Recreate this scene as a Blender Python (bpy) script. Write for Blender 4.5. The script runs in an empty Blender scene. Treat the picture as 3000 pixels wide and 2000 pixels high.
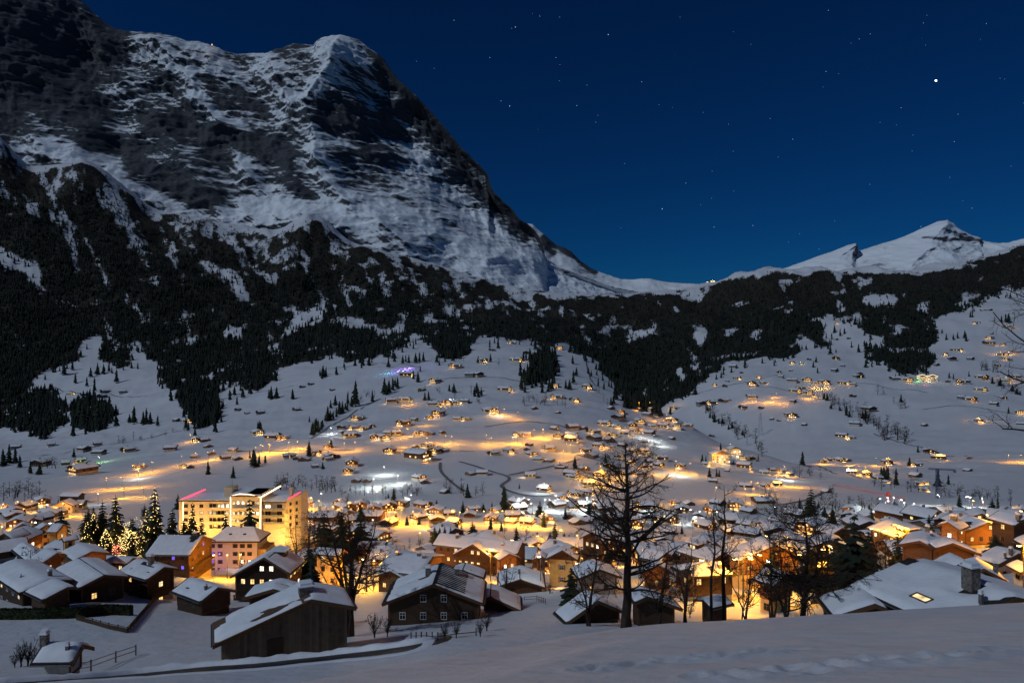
import bpy, bmesh, math, random
import numpy as np
from mathutils import Vector, Matrix

random.seed(7)
rng = np.random.default_rng(7)
scene = bpy.context.scene
COL = scene.collection
PI = math.pi

# ------------------------------------------------------------------ camera
cam_d = bpy.data.cameras.new('camera')
cam_d.sensor_width = 36.0
cam_d.lens = 24.0
cam_d.clip_start = 0.3
cam_d.clip_end = 60000
cam = bpy.data.objects.new('camera', cam_d)
COL.objects.link(cam)
cam.location = (0, 0, 0)
cam.rotation_euler = (math.radians(90), 0, 0)
scene.camera = cam

# ------------------------------------------------------------------ sky and moon
MOON = Vector((-0.62, -0.40, 0.66)).normalized()
world = bpy.data.worlds.new('World')
scene.world = world
world.use_nodes = True
wn, wl = world.node_tree.nodes, world.node_tree.links
wn.clear()
w_out = wn.new('ShaderNodeOutputWorld')
w_bg = wn.new('ShaderNodeBackground')
w_sky = wn.new('ShaderNodeTexSky')
w_sky.sky_type = 'NISHITA'
w_sky.sun_disc = False
w_sky.sun_elevation = math.asin(MOON.z)
w_sky.sun_rotation = math.atan2(MOON.x, MOON.y)
w_sky.altitude = 1000
w_sky.air_density = 1.0
w_sky.dust_density = 0.0
w_sky.ozone_density = 6.0
w_tint = wn.new('ShaderNodeMixRGB')
w_tint.blend_type = 'MULTIPLY'
w_tint.inputs[0].default_value = 1.0
w_tint.inputs[2].default_value = (0.05, 0.47, 0.87, 1)
w_gam = wn.new('ShaderNodeGamma')
w_gam.inputs[1].default_value = 1.25
wl.new(w_sky.outputs[0], w_gam.inputs[0])
wl.new(w_gam.outputs[0], w_tint.inputs[1])
wl.new(w_tint.outputs[0], w_bg.inputs[0])
w_bg.inputs[1].default_value = 0.0135
wl.new(w_bg.outputs[0], w_out.inputs[0])

moon_d = bpy.data.lights.new('moonlight', 'SUN')
moon_d.energy = 1.08
moon_d.angle = math.radians(0.5)
moon_d.color = (0.75, 0.87, 1.0)
moon = bpy.data.objects.new('moonlight', moon_d)
COL.objects.link(moon)
moon.rotation_euler = MOON.to_track_quat('Z', 'Y').to_euler()

scene.view_settings.view_transform = 'Standard'
scene.view_settings.look = 'None'
scene.view_settings.exposure = 0.0
scene.view_settings.gamma = 1.0
scene.view_settings.use_curve_mapping = False
scene.cycles.use_denoising = True
scene.cycles.max_bounces = 4
scene.cycles.diffuse_bounces = 2
scene.cycles.sample_clamp_indirect = 3.0
scene.cycles.use_light_tree = True

# ------------------------------------------------------------------ helpers
F = 2000.0                       # focal length in photo pixels (3000 x 2000)
def P(px, py, Y):
    return Vector(((px - 1500) / F * Y, Y, (1000 - py) / F * Y))

_pg = np.random.default_rng(11)
_perm = np.concatenate([_pg.permutation(256)] * 3)
_grad = _pg.normal(size=(256, 3)); _grad /= np.linalg.norm(_grad, axis=1, keepdims=True)
def perlin(x, y, z):
    xi, yi, zi = np.floor(x).astype(np.int64), np.floor(y).astype(np.int64), np.floor(z).astype(np.int64)
    xf, yf, zf = x - xi, y - yi, z - zi
    xi &= 255; yi &= 255; zi &= 255
    u, v, w = (t * t * t * (t * (t * 6 - 15) + 10) for t in (xf, yf, zf))
    def g(dx, dy, dz):
        h = _perm[_perm[_perm[xi + dx] + yi + dy] + zi + dz]
        gr = _grad[h]
        return gr[..., 0] * (xf - dx) + gr[..., 1] * (yf - dy) + gr[..., 2] * (zf - dz)
    def lerp(a, b, t): return a + (b - a) * t
    x00 = lerp(g(0,0,0), g(1,0,0), u); x10 = lerp(g(0,1,0), g(1,1,0), u)
    x01 = lerp(g(0,0,1), g(1,0,1), u); x11 = lerp(g(0,1,1), g(1,1,1), u)
    return lerp(lerp(x00, x10, v), lerp(x01, x11, v), w) * 1.5
def fbm(x, y, z, octv=5, gain=0.5, lac=2.03, ridged=False):
    s = np.zeros(np.broadcast(x, y, z).shape); a = 1.0; n = 0.0
    x, y, z = (np.asarray(t, float) + np.zeros(s.shape) for t in (x, y, z))
    for i in range(octv):
        p = perlin(x + i * 17.3, y - i * 9.1, z + i * 5.7)
        s += a * ((1 - 2 * np.abs(p)) if ridged else p)
        n += a; a *= gain; x = x * lac; y = y * lac; z = z * lac
    return s / n
def smooth(a, lo, hi):
    t = np.clip((a - lo) / (hi - lo), 0, 1)
    return t * t * (3 - 2 * t)
def gauss1d(a, sig, axis):
    r = int(3 * sig) + 1
    k = np.exp(-0.5 * (np.arange(-r, r + 1) / sig) ** 2); k /= k.sum()
    pad = [(0, 0)] * a.ndim; pad[axis] = (r, r)
    b = np.pad(a, pad, mode='edge')
    return np.apply_along_axis(lambda m: np.convolve(m, k, mode='valid'), axis, b)
def in_poly(px, py, poly):
    inside = np.zeros(np.shape(px), bool)
    n = len(poly)
    for i in range(n):
        x1, y1 = poly[i]; x2, y2 = poly[(i + 1) % n]
        c = ((y1 > py) != (y2 > py)) & (px < (x2 - x1) * (py - y1) / (y2 - y1 + 1e-9) + x1)
        inside ^= c
    return inside
def dist_line(px, py, pts):
    d = np.full(np.shape(px), 1e9)
    for (x1, y1), (x2, y2) in zip(pts[:-1], pts[1:]):
        vx, vy = x2 - x1, y2 - y1
        t = np.clip(((px - x1) * vx + (py - y1) * vy) / (vx * vx + vy * vy), 0, 1)
        d = np.minimum(d, np.hypot(px - x1 - t * vx, py - y1 - t * vy))
    return d

# ------------------------------------------------------------------ materials
def new_mat(name):
    m = bpy.data.materials.new(name)
    m.use_nodes = True
    nt = m.node_tree
    return m, nt.nodes, nt.links, nt.nodes['Principled BSDF']
def noise_mat(name, c1, c2, scale=3.0, rough=0.8, bump=0.0, bscale=None, detail=4, stretch=(1, 1, 1), metal=0.0):
    m, n, l, b = new_mat(name)
    tc = n.new('ShaderNodeTexCoord'); mp = n.new('ShaderNodeMapping'); mp.inputs['Scale'].default_value = stretch
    l.new(tc.outputs['Object'], mp.inputs[0])
    nz = n.new('ShaderNodeTexNoise'); nz.inputs['Scale'].default_value = scale; nz.inputs['Detail'].default_value = detail
    l.new(mp.outputs[0], nz.inputs['Vector'])
    cr = n.new('ShaderNodeValToRGB'); cr.color_ramp.elements[0].position = 0.35; cr.color_ramp.elements[1].position = 0.65
    cr.color_ramp.elements[0].color = (*c1, 1); cr.color_ramp.elements[1].color = (*c2, 1)
    l.new(nz.outputs[0], cr.inputs[0]); l.new(cr.outputs[0], b.inputs['Base Color'])
    b.inputs['Roughness'].default_value = rough; b.inputs['Metallic'].default_value = metal
    b.inputs['Specular IOR Level'].default_value = 0.25
    if bump:
        n2 = n.new('ShaderNodeTexNoise'); n2.inputs['Scale'].default_value = bscale or scale * 3; n2.inputs['Detail'].default_value = 5
        l.new(mp.outputs[0], n2.inputs['Vector'])
        bp = n.new('ShaderNodeBump'); bp.inputs['Strength'].default_value = bump; bp.inputs['Distance'].default_value = 0.2
        l.new(n2.outputs[0], bp.inputs['Height']); l.new(bp.outputs[0], b.inputs['Normal'])
    return m
def emit_mat(name, col, strength):
    m = bpy.data.materials.new(name); m.use_nodes = True
    n, l = m.node_tree.nodes, m.node_tree.links
    n.clear()
    e = n.new('ShaderNodeEmission'); o = n.new('ShaderNodeOutputMaterial')
    e.inputs[0].default_value = (*col, 1); e.inputs[1].default_value = strength
    l.new(e.outputs[0], o.inputs[0])
    m.cycles.emission_sampling = 'NONE'
    return m
def pane_mat(name, col, strength):
    # lit window: a curtained room seen through glass, brighter and darker patches
    m = bpy.data.materials.new(name); m.use_nodes = True
    n, l = m.node_tree.nodes, m.node_tree.links
    n.clear()
    tc = n.new('ShaderNodeTexCoord'); oi = n.new('ShaderNodeObjectInfo')
    ad = n.new('ShaderNodeVectorMath'); ad.operation = 'ADD'
    l.new(tc.outputs['Object'], ad.inputs[0]); l.new(oi.outputs['Location'], ad.inputs[1])
    nz = n.new('ShaderNodeTexNoise'); nz.inputs['Scale'].default_value = 1.3; nz.inputs['Detail'].default_value = 2
    l.new(ad.outputs[0], nz.inputs['Vector'])
    mr = n.new('ShaderNodeMapRange'); mr.inputs[1].default_value = 0.3; mr.inputs[2].default_value = 0.7
    mr.inputs[3].default_value = strength * 0.35; mr.inputs[4].default_value = strength * 1.3
    l.new(nz.outputs[0], mr.inputs[0])
    e = n.new('ShaderNodeEmission'); e.inputs[0].default_value = (*col, 1); l.new(mr.outputs[0], e.inputs[1])
    g = n.new('ShaderNodeBsdfGlossy'); g.inputs['Roughness'].default_value = 0.05; g.inputs[0].default_value = (0.06, 0.06, 0.06, 1)
    a = n.new('ShaderNodeAddShader'); l.new(e.outputs[0], a.inputs[0]); l.new(g.outputs[0], a.inputs[1])
    o = n.new('ShaderNodeOutputMaterial'); l.new(a.outputs[0], o.inputs[0])
    m.cycles.emission_sampling = 'NONE'
    return m

def ground_mat():
    m, n, l, b = new_mat('snow ground')
    at = n.new('ShaderNodeAttribute'); at.attribute_name = 'bare'
    geo = n.new('ShaderNodeNewGeometry')
    nz = n.new('ShaderNodeTexNoise'); nz.inputs['Scale'].default_value = 0.06; nz.inputs['Detail'].default_value = 8; nz.inputs['Roughness'].default_value = 0.6
    l.new(geo.outputs['Position'], nz.inputs['Vector'])
    # bare ground and scrub where snow is thin
    ad = n.new('ShaderNodeMath'); ad.operation = 'MULTIPLY_ADD'; ad.inputs[1].default_value = 0.9; 
    l.new(nz.outputs[0], ad.inputs[0]); l.new(at.outputs['Fac'], ad.inputs[2])
    mr = n.new('ShaderNodeMapRange'); mr.inputs[1].default_value = 0.78; mr.inputs[2].default_value = 1.0
    l.new(ad.outputs[0], mr.inputs[0])
    n3 = n.new('ShaderNodeTexNoise'); n3.inputs['Scale'].default_value = 0.35; n3.inputs['Detail'].default_value = 6
    l.new(geo.outputs['Position'], n3.inputs['Vector'])
    sn = n.new('ShaderNodeMixRGB'); sn.inputs[1].default_value = (0.58, 0.59, 0.62, 1); sn.inputs[2].default_value = (0.74, 0.74, 0.76, 1)
    l.new(n3.outputs[0], sn.inputs[0])
    mx = n.new('ShaderNodeMixRGB'); mx.inputs[2].default_value = (0.028, 0.024, 0.018, 1)
    l.new(mr.outputs[0], mx.inputs[0]); l.new(sn.outputs[0], mx.inputs[1])
    l.new(mx.outputs[0], b.inputs['Base Color'])
    b.inputs['Roughness'].default_value = 0.75; b.inputs['Specular IOR Level'].default_value = 0.2
    n2 = n.new('ShaderNodeTexNoise'); n2.inputs['Scale'].default_value = 0.55; n2.inputs['Detail'].default_value = 6
    l.new(geo.outputs['Position'], n2.inputs['Vector'])
    bp = n.new('ShaderNodeBump'); bp.inputs['Strength'].default_value = 0.6; bp.inputs['Distance'].default_value = 0.45
    l.new(n2.outputs[0], bp.inputs['Height'])
    n4 = n.new('ShaderNodeTexNoise'); n4.inputs['Scale'].default_value = 5.0; n4.inputs['Detail'].default_value = 7; n4.inputs['Roughness'].default_value = 0.65
    mp4 = n.new('ShaderNodeMapping'); mp4.inputs['Scale'].default_value = (0.5, 1.0, 1.0); l.new(geo.outputs['Position'], mp4.inputs[0]); l.new(mp4.outputs[0], n4.inputs['Vector'])
    bp2 = n.new('ShaderNodeBump'); bp2.inputs['Strength'].default_value = 0.5; bp2.inputs['Distance'].default_value = 0.07
    l.new(n4.outputs[0], bp2.inputs['Height']); l.new(bp.outputs[0], bp2.inputs['Normal']); l.new(bp2.outputs[0], b.inputs['Normal'])
    return m
def mountain_mat(name, scale=0.02):
    m, n, l, b = new_mat(name)
    at = n.new('ShaderNodeAttribute'); at.attribute_name = 'snow'
    geo = n.new('ShaderNodeNewGeometry')
    mp = n.new('ShaderNodeMapping'); mp.inputs['Scale'].default_value = (0.42, 0.42, 2.0); mp.inputs['Rotation'].default_value = (0.0, 0.34, 0)
    l.new(geo.outputs['Position'], mp.inputs[0])
    nz = n.new('ShaderNodeTexNoise'); nz.inputs['Scale'].default_value = scale; nz.inputs['Detail'].default_value = 9; nz.inputs['Roughness'].default_value = 0.68
    l.new(mp.outputs[0], nz.inputs['Vector'])
    mp2 = n.new('ShaderNodeMapping'); mp2.inputs['Scale'].default_value = (0.16, 0.16, 3.4); mp2.inputs['Rotation'].default_value = (0.0, 0.30, 0)
    l.new(geo.outputs['Position'], mp2.inputs[0])
    bd = n.new('ShaderNodeTexNoise'); bd.inputs['Scale'].default_value = scale * 0.55; bd.inputs['Detail'].default_value = 6; bd.inputs['Roughness'].default_value = 0.6
    l.new(mp2.outputs[0], bd.inputs['Vector'])
    av = n.new('ShaderNodeMixRGB'); av.inputs[0].default_value = 0.5; l.new(nz.outputs[0], av.inputs[1]); l.new(bd.outputs[0], av.inputs[2])
    ma = n.new('ShaderNodeMath'); ma.operation = 'MULTIPLY_ADD'; ma.inputs[1].default_value = 1.5
    l.new(av.outputs[0], ma.inputs[0]); l.new(at.outputs['Fac'], ma.inputs[2])
    mr = n.new('ShaderNodeMapRange'); mr.interpolation_type = 'SMOOTHSTEP'; mr.inputs[1].default_value = 1.14; mr.inputs[2].default_value = 1.40
    l.new(ma.outputs[0], mr.inputs[0])
    rk = n.new('ShaderNodeTexNoise'); rk.inputs['Scale'].default_value = scale * 2.5; rk.inputs['Detail'].default_value = 6
    l.new(mp.outputs[0], rk.inputs['Vector'])
    rc = n.new('ShaderNodeMixRGB'); rc.inputs[1].default_value = (0.036, 0.040, 0.048, 1); rc.inputs[2].default_value = (0.11, 0.115, 0.125, 1)
    l.new(rk.outputs[0], rc.inputs[0])
    mx = n.new('ShaderNodeMixRGB'); mx.inputs[2].default_value = (0.88, 0.90, 0.93, 1)
    l.new(mr.outputs[0], mx.inputs[0]); l.new(rc.outputs[0], mx.inputs[1]); l.new(mx.outputs[0], b.inputs['Base Color'])
    b.inputs['Roughness'].default_value = 0.8; b.inputs['Specular IOR Level'].default_value = 0.15
    bp = n.new('ShaderNodeBump'); bp.inputs['Strength'].default_value = 0.9; bp.inputs['Distance'].default_value = 16
    l.new(nz.outputs[0], bp.inputs['Height']); l.new(bp.outputs[0], b.inputs['Normal'])
    return m
def wood_mat(name, c1, c2, plank=6.0, axis=2):
    m, n, l, b = new_mat(name)
    tc = n.new('ShaderNodeTexCoord')
    wv = n.new('ShaderNodeTexWave'); wv.bands_direction = 'XYZ'[axis]; wv.inputs['Scale'].default_value = plank
    wv.inputs['Distortion'].default_value = 0.6; wv.inputs['Detail'].default_value = 2
    l.new(tc.outputs['Object'], wv.inputs['Vector'])
    nz = n.new('ShaderNodeTexNoise'); nz.inputs['Scale'].default_value = 1.7; nz.inputs['Detail'].default_value = 6
    l.new(tc.outputs['Object'], nz.inputs['Vector'])
    cr = n.new('ShaderNodeMixRGB'); cr.inputs[1].default_value = (*c1, 1); cr.inputs[2].default_value = (*c2, 1)
    mu = n.new('ShaderNodeMath'); mu.operation = 'MULTIPLY'
    l.new(nz.outputs[0], mu.inputs[0]); l.new(wv.outputs['Fac'], mu.inputs[1])
    oi = n.new('ShaderNodeObjectInfo'); rm = n.new('ShaderNodeMath'); rm.operation = 'MULTIPLY_ADD'; rm.inputs[1].default_value = 0.34; rm.inputs[2].default_value = -0.12
    l.new(oi.outputs['Random'], rm.inputs[0])
    sm = n.new('ShaderNodeMath'); sm.operation = 'ADD'; l.new(mu.outputs[0], sm.inputs[0]); l.new(rm.outputs[0], sm.inputs[1])
    mr = n.new('ShaderNodeMapRange'); mr.inputs[2].default_value = 0.55
    l.new(sm.outputs[0], mr.inputs[0]); l.new(mr.outputs[0], cr.inputs[0]); l.new(cr.outputs[0], b.inputs['Base Color'])
    b.inputs['Roughness'].default_value = 0.85; b.inputs['Specular IOR Level'].default_value = 0.2
    bp = n.new('ShaderNodeBump'); bp.inputs['Strength'].default_value = 0.5; bp.inputs['Distance'].default_value = 0.03
    l.new(wv.outputs['Fac'], bp.inputs['Height']); l.new(bp.outputs[0], b.inputs['Normal'])
    return m

M = {
 'ground': ground_mat(),
 'eiger': mountain_mat('snowy cliff rock', 0.021),
 'far': mountain_mat('far snowy rock', 0.008),
 'roof_snow': noise_mat('roof snow', (0.78, 0.80, 0.84), (0.86, 0.87, 0.90), 0.7, 0.75, 0.35, 1.6),
 'roof': noise_mat('dark roof tiles', (0.022, 0.017, 0.014), (0.05, 0.038, 0.03), 4, 0.8, 0.4, 20),
 'wood_dark': wood_mat('dark weathered timber', (0.026, 0.016, 0.011), (0.11, 0.066, 0.042)),
 'wood': wood_mat('brown chalet timber', (0.06, 0.030, 0.014), (0.20, 0.10, 0.048)),
 'wood_honey': wood_mat('honey timber', (0.16, 0.075, 0.028), (0.34, 0.17, 0.07)),
 'barn': wood_mat('old barn boards', (0.065, 0.045, 0.032), (0.30, 0.20, 0.135), 4.0, 2),
 'boards': wood_mat('bare roof boards', (0.06, 0.032, 0.022), (0.16, 0.095, 0.065), 5.0, 1),
 'plaster': noise_mat('white plaster', (0.42, 0.40, 0.36), (0.55, 0.53, 0.48), 1.5, 0.9, 0.15),
 'cream': noise_mat('cream plaster', (0.58, 0.50, 0.34), (0.68, 0.60, 0.44), 1.2, 0.9, 0.15),
 'yellow': noise_mat('yellow plaster', (0.55, 0.38, 0.12), (0.65, 0.46, 0.17), 1.2, 0.9, 0.15),
 'pinkish': noise_mat('pale rose plaster', (0.55, 0.42, 0.32), (0.62, 0.5, 0.4), 1.2, 0.9, 0.1),
 'grey': noise_mat('grey plaster', (0.20, 0.20, 0.20), (0.30, 0.30, 0.29), 1.2, 0.9, 0.15),
 'stone': noise_mat('rubble stone', (0.09, 0.08, 0.07), (0.25, 0.22, 0.19), 3.5, 0.9, 0.8, 5),
 'frame': noise_mat('painted window frame', (0.10, 0.07, 0.05), (0.14, 0.10, 0.07), 5, 0.6),
 'frame_white': noise_mat('white window frame', (0.55, 0.53, 0.5), (0.62, 0.6, 0.56), 5, 0.6),
 'shutter': noise_mat('dark shutter paint', (0.04, 0.025, 0.018), (0.07, 0.04, 0.028), 6, 0.7),
 'glass': noise_mat('dark window glass', (0.008, 0.010, 0.014), (0.015, 0.018, 0.022), 1, 0.08),
 'metal': noise_mat('galvanised steel', (0.10, 0.10, 0.11), (0.16, 0.16, 0.17), 5, 0.5, metal=0.6),
 'red_steel': noise_mat('red painted steel', (0.45, 0.06, 0.04), (0.55, 0.09, 0.06), 5, 0.5),
 'blue_steel': noise_mat('blue painted steel', (0.03, 0.05, 0.12), (0.04, 0.07, 0.16), 5, 0.5),
 'bark': noise_mat('bark', (0.018, 0.012, 0.009), (0.055, 0.036, 0.026), 3, 0.95, 0.8, 8, stretch=(1, 1, 0.25)),
 'twig': noise_mat('winter twigs', (0.022, 0.015, 0.011), (0.045, 0.030, 0.022), 2, 0.95),
 'conifer': noise_mat('spruce needles', (0.010, 0.017, 0.011), (0.028, 0.042, 0.024), 1.2, 0.9),
 'conifer_far': noise_mat('far spruce needles', (0.007, 0.011, 0.009), (0.020, 0.028, 0.019), 0.05, 0.95),
 'hedge': noise_mat('hedge leaves', (0.012, 0.018, 0.007), (0.05, 0.055, 0.02), 2.5, 0.9),
 'road': noise_mat('wet asphalt', (0.022, 0.02, 0.019), (0.05, 0.046, 0.042), 0.6, 0.55, 0.3, 4),
 'track': noise_mat('trodden snow track', (0.10, 0.10, 0.11), (0.22, 0.22, 0.23), 0.8, 0.8),
 'lamp_glow': emit_mat('sodium lamp glass', (1.0, 0.62, 0.20), 18),
 'white_glow': emit_mat('white lamp glass', (0.95, 1.0, 0.95), 22),
 'warm': pane_mat('warm lit pane', (1.0, 0.60, 0.20), 1.7),
 'soft': pane_mat('soft lit pane', (1.0, 0.74, 0.38), 1.5),
 'bright': pane_mat('bright lit pane', (1.0, 0.86, 0.62), 3.2),
 'red_pane': pane_mat('dim red curtain pane', (0.5, 0.10, 0.05), 0.16),
 'blue_pane': pane_mat('blue lit pane', (0.22, 0.12, 1.0), 1.6),
 'fairy': emit_mat('fairy lights', (1.0, 0.70, 0.24), 4.0),
 'fairy_white': emit_mat('white fairy lights', (0.92, 0.95, 1.0), 5.0),
 'fairy_red': emit_mat('red light strip', (1.0, 0.05, 0.10), 3.0),
 'fairy_warm': emit_mat('warm light strip', (1.0, 0.72, 0.40), 4.0),
 'hut_glow': emit_mat('hut lamp', (1.0, 0.45, 0.10), 2.2),
 'green_glow': emit_mat('green neon', (0.1, 1.0, 0.25), 3.0),
 'blue_glow': emit_mat('blue neon', (0.15, 0.3, 1.0), 3.0),
 'star': emit_mat('starlight', (0.85, 0.92, 1.0), 0.85),
 'star_hi': emit_mat('bright planet light', (0.95, 0.97, 1.0), 14.0),
}

# ------------------------------------------------------------------ object helpers
def link(o, parent=None):
    COL.objects.link(o)
    if parent is not None: o.parent = parent
    return o
def tag(o, label=None, cat=None, group=None, kind=None):
    if label: o['label'] = label
    if cat: o['category'] = cat
    if group: o['group'] = group
    if kind: o['kind'] = kind
    return o
def empty(name, loc, rz=0.0):
    o = bpy.data.objects.new(name, None)
    o.empty_display_size = 0.5
    o.location = loc; o.rotation_euler = (0, 0, rz)
    return link(o)
def np_mesh(name, verts, faces, mat, smooth_=False):
    """verts (n,3); faces (m,k) int array with constant k"""
    verts = np.asarray(verts, np.float32); faces = np.asarray(faces, np.int32)
    me = bpy.data.meshes.new(name)
    k = faces.shape[1]
    me.vertices.add(len(verts)); me.vertices.foreach_set('co', verts.ravel())
    me.loops.add(faces.size); me.loops.foreach_set('vertex_index', faces.ravel())
    me.polygons.add(len(faces))
    me.polygons.foreach_set('loop_start', np.arange(0, faces.size, k, dtype=np.int32))
    me.polygons.foreach_set('loop_total', np.full(len(faces), k, np.int32))
    if smooth_: me.polygons.foreach_set('use_smooth', np.ones(len(faces), bool))
    me.update(calc_edges=True)
    me.materials.append(mat)
    return me
def grid_faces(r, c):
    i = np.arange(r * c).reshape(r, c)
    return np.stack([i[:-1, :-1], i[:-1, 1:], i[1:, 1:], i[1:, :-1]], -1).reshape(-1, 4)
class MB:
    """collects boxes, prisms and bars into one mesh"""
    def __init__(s): s.v = []; s.f = []
    def add(s, vs, fs):
        b = len(s.v); s.v += [tuple(v) for v in vs]; s.f += [tuple(b + i for i in f) for f in fs]; return s
    def box(s, x0, x1, y0, y1, z0, z1):
        return s.add([(x0,y0,z0),(x1,y0,z0),(x1,y1,z0),(x0,y1,z0),(x0,y0,z1),(x1,y0,z1),(x1,y1,z1),(x0,y1,z1)],
              [(0,3,2,1),(4,5,6,7),(0,1,5,4),(1,2,6,5),(2,3,7,6),(3,0,4,7)])
    def prism(s, poly, y0, y1):          # polygon in xz, extruded along y
        n = len(poly)
        return s.add([(x, y0, z) for x, z in poly] + [(x, y1, z) for x, z in poly],
              [tuple(range(n)), tuple(range(2*n-1, n-1, -1))] + [(i, n+i, n+(i+1) % n, (i+1) % n) for i in range(n)])
    def hexa(s, a):                       # 8 points: bottom 4, top 4
        return s.add(a, [(0,3,2,1),(4,5,6,7),(0,1,5,4),(1,2,6,5),(2,3,7,6),(3,0,4,7)])
    def tube(s, p, q, r0, r1, n=6):
        p, q = Vector(p), Vector(q); d = (q - p).normalized()
        a = d.orthogonal().normalized(); b = d.cross(a)
        vs = []
        for c, r in ((p, r0), (q, r1)):
            for i in range(n):
                t = 2 * PI * i / n; vs.append(c + a * (r * math.cos(t)) + b * (r * math.sin(t)))
        return s.add(vs, [(i, (i+1) % n, n+(i+1) % n, n+i) for i in range(n)] + [tuple(range(n-1, -1, -1)), tuple(range(n, 2*n))])
    def mesh(s, name, mat):
        me = bpy.data.meshes.new(name); me.from_pydata(s.v, [], s.f); me.update(); me.materials.append(mat); return me
    def obj(s, name, mat, parent=None, smooth_=False):
        me = s.mesh(name, mat)
        if smooth_: me.polygons.foreach_set('use_smooth', np.ones(len(me.polygons), bool))
        return link(bpy.data.objects.new(name, me), parent)
def obj(name, me, parent=None, loc=(0, 0, 0), rz=0.0, sc=None):
    o = bpy.data.objects.new(name, me)
    o.location = loc; o.rotation_euler = (0, 0, rz)
    if sc: o.scale = sc
    return link(o, parent)
def copy_tree(o, parent=None):
    c = o.copy(); COL.objects.link(c); c.parent = parent
    for ch in o.children: copy_tree(ch, c)
    return c
# ------------------------------------------------------------------ the valley: one sheet from the camera's slope to the treeline
KN = [-900, 0, 300, 600, 900, 1200, 1500, 1700, 1790, 1850, 1900, 1930, 2050, 2200, 2400, 2600, 2800, 3000, 3900]
# rows: distance, then photo height of the ground at each knot
ROWS = [
 (115, [1780,1780,1785,1812,1818,1812,1785,1770,1768,1766,1764,1764,1764,1765,1758,1738,1712,1700,1690]),
 (150, [1702,1702,1712,1742,1750,1745,1728,1712,1708,1706,1706,1706,1706,1702,1690,1662,1637,1626,1615]),
 (200, [1642,1642,1660,1697,1700,1690,1668,1656,1652,1650,1650,1650,1650,1645,1624,1590,1572,1562,1550]),
 (260, [1592,1592,1608,1650,1653,1632,1604,1596,1594,1594,1594,1593,1592,1588,1573,1545,1532,1526,1515]),
 (340, [1545,1545,1550,1572,1574,1564,1553,1555,1555,1555,1555,1554,1552,1546,1534,1512,1503,1500,1490]),
 (450, [1490,1490,1487,1487,1487,1487,1486,1486,1486,1486,1486,1486,1486,1486,1487,1488,1486,1484,1484]),
 (540, [1448,1448,1443,1438,1436,1436,1436,1438,1438,1438,1438,1440,1442,1446,1450,1454,1452,1450,1450]),
 (640, [1418,1418,1405,1388,1374,1370,1366,1372,1376,1378,1380,1384,1396,1412,1422,1426,1424,1420,1420]),
 (780, [1385,1385,1365,1338,1308,1298,1292,1304,1310,1316,1322,1328,1346,1372,1392,1396,1390,1384,1384]),
 (950, [1352,1352,1324,1286,1246,1226,1214,1226,1236,1248,1258,1264,1290,1322,1372,1366,1356,1348,1348]),
 (1150,[1325,1325,1287,1243,1192,1156,1138,1152,1172,1190,1204,1214,1256,1370,1348,1330,1315,1304,1304]),
 (1400,[1296,1296,1240,1190,1128,1086,1064,1080,1110,1142,1176,1202,1345,1322,1275,1254,1242,1232,1232]),
 (1700,[1270,1270,1180,1134,1072,1038,1018,1034,1074,1118,1215,1280,1250,1205,1180,1172,1162,1154,1154]),
 (2050,[1190,1190,1128,1086,1028,1008,1006,1060,1140,1225,1225,1196,1130,1098,1090,1085,1072,1060,1060]),
 (2500,[1010,1010,1030,1040,992,978,996,1062,1108,1150,1140,1112,1062,1036,1012,990,972,955,955]),
 (3000,[820,820,885,930,930,940,968,1012,1040,1060,1050,1036,1004,984,946,918,894,872,872]),
 (3600,[610,610,712,800,840,880,922,950,966,974,968,962,942,926,888,862,838,816,816]),
]
TOP = [(-900,300),(0,415),(40,455),(85,500),(180,492),(242,474),(306,512),(408,590),(446,614),(561,646),(612,645),(670,662),(800,690),(893,648),
       (944,654),(1033,716),(1135,752),(1212,760),(1339,803),(1500,848),(1650,868),(1850,868),(2000,856),(2103,834),(2156,815),(2264,803),(2394,802),
       (2501,798),(2677,806),(2807,783),(2922,745),(3000,722),(3900,560)]
CPX = np.arange(-900, 3901, 7.0)
NC = len(CPX)
UCOL = (CPX - 1500) / F
def kn(vals): return gauss1d(np.interp(CPX, KN, vals), 7.0, 0)
rowsY, rowsZ = [], []
def addrow(Y, Z):
    Y = np.zeros(NC) + Y
    rowsY.append(Y); rowsZ.append(np.zeros(NC) + Z)
# the near slope under the camera, its crest and the drop behind it
crest = np.interp(CPX, [-900, 900, 1300, 1600, 1840, 2100, 2300, 2600, 3000, 3900], [20, 24, 33, 44, 62, 62, 60, 56, 52, 50])
crest = gauss1d(crest, 10, 0)
def near_plane(Y): return -1.8 + 0.0707 * UCOL * Y - 0.402 * Y
addrow(0.4, near_plane(0.4)); addrow(7.0, near_plane(7.0)); addrow(crest * 0.42, near_plane(crest * 0.4)); addrow(crest * 0.75, near_plane(crest * 0.75))
addrow(crest, near_plane(crest)); addrow(crest + 3.0, near_plane(crest + 3.0) - 0.5)
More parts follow.
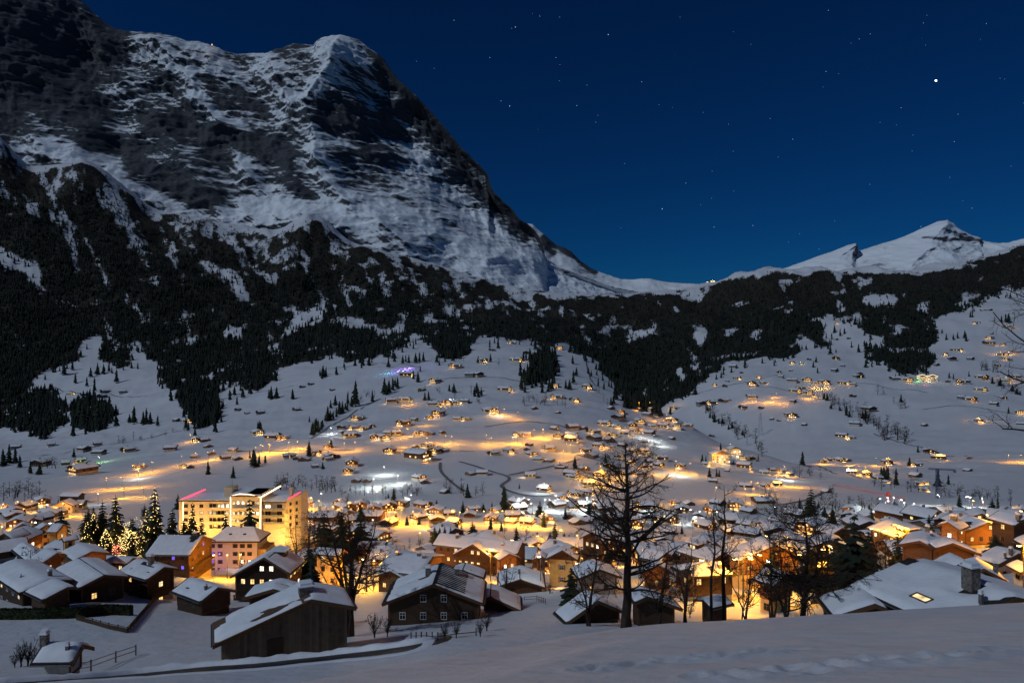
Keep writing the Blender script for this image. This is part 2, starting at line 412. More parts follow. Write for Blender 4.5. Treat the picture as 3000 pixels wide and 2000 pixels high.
# level of the road and the barn
y76 = np.interp(CPX, [-900, 0, 300, 640, 800, 1020, 1150, 1260, 1450, 1700, 1850, 2200, 3000, 3900],
                [1955, 1955, 1950, 1932, 1925, 1905, 1890, 1872, 1858, 1852, 1862, 1880, 1880, 1880])
z76 = gauss1d((1000 - y76) / F * 76, 6, 0)
y60 = np.interp(CPX, [-900, 0, 400, 800, 1100, 1300, 1600, 1900], [2003, 2003, 2000, 1985, 1962, 1930, 1905, 1900])
z60 = (1000 - y60) / F * 60
w60 = smooth(CPX, 1250, 1600)
Y60 = (1 - w60) * 60 + w60 * (crest + 7); z60 = (1 - w60) * z60 + w60 * (near_plane(crest + 7) - 2.2)
addrow(Y60, gauss1d(z60, 6, 0))
addrow(np.maximum(76, crest + 14), z76)
for Y, v in ROWS:
    v = kn(v)
    addrow(Y, (1000 - v) / F * Y)
ty = gauss1d(np.interp(CPX, [t[0] for t in TOP], [t[1] for t in TOP]), 1.2, 0)
tY = 4300 + 120 * np.sin(CPX / 210.0)
addrow(tY, (1000 - ty) / F * tY)
addrow(tY + 350, (1000 - ty) / F * tY - 70)
addrow(tY + 900, (1000 - ty) / F * tY - 500)
RY, RZ = np.array(rowsY), np.array(rowsZ)
SUB = [5, 80, 60, 40, 12, 6, 10, 12] + [14] * (len(RY) - 9 - 3) + [30, 4, 3]
while len(SUB) < len(RY) - 1: SUB.insert(8, 14)
LY = np.log(RY)
h = np.diff(LY, axis=0); d = np.diff(RZ, axis=0) / h
mm = np.zeros_like(RZ)
w1 = 2 * h[1:] + h[:-1]; w2 = h[1:] + 2 * h[:-1]
ok = d[1:] * d[:-1] > 0
with np.errstate(divide='ignore', invalid='ignore'):
    hm = (w1 + w2) / (w1 / d[:-1] + w2 / d[1:])
mm[1:-1] = np.where(ok, hm, 0); mm[0] = d[0]; mm[-1] = d[-1]
# keep the steep forest slopes straight through the rows
mm[1:-1] = np.where(ok, 0.5 * hm + 0.25 * (d[1:] + d[:-1]), 0.0)
GY, GZ = [], []
for k in range(len(RY) - 1):
    n = SUB[k]
    for j in range(n):
        t = j / n
        ly = LY[k] + t * h[k]
        h00 = 2*t**3 - 3*t**2 + 1; h10 = t**3 - 2*t**2 + t; h01 = -2*t**3 + 3*t**2; h11 = t**3 - t**2
        GY.append(np.exp(ly)); GZ.append(h00*RZ[k] + h10*h[k]*mm[k] + h01*RZ[k+1] + h11*h[k]*mm[k+1])
GY.append(RY[-1]); GZ.append(RZ[-1])
GY, GZ = np.array(GY), np.array(GZ)
GX = UCOL[None, :] * GY
# natural undulation, growing with distance
amp = np.clip((GY - 60) / 3000, 0, 1)
GZ = GZ + fbm(GX / 9, GY / 9, 0 * GX, 4) * 0.16 * smooth(GY, 3, 14)
GZ = GZ + fbm(GX / 60, GY / 60, 0 * GX + 3.3, 5, gain=0.55) * (0.5 + 4.6 * smooth(GY, 450, 1000)) * smooth(GY, 60, 130)
GZ = GZ + fbm(GX / 110, GY / 26 + 0.004 * GX, 0 * GX + 13.1, 4) * 4.8 * smooth(GY, 520, 900) * (1 - smooth(GY, 2600, 3400))
GZ = GZ + fbm(GX / 260, GY / 260, 0 * GX + 7.7, 5) * 24 * smooth(GY, 600, 2200)
GZ = GZ + fbm(GX / 420, GY / 420, GZ / 420, 6, ridged=True) * 90 * smooth(GY, 2300, 3300) * (1 - 0.85 * smooth(GY, 3900, 4300))
# footprints trail across the near slope
for (x0, p0, x1, p1, nstep, sp) in ((1480, 1985, 2990, 1828, 40, 7), (2050, 1990, 2990, 1895, 20, 8), (1250, 1995, 1700, 1950, 16, 7)):
    for i in range(nstep):
        t = (i + random.uniform(-.3, .3)) / nstep
        a = x0 + (x1 - x0) * t + random.uniform(-sp, sp); b = p0 + (p1 - p0) * t + random.uniform(-sp, sp) * 0.5
        ci = int(np.clip(np.searchsorted(CPX, a), 0, NC - 1))
        pyc = 1000 - F * GZ[:70, ci] / GY[:70, ci]
        below = np.nonzero(pyc <= b)[0]
        if len(below) == 0: continue
        yy = GY[below[0], ci]; xx = (a - 1500) / F * yy
        r2 = ((GX[:187] - xx) / (0.17 + 0.005 * yy)) ** 2 + ((GY[:187] - yy) / 0.34) ** 2
        GZ[:187] -= 0.13 * np.exp(-r2) - 0.05 * np.exp(-(np.sqrt(r2) - 1.8) ** 2 * 3)
# the same slope carried on beside and behind the camera
_ys = np.concatenate([np.linspace(.4, 8, 12), np.linspace(9, 60, 40), np.linspace(64, 140, 20)])
_ss = np.array([-.02, 2, 5, 10, 18, 30, 50])
for _c, _sg in ((NC - 1, 1), (0, -1)):
    _ze = np.interp(_ys, GY[:, _c], GZ[:, _c])
    _xx = UCOL[_c] * _ys[:, None] + _sg * _ss[None]
    _zz = _ze[:, None] + _sg * .0707 * _ss[None] + .1 * perlin(_xx / 7, _ys[:, None] / 7 + 0 * _xx, 0 * _xx) * (_ss[None] > 0)
    _f = grid_faces(len(_ys), len(_ss)); _f = _f if _sg > 0 else _f[:, ::-1]
    tag(obj('near_slope', np_mesh('near_slope', np.stack([_xx, _ys[:, None] + 0 * _xx, _zz], -1).reshape(-1, 3), _f, M['ground'], True)), kind='structure')
_xb, _yb = np.meshgrid(np.linspace(-51, 51, 40), np.linspace(-30, .4, 20))
tag(obj('near_slope', np_mesh('near_slope', np.stack([_xb, _yb, -1.8 + .0707 * _xb - .402 * _yb - .012], -1).reshape(-1, 3), grid_faces(*_xb.shape), M['ground'], True)), kind='structure')
def gz(x, y):
    x = float(x); y = max(float(y), 0.5)
    c = np.clip((x / y * F + 1500 - CPX[0]) / 7.0, 0, NC - 1.001)
    i = int(c); f = c - i
    a = np.interp(y, GY[:, i], GZ[:, i]); b = np.interp(y, GY[:, i + 1], GZ[:, i + 1])
    return float(a + (b - a) * f)
PYG = 1000 - F * GZ / GY
RUNMIN = np.minimum.accumulate(PYG, axis=0)
def hits(px, py, ymin=66.0):
    """points of the ground seen at photo positions (arrays); nan where none"""
    px = np.atleast_1d(np.asarray(px, float)); py = np.atleast_1d(np.asarray(py, float))
    out = np.full((len(px), 3), np.nan)
    for i, (a, b) in enumerate(zip(px, py)):
        c = int(np.clip(round((a - CPX[0]) / 7.0), 0, NC - 1))
        col = PYG[:, c]
        k0 = np.searchsorted(GY[:, c], ymin)
        j = np.nonzero(col[k0:] <= b)[0]
        if len(j) == 0: continue
        j = j[0] + k0
        if j == k0 or j >= len(col) - 6: continue
        t = (col[j-1] - b) / (col[j-1] - col[j] + 1e-9)
        Y = GY[j-1, c] + t * (GY[j, c] - GY[j-1, c])
        out[i] = ((a - 1500) / F * Y, Y, 0)
        out[i, 2] = gz(out[i, 0], Y)
    return out
def hit(px, py, ymin=66.0):
    o = hits([px], [py], ymin)[0]
    return None if np.isnan(o[0]) else Vector(o)

# ---------------- forest cover, mapped as it lies on the slopes
CLEAR = [
 [(0,742),(60,745),(138,796),(103,825),(45,796),(0,782)],
 [(578,748),(620,780),(682,793),(722,828),(662,822),(602,792)],
 [(700,832),(757,868),(690,880)],
 [(868,906),(955,888),(952,932),(884,962),(812,1000),(850,950)],
 [(996,952),(1040,926),(1080,946),(1120,968),(1192,932),(1184,966),(1146,984),(1060,966)],
 [(345,855),(378,880),(436,945),(424,952),(370,900)],
 [(238,984),(295,972),(300,1056),(232,1052)],
 [(384,994),(410,1010),(474,1076),(466,1112),(404,1092)],
 [(656,952),(716,966),(700,990),(660,985)],
 [(1724,978),(1760,962),(1798,944),(1800,990),(1760,985)],
 [(1819,992),(1850,972),(1902,974),(1900,986)],
 [(2014,942),(2068,950),(2074,1005),(2046,1006)],
 [(2112,966),(2144,970),(2140,994),(2122,992)],
 [(1592,905),(1640,912),(1753,922),(1750,932),(1650,926)],
 [(1506,864),(1556,852),(1560,872),(1520,882)],
 [(2532,858),(2636,864),(2624,894),(2548,892)],
 [(2484,930),(2516,910),(2534,942)],
 [(2795,862),(2886,852),(2880,872),(2810,884)],
 [(2196,965),(2230,962),(2222,1000),(2204,1000)],
 [(1975,1080),(2000,1078),(2006,1118),(1992,1116)],
 [(2456,790),(2468,800),(2478,870),(2470,872)],
 [(2690,890),(2712,900),(2706,920),(2690,912)],
 [(2580,930),(2592,928),(2594,950),(2584,948)],
]
FOREST = [
 # left wall of spruce down to its ragged foot
 [(-900,300),(0,415),(40,455),(85,500),(180,492),(242,474),(306,512),(408,590),(446,614),(561,646),(612,645),(670,662),(800,690),(893,648),(944,654),(1033,716),
  (1135,752),(1212,760),(1339,803),(1500,848),(1650,868),(1850,868),(2000,856),(2103,834),(2156,815),(2264,803),(2394,802),(2501,798),(2677,806),(2807,783),
  (2922,745),(3000,722),(3900,560),(3900,760),(3000,842),(2930,862),(2880,880),(2840,905),(2800,915),(2760,920),(2735,945),(2750,985),(2740,1005),(2700,1010),(2640,995),(2600,985),(2560,985),
  (2530,968),(2500,950),(2470,930),(2430,920),(2400,935),(2410,990),(2440,1005),(2400,1010),(2370,985),(2330,985),(2345,1035),(2300,1050),(2250,1035),(2200,1050),(2130,1065),(2070,1115),
  (2000,1155),(1935,1195),(1900,1198),(1860,1175),(1812,1158),(1806,1120),(1760,1070),(1700,1035),(1660,1005),(1600,1012),(1560,1000),(1500,996),(1440,985),(1390,990),
  (1370,1035),(1330,1050),(1290,1045),(1262,1010),(1215,985),(1170,1020),(1160,1040),(1100,1062),(1060,1058),(1010,1062),(1000,1035),(920,1055),(870,1062),(800,1085),(770,1140),(715,1148),(700,1120),
  (640,1150),(640,1230),(600,1255),(560,1240),(535,1200),(525,1150),(470,1130),(470,1080),(420,1095),(400,1060),(370,1080),(330,1075),(300,1060),(240,1050),(180,1075),(120,1090),(90,1110),(95,1150),
  (150,1150),(190,1180),(200,1210),(150,1280),(60,1262),(0,1255),(-900,1240)],
 [(205,1190),(250,1160),(300,1180),(330,1215),(310,1255),(240,1255),(205,1235)],
 # spruces beside the ravine and on the hill
 [(1545,1040),(1590,1025),(1630,1040),(1625,1120),(1570,1125),(1540,1100)],
 [(1820,1120),(1900,1130),(1930,1190),(1880,1200),(1830,1180)],
 [(2560,1010),(2620,1030),(2720,1030),(2740,1090),(2640,1100),(2560,1055),(2530,1025)],
 [(2250,1000),(2335,1000),(2340,1035),(2300,1052),(2250,1045)],
 [(2588,975),(2640,960),(2740,960),(2750,1000),(2700,1022),(2600,1015)],
]
def forest_mask(px, py):
    m = np.zeros(np.shape(px), bool)
    for p in FOREST: m |= in_poly(px, py, p)
    for p in CLEAR: m &= ~in_poly(px, py, p)
    return m
OPEN = [([(100,470),(150,560),(190,650),(215,740),(230,800)], 15), ([(180,640),(210,700),(225,800)], 14), ([(300,560),(340,620),(390,700),(420,780)], 13), ([(640,660),(720,760),(800,830)], 11), ([(520,640),(560,720),(600,780)], 9),
 ([(840,700),(900,790),(940,860)], 11), ([(1180,790),(1250,870)], 8), ([(1330,830),(1400,900)], 8), ([(250,700),(280,760),(330,860)], 9), ([(540,900),(560,1000)], 7), ([(730,680),(790,740),(850,800)], 9), ([(690,670),(760,740),(900,760)], 10), ([(420,1000),(530,1060)], 6), ([(940,860),(1010,930)], 8), ([(1080,760),(1180,850)], 7)]
def cover(a, b, X, Y):
    """how thickly spruces stand at a place (0..1)"""
    wx = fbm(X / 170, Y / 170, 0 * X + 1, 5, gain=.6) * 44; wy = fbm(X / 120, Y / 120, 0 * X + 8, 5, gain=.6) * 34
    m = forest_mask(a + wx, b + wy)
    topy = np.interp(a, [t[0] for t in TOP], [t[1] for t in TOP])
    rel = b - topy
    up = smooth(-rel, -230, -15) * smooth(-a, -1750, -1250)
    al, ac = 0.45 * a + 0.9 * b, 0.9 * a - 0.45 * b
    st = fbm(ac / 34, al / 150, 0 * a + 4, 4) + 0.5 * fbm(a / 20, b / 20, 0 * a + 2, 3)
    d = fbm(X / 130, Y / 130, 0 * X, 4)
    k = (d > -0.23) & (st > -0.29 + 0.36 * up)
    op = np.zeros(np.shape(a), bool)
    for pts_, w_ in OPEN: op |= dist_line(a, b, pts_) < w_ * (0.25 + 1.3 * np.clip(st + 0.45, 0, 1))
    thin = op | ~k
    sp = fbm(a / 7.0, b / 9.0, 0 * a + 3, 2)
    return m & ((k & ~op) | (thin & (sp > 0.10 - 0.06 * up)))
fm = cover(np.broadcast_to(CPX, GY.shape), PYG, GX, GY) & (PYG <= RUNMIN + 60) & (GY > 1000)
bare = gauss1d(gauss1d(fm.astype(float), 0.7, 0), 0.8, 1) * 0.95
me = np_mesh('snowy_ground', np.stack([GX, GY, GZ], -1).reshape(-1, 3), grid_faces(*GY.shape), M['ground'], True)
at = me.attributes.new('bare', 'FLOAT', 'POINT'); at.data.foreach_set('value', bare.ravel().astype(np.float32))
tag(obj('ground', me), kind='structure')

# ------------------------------------------------------------------ mountains
def mountain(name, px0, px1, step, nrow, ridge, base, Yb, Yr, shape, snow_fn, mat, back=420, jag=12.0):
    cpx = np.arange(px0, px1 + 1, step)
    rl = np.interp(cpx, [r[0] for r in ridge], [r[1] for r in ridge])
    bl = np.interp(cpx, [b[0] for b in base], [b[1] for b in base])
    t = np.linspace(0, 1, nrow)[:, None]
    py = bl[None] + (rl - bl)[None] * t
    px = np.broadcast_to(cpx[None], py.shape)
    Y = Yb + (Yr - Yb) * t ** 0.95 + 0 * py
    X = (px - 1500) / F * Y
    Z = (1000 - py) / F * Y
    dY, dZ = shape(px, py, X, Y, Z, t)
    Y2 = Y + dY
    X = X + 0.0 * dY; Z = Z + dZ + jag * fbm(X / 60, Z * 0, Y * 0 + 2.2, 5) * smooth(t, 0.85, 1.0)
    Vt = np.stack([X, Y2, Z], -1)
    # back of the mountain, so that the ridge has a body
    last = Vt[-1]
    bk = [last + np.array([0, back * q, -back * q * (0.55 + 0.6 * q)]) for q in (0.12, 0.4, 1.0)]
    Vt2 = np.concatenate([Vt, np.array(bk)], 0)
    gx = np.gradient(Vt2, axis=1); gy = np.gradient(Vt2, axis=0)
    nr = np.cross(gx, gy); nr /= np.linalg.norm(nr, axis=-1, keepdims=True) + 1e-9
    if nr[..., 2].mean() < 0: nr = -nr
    pxx = np.concatenate([px, np.repeat(px[-1:], 3, 0)]); pyy = np.concatenate([py, np.repeat(py[-1:], 3, 0)])
    tt = np.concatenate([t, [[1], [1], [1]]]) + 0 * pxx
    s = snow_fn(pxx, pyy, Vt2[..., 0], Vt2[..., 1], Vt2[..., 2], nr, tt)
    me = np_mesh(name, Vt2.reshape(-1, 3), grid_faces(*pxx.shape), mat, True)
    a = me.attributes.new('snow', 'FLOAT', 'POINT'); a.data.foreach_set('value', np.clip(s, -1, 2).ravel().astype(np.float32))
    return tag(obj(name, me), kind='structure')

E_RIDGE = [(-600,-330),(-200,-200),(60,-130),(160,-60),(236,0),(262,22),(282,44),(318,74),(345,88),(408,98),(440,102),(478,103),(520,112),(552,124),(585,122),(622,136),(650,146),(690,156),(740,158),(784,160),(806,150),(823,146),(862,133),
  (895,134),(920,138),(930,126),(944,116),(975,111),(1010,110),(1034,114),(1052,119),(1080,140),(1105,156),(1122,170),(1140,196),(1168,232),(1205,264),(1240,298),(1275,335),(1307,374),(1350,425),(1397,470),(1428,503),(1436,535),(1445,556),(1499,606),
  (1520,636),(1545,650),(1566,668),(1580,690),(1592,715),(1606,768),(1700,802),(1800,838),(1900,858)]
E_BASE = [(-600,420),(0,470),(85,560),(242,540),(306,570),(446,670),(600,700),(800,740),(900,705),(1033,770),(1212,815),(1339,855),(1500,895),(1650,910),(1900,930)]
PIL = [
 ([(1000,112),(985,215),(915,320),(940,420),(950,520),(1030,600),(1120,660),(1200,720)], 70, 190),
 ([(440,100),(560,215),(600,300),(690,395),(760,410)], 60, 120),
 ([(720,480),(770,560),(860,620),(930,650)], 55, 120),
 ([(236,0),(330,150),(420,260),(500,370),(560,480),(640,560)], 70, 110),
 ([(784,160),(840,260),(880,330)], 45, 80),
 ([(1200,560),(1330,660),(1450,760)], 60, 60),
 ([(60,330),(150,430),(270,500),(400,570)], 60, 90),
]
GUL = [([(690,160),(760,290),(860,360),(900,480),(960,600)], 40, 90), ([(345,90),(430,240),(540,330),(580,420),(700,560),(880,600)], 40, 70),
       ([(250,150),(270,260),(360,340),(330,450)], 45, 70), ([(1060,180),(1130,330),(1230,480),(1400,640)], 60, 110)]
def e_shape(px, py, X, Y, Z, t):
    dY = np.zeros_like(Y)
    for pts, w, a in PIL: dY -= a * np.exp(-np.abs(dist_line(px, py, pts)) / w)
    for pts, w, a in GUL: dY += a * np.exp(-(dist_line(px, py, pts) / w) ** 2)
    # east wall falls away to the right of the west ridge
    rx = np.interp(py, [100, 215, 320, 420, 520, 600, 660, 760], [1010, 995, 940, 955, 990, 1090, 1210, 1440])
    dY += np.clip(px - rx, 0, 600) * 0.85 * smooth(t, 0.05, 0.35)
    # left buttress in front
    dY -= 330 * smooth(-px, -250, -20) * smooth(t, 0.2, 0.7)
    n1 = fbm(X / 620, Z / 620, Y / 900, 5, gain=0.46, ridged=True)
    da, db = 0.80 * X - 0.60 * Z, 0.60 * X + 0.80 * Z
    n2 = fbm(da / 330, db / 85, Y / 400, 5, gain=0.5)
    n3 = fbm(X / 90 + 0.3 * Z / 90, Z / 330, 0 * X + 1.0, 4, ridged=True)          # ribs down the fall line
    dY -= 130 * (n1 - 0.35) + 52 * n2 + (12 + 22 * smooth(t, .35, .7)) * (n3 - 0.4)
    s = (Z - 0.10 * X + 60 * fbm(X / 300, Z / 300, 0 * X + 5, 3)) / 80.0
    dY += 30 * (smooth(s % 1.0, 0.0, 0.35) - (s % 1.0)) * (0.5 + fbm(X / 240, Z / 140, 0 * X, 3))
    dZ = 22 * fbm(X / 150, Z / 150, Y / 150 + 4, 4)
    edge = smooth(t, 0.0, 0.06) * (1 - 0.75 * smooth(t, 0.93, 1.0))
    return dY * edge, dZ * edge
SN_PLUS = [([(400,120),(520,190),(590,260),(640,330),(720,400)], 36, .28), ([(960,150),(985,250),(905,320),(930,420),(940,500),(1000,590),(1100,660)], 38, .30),
  ([(720,480),(760,560),(870,620),(950,645)], 38, .26), ([(760,170),(860,300),(930,300)], 40, .18), ([(620,640),(860,640),(1000,640),(1200,720),(1450,800)], 46, .27), ([(1010,130),(1000,160)], 40, .3),
  ([(60,440),(180,470),(300,490),(420,580),(560,640)], 34, .35), ([(1480,800),(1600,800),(1800,850)], 60, .6), ([(230,190),(330,260),(430,340)], 55, .2), ([(620,170),(700,260),(830,330)], 40, .2), ([(30,330),(120,370),(180,440)], 38, .22), ([(1130,620),(1280,680),(1400,740)], 36, .26), ([(1060,160),(1090,220)], 36, .26), ([(1180,420),(1300,560),(1440,680)], 60, .16), ([(1090,300),(1200,430)], 50, .12)]
SN_MINUS = [([(60,60),(90,200),(60,300)], 110, .55), ([(220,270),(270,330)], 55, .5), ([(440,350),(560,385)], 38, .45), ([(640,420),(760,430),(840,470)], 34, .5), ([(150,170),(330,240)], 40, .3),
  ([(930,340),(960,370)], 34, .4), ([(1110,250),(1130,360),(1160,440)], 40, .16), ([(1190,270),(1300,400),(1420,540),(1540,670)], 28, .24), ([(620,250),(680,320)], 26, .3), ([(700,270),(780,330)], 24, .35), ([(1050,330),(1090,430)], 36, .2),
  ([(420,500),(560,560),(640,590)], 36, .3), ([(380,120),(330,60)], 20, .2), ([(280,420),(400,450)], 32, .3), ([(880,560),(920,580)], 20, .2), ([(240,60),(300,130),(360,150)], 35, .35)]
def e_snow(px, py, X, Y, Z, nr, t):
    s = 0.43 + 0.34 * (nr[..., 2] - 0.45)
    for pts, w, a in SN_PLUS: s = s + a * np.exp(-(dist_line(px, py, pts) / w) ** 2)
    for pts, w, a in SN_MINUS: s = s - a * np.exp(-(dist_line(px, py, pts) / w) ** 2)
    da, db = 0.80 * X - 0.60 * Z, 0.60 * X + 0.80 * Z
    s = s + 0.26 * fbm((X + 0.3 * Z) / 210, (Z - 0.12 * X) / 30, Y / 500, 5, gain=0.62) + 0.34 * fbm(da / 420, db / 60, Y / 900 + 9, 5, gain=0.6)
    low = smooth(-t, -0.16, -0.02) * smooth(-px, -1200, -700)
    return s - 0.01 + 0.16 * fbm(X / 700, (Z - 0.12 * X) / 42, Y / 900 + 3, 3) - 0.3 * low * smooth(fbm(X / 90, Z / 90, Y / 200, 4), -0.1, 0.2)
mountain('mountain', -600, 1900, 3.4, 300, E_RIDGE, E_BASE, 4620, 5800, e_shape, e_snow, M['eiger'])

def gen_shape(A):
    def f(px, py, X, Y, Z, t):
        n1 = fbm(X / 700, Z / 500, Y / 900 + 2, 6, ridged=True)
        n2 = fbm(X / 160, Z / 110, Y / 300 + 6, 5)
        e = smooth(t, 0, 0.1) * (1 - 0.7 * smooth(t, 0.92, 1.0))
        return -A * (n1 - 0.4) * e - 0.25 * A * n2 * e, 0.08 * A * n2 * e
    return f
P_RIDGE = [(1380,760),(1450,700),(1530,652),(1560,657),(1585,680),(1600,692),(1630,718),(1655,726),(1675,738),(1700,764),(1728,783),(1751,795),(1790,808),(1820,818),(1860,818),(1895,815),(1920,821),(1950,826),(2010,830),(2075,833),(2110,838),(2260,860)]
def p_snow(px, py, X, Y, Z, nr, t):
    s = 0.62 + 0.5 * (nr[..., 2] - 0.5) + 0.12 * fbm(X / 200, Z / 60, Y / 300, 4)
    return s - 0.75 * np.exp(-(dist_line(px, py, [(1600,700),(1680,745),(1740,790)]) / 13) ** 2) - 0.3 * np.exp(-(dist_line(px, py, [(1560,690),(1620,740)]) / 10) ** 2)
mountain('mountain_pass', 1380, 2260, 4, 70, P_RIDGE, [(1380, 900), (2260, 930)], 6000, 7200, gen_shape(110), p_snow, M['far'], jag=8)
R_RIDGE = [(2040,860),(2110,838),(2195,814),(2260,798),(2330,775),(2394,751),(2440,735),(2470,722),(2492,717),(2499,728),(2505,738),(2530,730),(2570,717),(2600,709),(2623,702),(2665,684),(2700,667),(2725,655),(2746,652),(2765,655),(2782,656),(2800,668),(2822,679),(2850,688),
  (2875,692),(2882,704),(2915,706),(2945,709),(2975,706),(3000,700),(3080,680),(3300,640),(3900,600)]
def r_shape(px, py, X, Y, Z, t):
    a, b = gen_shape(150)(px, py, X, Y, Z, t)
    e = smooth(t, 0, 0.1)
    a = a - 170 * np.exp(-np.abs(dist_line(px, py, [(2746,652),(2700,720),(2640,780)])) / 40) * e
    a = a - 120 * np.exp(-np.abs(dist_line(px, py, [(2492,717),(2440,760),(2380,800)])) / 26) * e + np.clip(px - 2760, 0, 260) * 0.5 * e
    return a, b
def r_snow(px, py, X, Y, Z, nr, t):
    s = 0.72 + 0.4 * (nr[..., 2] - 0.5) + 0.12 * fbm((X + .3 * Z) / 200, Z / 60, Y / 300, 4)
    for pts, w, a in (([(2690,700),(2760,706),(2850,700),(2882,704)], 7, .4), ([(2660,715),(2720,730)], 10, .2), ([(2490,724),(2506,738)], 6, .4), ([(2530,770),(2600,790)], 14, .3), ([(2560,722),(2590,716)], 5, .3), ([(2850,740),(2800,770)], 10, .25)):
        s = s - a * np.exp(-(dist_line(px, py, pts) / w) ** 2)
    return s
mountain('mountain_right', 2040, 3900, 4, 90, R_RIDGE, [(2040, 890), (2700, 850), (3000, 800), (3900, 720)], 6300, 7700, r_shape, r_snow, M['far'], jag=8)

# ------------------------------------------------------------------ the spruce forest on the slopes: one uncountable mass
def spruce_template(r, tiers, sides, width):
    vs, fs = [], []
    z = 0.08
    for k in range(tiers):
        t = k / tiers
        rad = width * (1 - t) ** 0.85 * r.uniform(0.85, 1.15)
        top = min(1.0, z + 1.55 / tiers)
        if k == tiers - 1: top = 1.0
        b = len(vs)
        for s in range(sides):
            a = 2 * PI * (s + 0.5 * k) / sides
            rr = rad * r.uniform(0.7, 1.2)
            vs.append((rr * math.cos(a), rr * math.sin(a), z + r.uniform(-0.03, 0.03)))
        vs.append((0, 0, top))
        for s in range(sides): fs.append((b + s, b + (s + 1) % sides, b + sides))
        z += (0.92 / tiers)
    return np.array(vs), np.array(fs)
def scatter(name, pts, hts, mat, tiers=3, sides=5, seed=3, wid=(0.15, 0.24)):
    r = random.Random(seed)
    T = [spruce_template(r, tiers, sides, r.uniform(*wid)) for _ in range(7)]
    g = np.random.default_rng(seed)
    which = g.integers(0, 7, len(pts)); rot = g.uniform(0, 2 * PI, len(pts))
    V, Fc, off = [], [], 0
    for w in range(7):
        sel = np.nonzero(which == w)[0]
        if len(sel) == 0: continue
        tv, tf = T[w]
        c, s = np.cos(rot[sel])[:, None], np.sin(rot[sel])[:, None]
        hh = hts[sel][:, None]
        x = (tv[None, :, 0] * c - tv[None, :, 1] * s) * hh + pts[sel, 0][:, None]
        y = (tv[None, :, 0] * s + tv[None, :, 1] * c) * hh + pts[sel, 1][:, None]
        z = tv[None, :, 2] * hh + pts[sel, 2][:, None] - 0.4
        V.append(np.stack([x, y, z], -1).reshape(-1, 3))
        Fc.append((tf[None] + (np.arange(len(sel)) * len(tv))[:, None, None]).reshape(-1, 3) + off)
        off += len(sel) * len(tv)
    me = np_mesh(name, np.concatenate(V), np.concatenate(Fc), mat)
    return tag(obj(name, me), kind='stuff')
N = 84000
a = rng.uniform(-250, 3250, N); b = rng.uniform(415, 1290, N)
h3 = hits(a, b, 900)
g_ = ~np.isnan(h3[:, 0]); h3 = h3[g_]; a = a[g_]; b = b[g_]
keep = cover(a, b, h3[:, 0], h3[:, 1])
near_ = cover(a + 9, b - 12, h3[:, 0], h3[:, 1]) | cover(a - 9, b - 8, h3[:, 0], h3[:, 1])
keep |= near_ & (rng.uniform(0, 1, len(a)) < 0.22)
near_ = cover(a + 24, b - 26, h3[:, 0], h3[:, 1]) | cover(a - 26, b - 20, h3[:, 0], h3[:, 1])
keep |= near_ & (rng.uniform(0, 1, len(a)) < 0.045)
h3 = h3[keep]; a = a[keep]; b = b[keep]
topy = np.interp(a, [t[0] for t in TOP], [t[1] for t in TOP])
ht = rng.uniform(13, 27, len(h3)) * (1 - 0.45 * smooth(-(b - topy), -160, 0))
print('forest trees', len(h3))
scatter('forest', h3, ht, M['conifer_far'])
# ------------------------------------------------------------------ builders
ZO = {'z1':(0,1350,2.412),'z2':(600,1350,2.412),'z3':(1200,1350,2.412),'z4':(1700,1350,2.412),'z5':(2300,1350,2.413),
      'b1':(0,1420,5.227),'b2':(0,1600,3.92),'b3':(400,1400,4.704),'b4':(850,1420,4.704),'b5':(1250,1420,4.704),'b6':(1700,1500,4.704),
      'b7':(2150,1450,4.48),'b8':(2550,1450,4.48),'m3':(0,700,2.24),'m4':(700,900,2.24),'m5':(1500,850,2.412),'m6':(2250,850,2.412),'p':(0,0,1.0)}
def zc(zone, p):
    ox, oy, k = ZO[zone]
    return (ox + p[0] / k, oy + p[1] / k)

# windows -----------------------------------------------------------
def frame_mesh(bars=True):
    m = MB(); t = 0.09
    m.box(-.5, .5, -.07, 0, .5 - t, .5); m.box(-.5, .5, -.07, 0, -.5, -.5 + t)
    m.box(-.5, -.5 + t, -.07, 0, -.5 + t, .5 - t); m.box(.5 - t, .5, -.07, 0, -.5 + t, .5 - t)
    if bars:
        m.box(-.03, .03, -.062, 0, -.5 + t, .5 - t); m.box(-.5 + t, -.03, -.058, 0, .10, .15); m.box(.03, .5 - t, -.058, 0, .10, .15)
    return m
WF = {'frame': frame_mesh().mesh('window_frame', M['frame']), 'frame_white': frame_mesh().mesh('window_frame', M['frame_white'])}
WP = {}
for k_ in ('glass', 'warm', 'soft', 'bright', 'red_pane', 'blue_pane'):
    WP[k_] = MB().box(-.42, .42, -.03, -.002, -.42, .42).mesh('pane', M[k_])
WS = [MB().box(-.74, -.51, -.05, -.003, -.5, .5).mesh('shutter', M['shutter']), MB().box(.51, .74, -.05, -.003, -.5, .5).mesh('shutter', M['shutter'])]
def window(root, x, y, z, ang, w, h, pane, fr='frame', shut=False):
    """window whose outside faces local -y turned by ang"""
    o = obj('window', WF[fr], root, (x, y, z), ang, (w, 1.0, h))
    tgt, kw = (o, {}) if root.parent is None else (root, dict(loc=(x, y, z), rz=ang, sc=(w, 1.0, h)))   # inside a wing the pane is the window's sibling
    obj('pane', WP[pane], tgt, **kw)
    if shut: obj('shutter', WS[0], tgt, **kw); obj('shutter', WS[1], tgt, **kw)
    return o

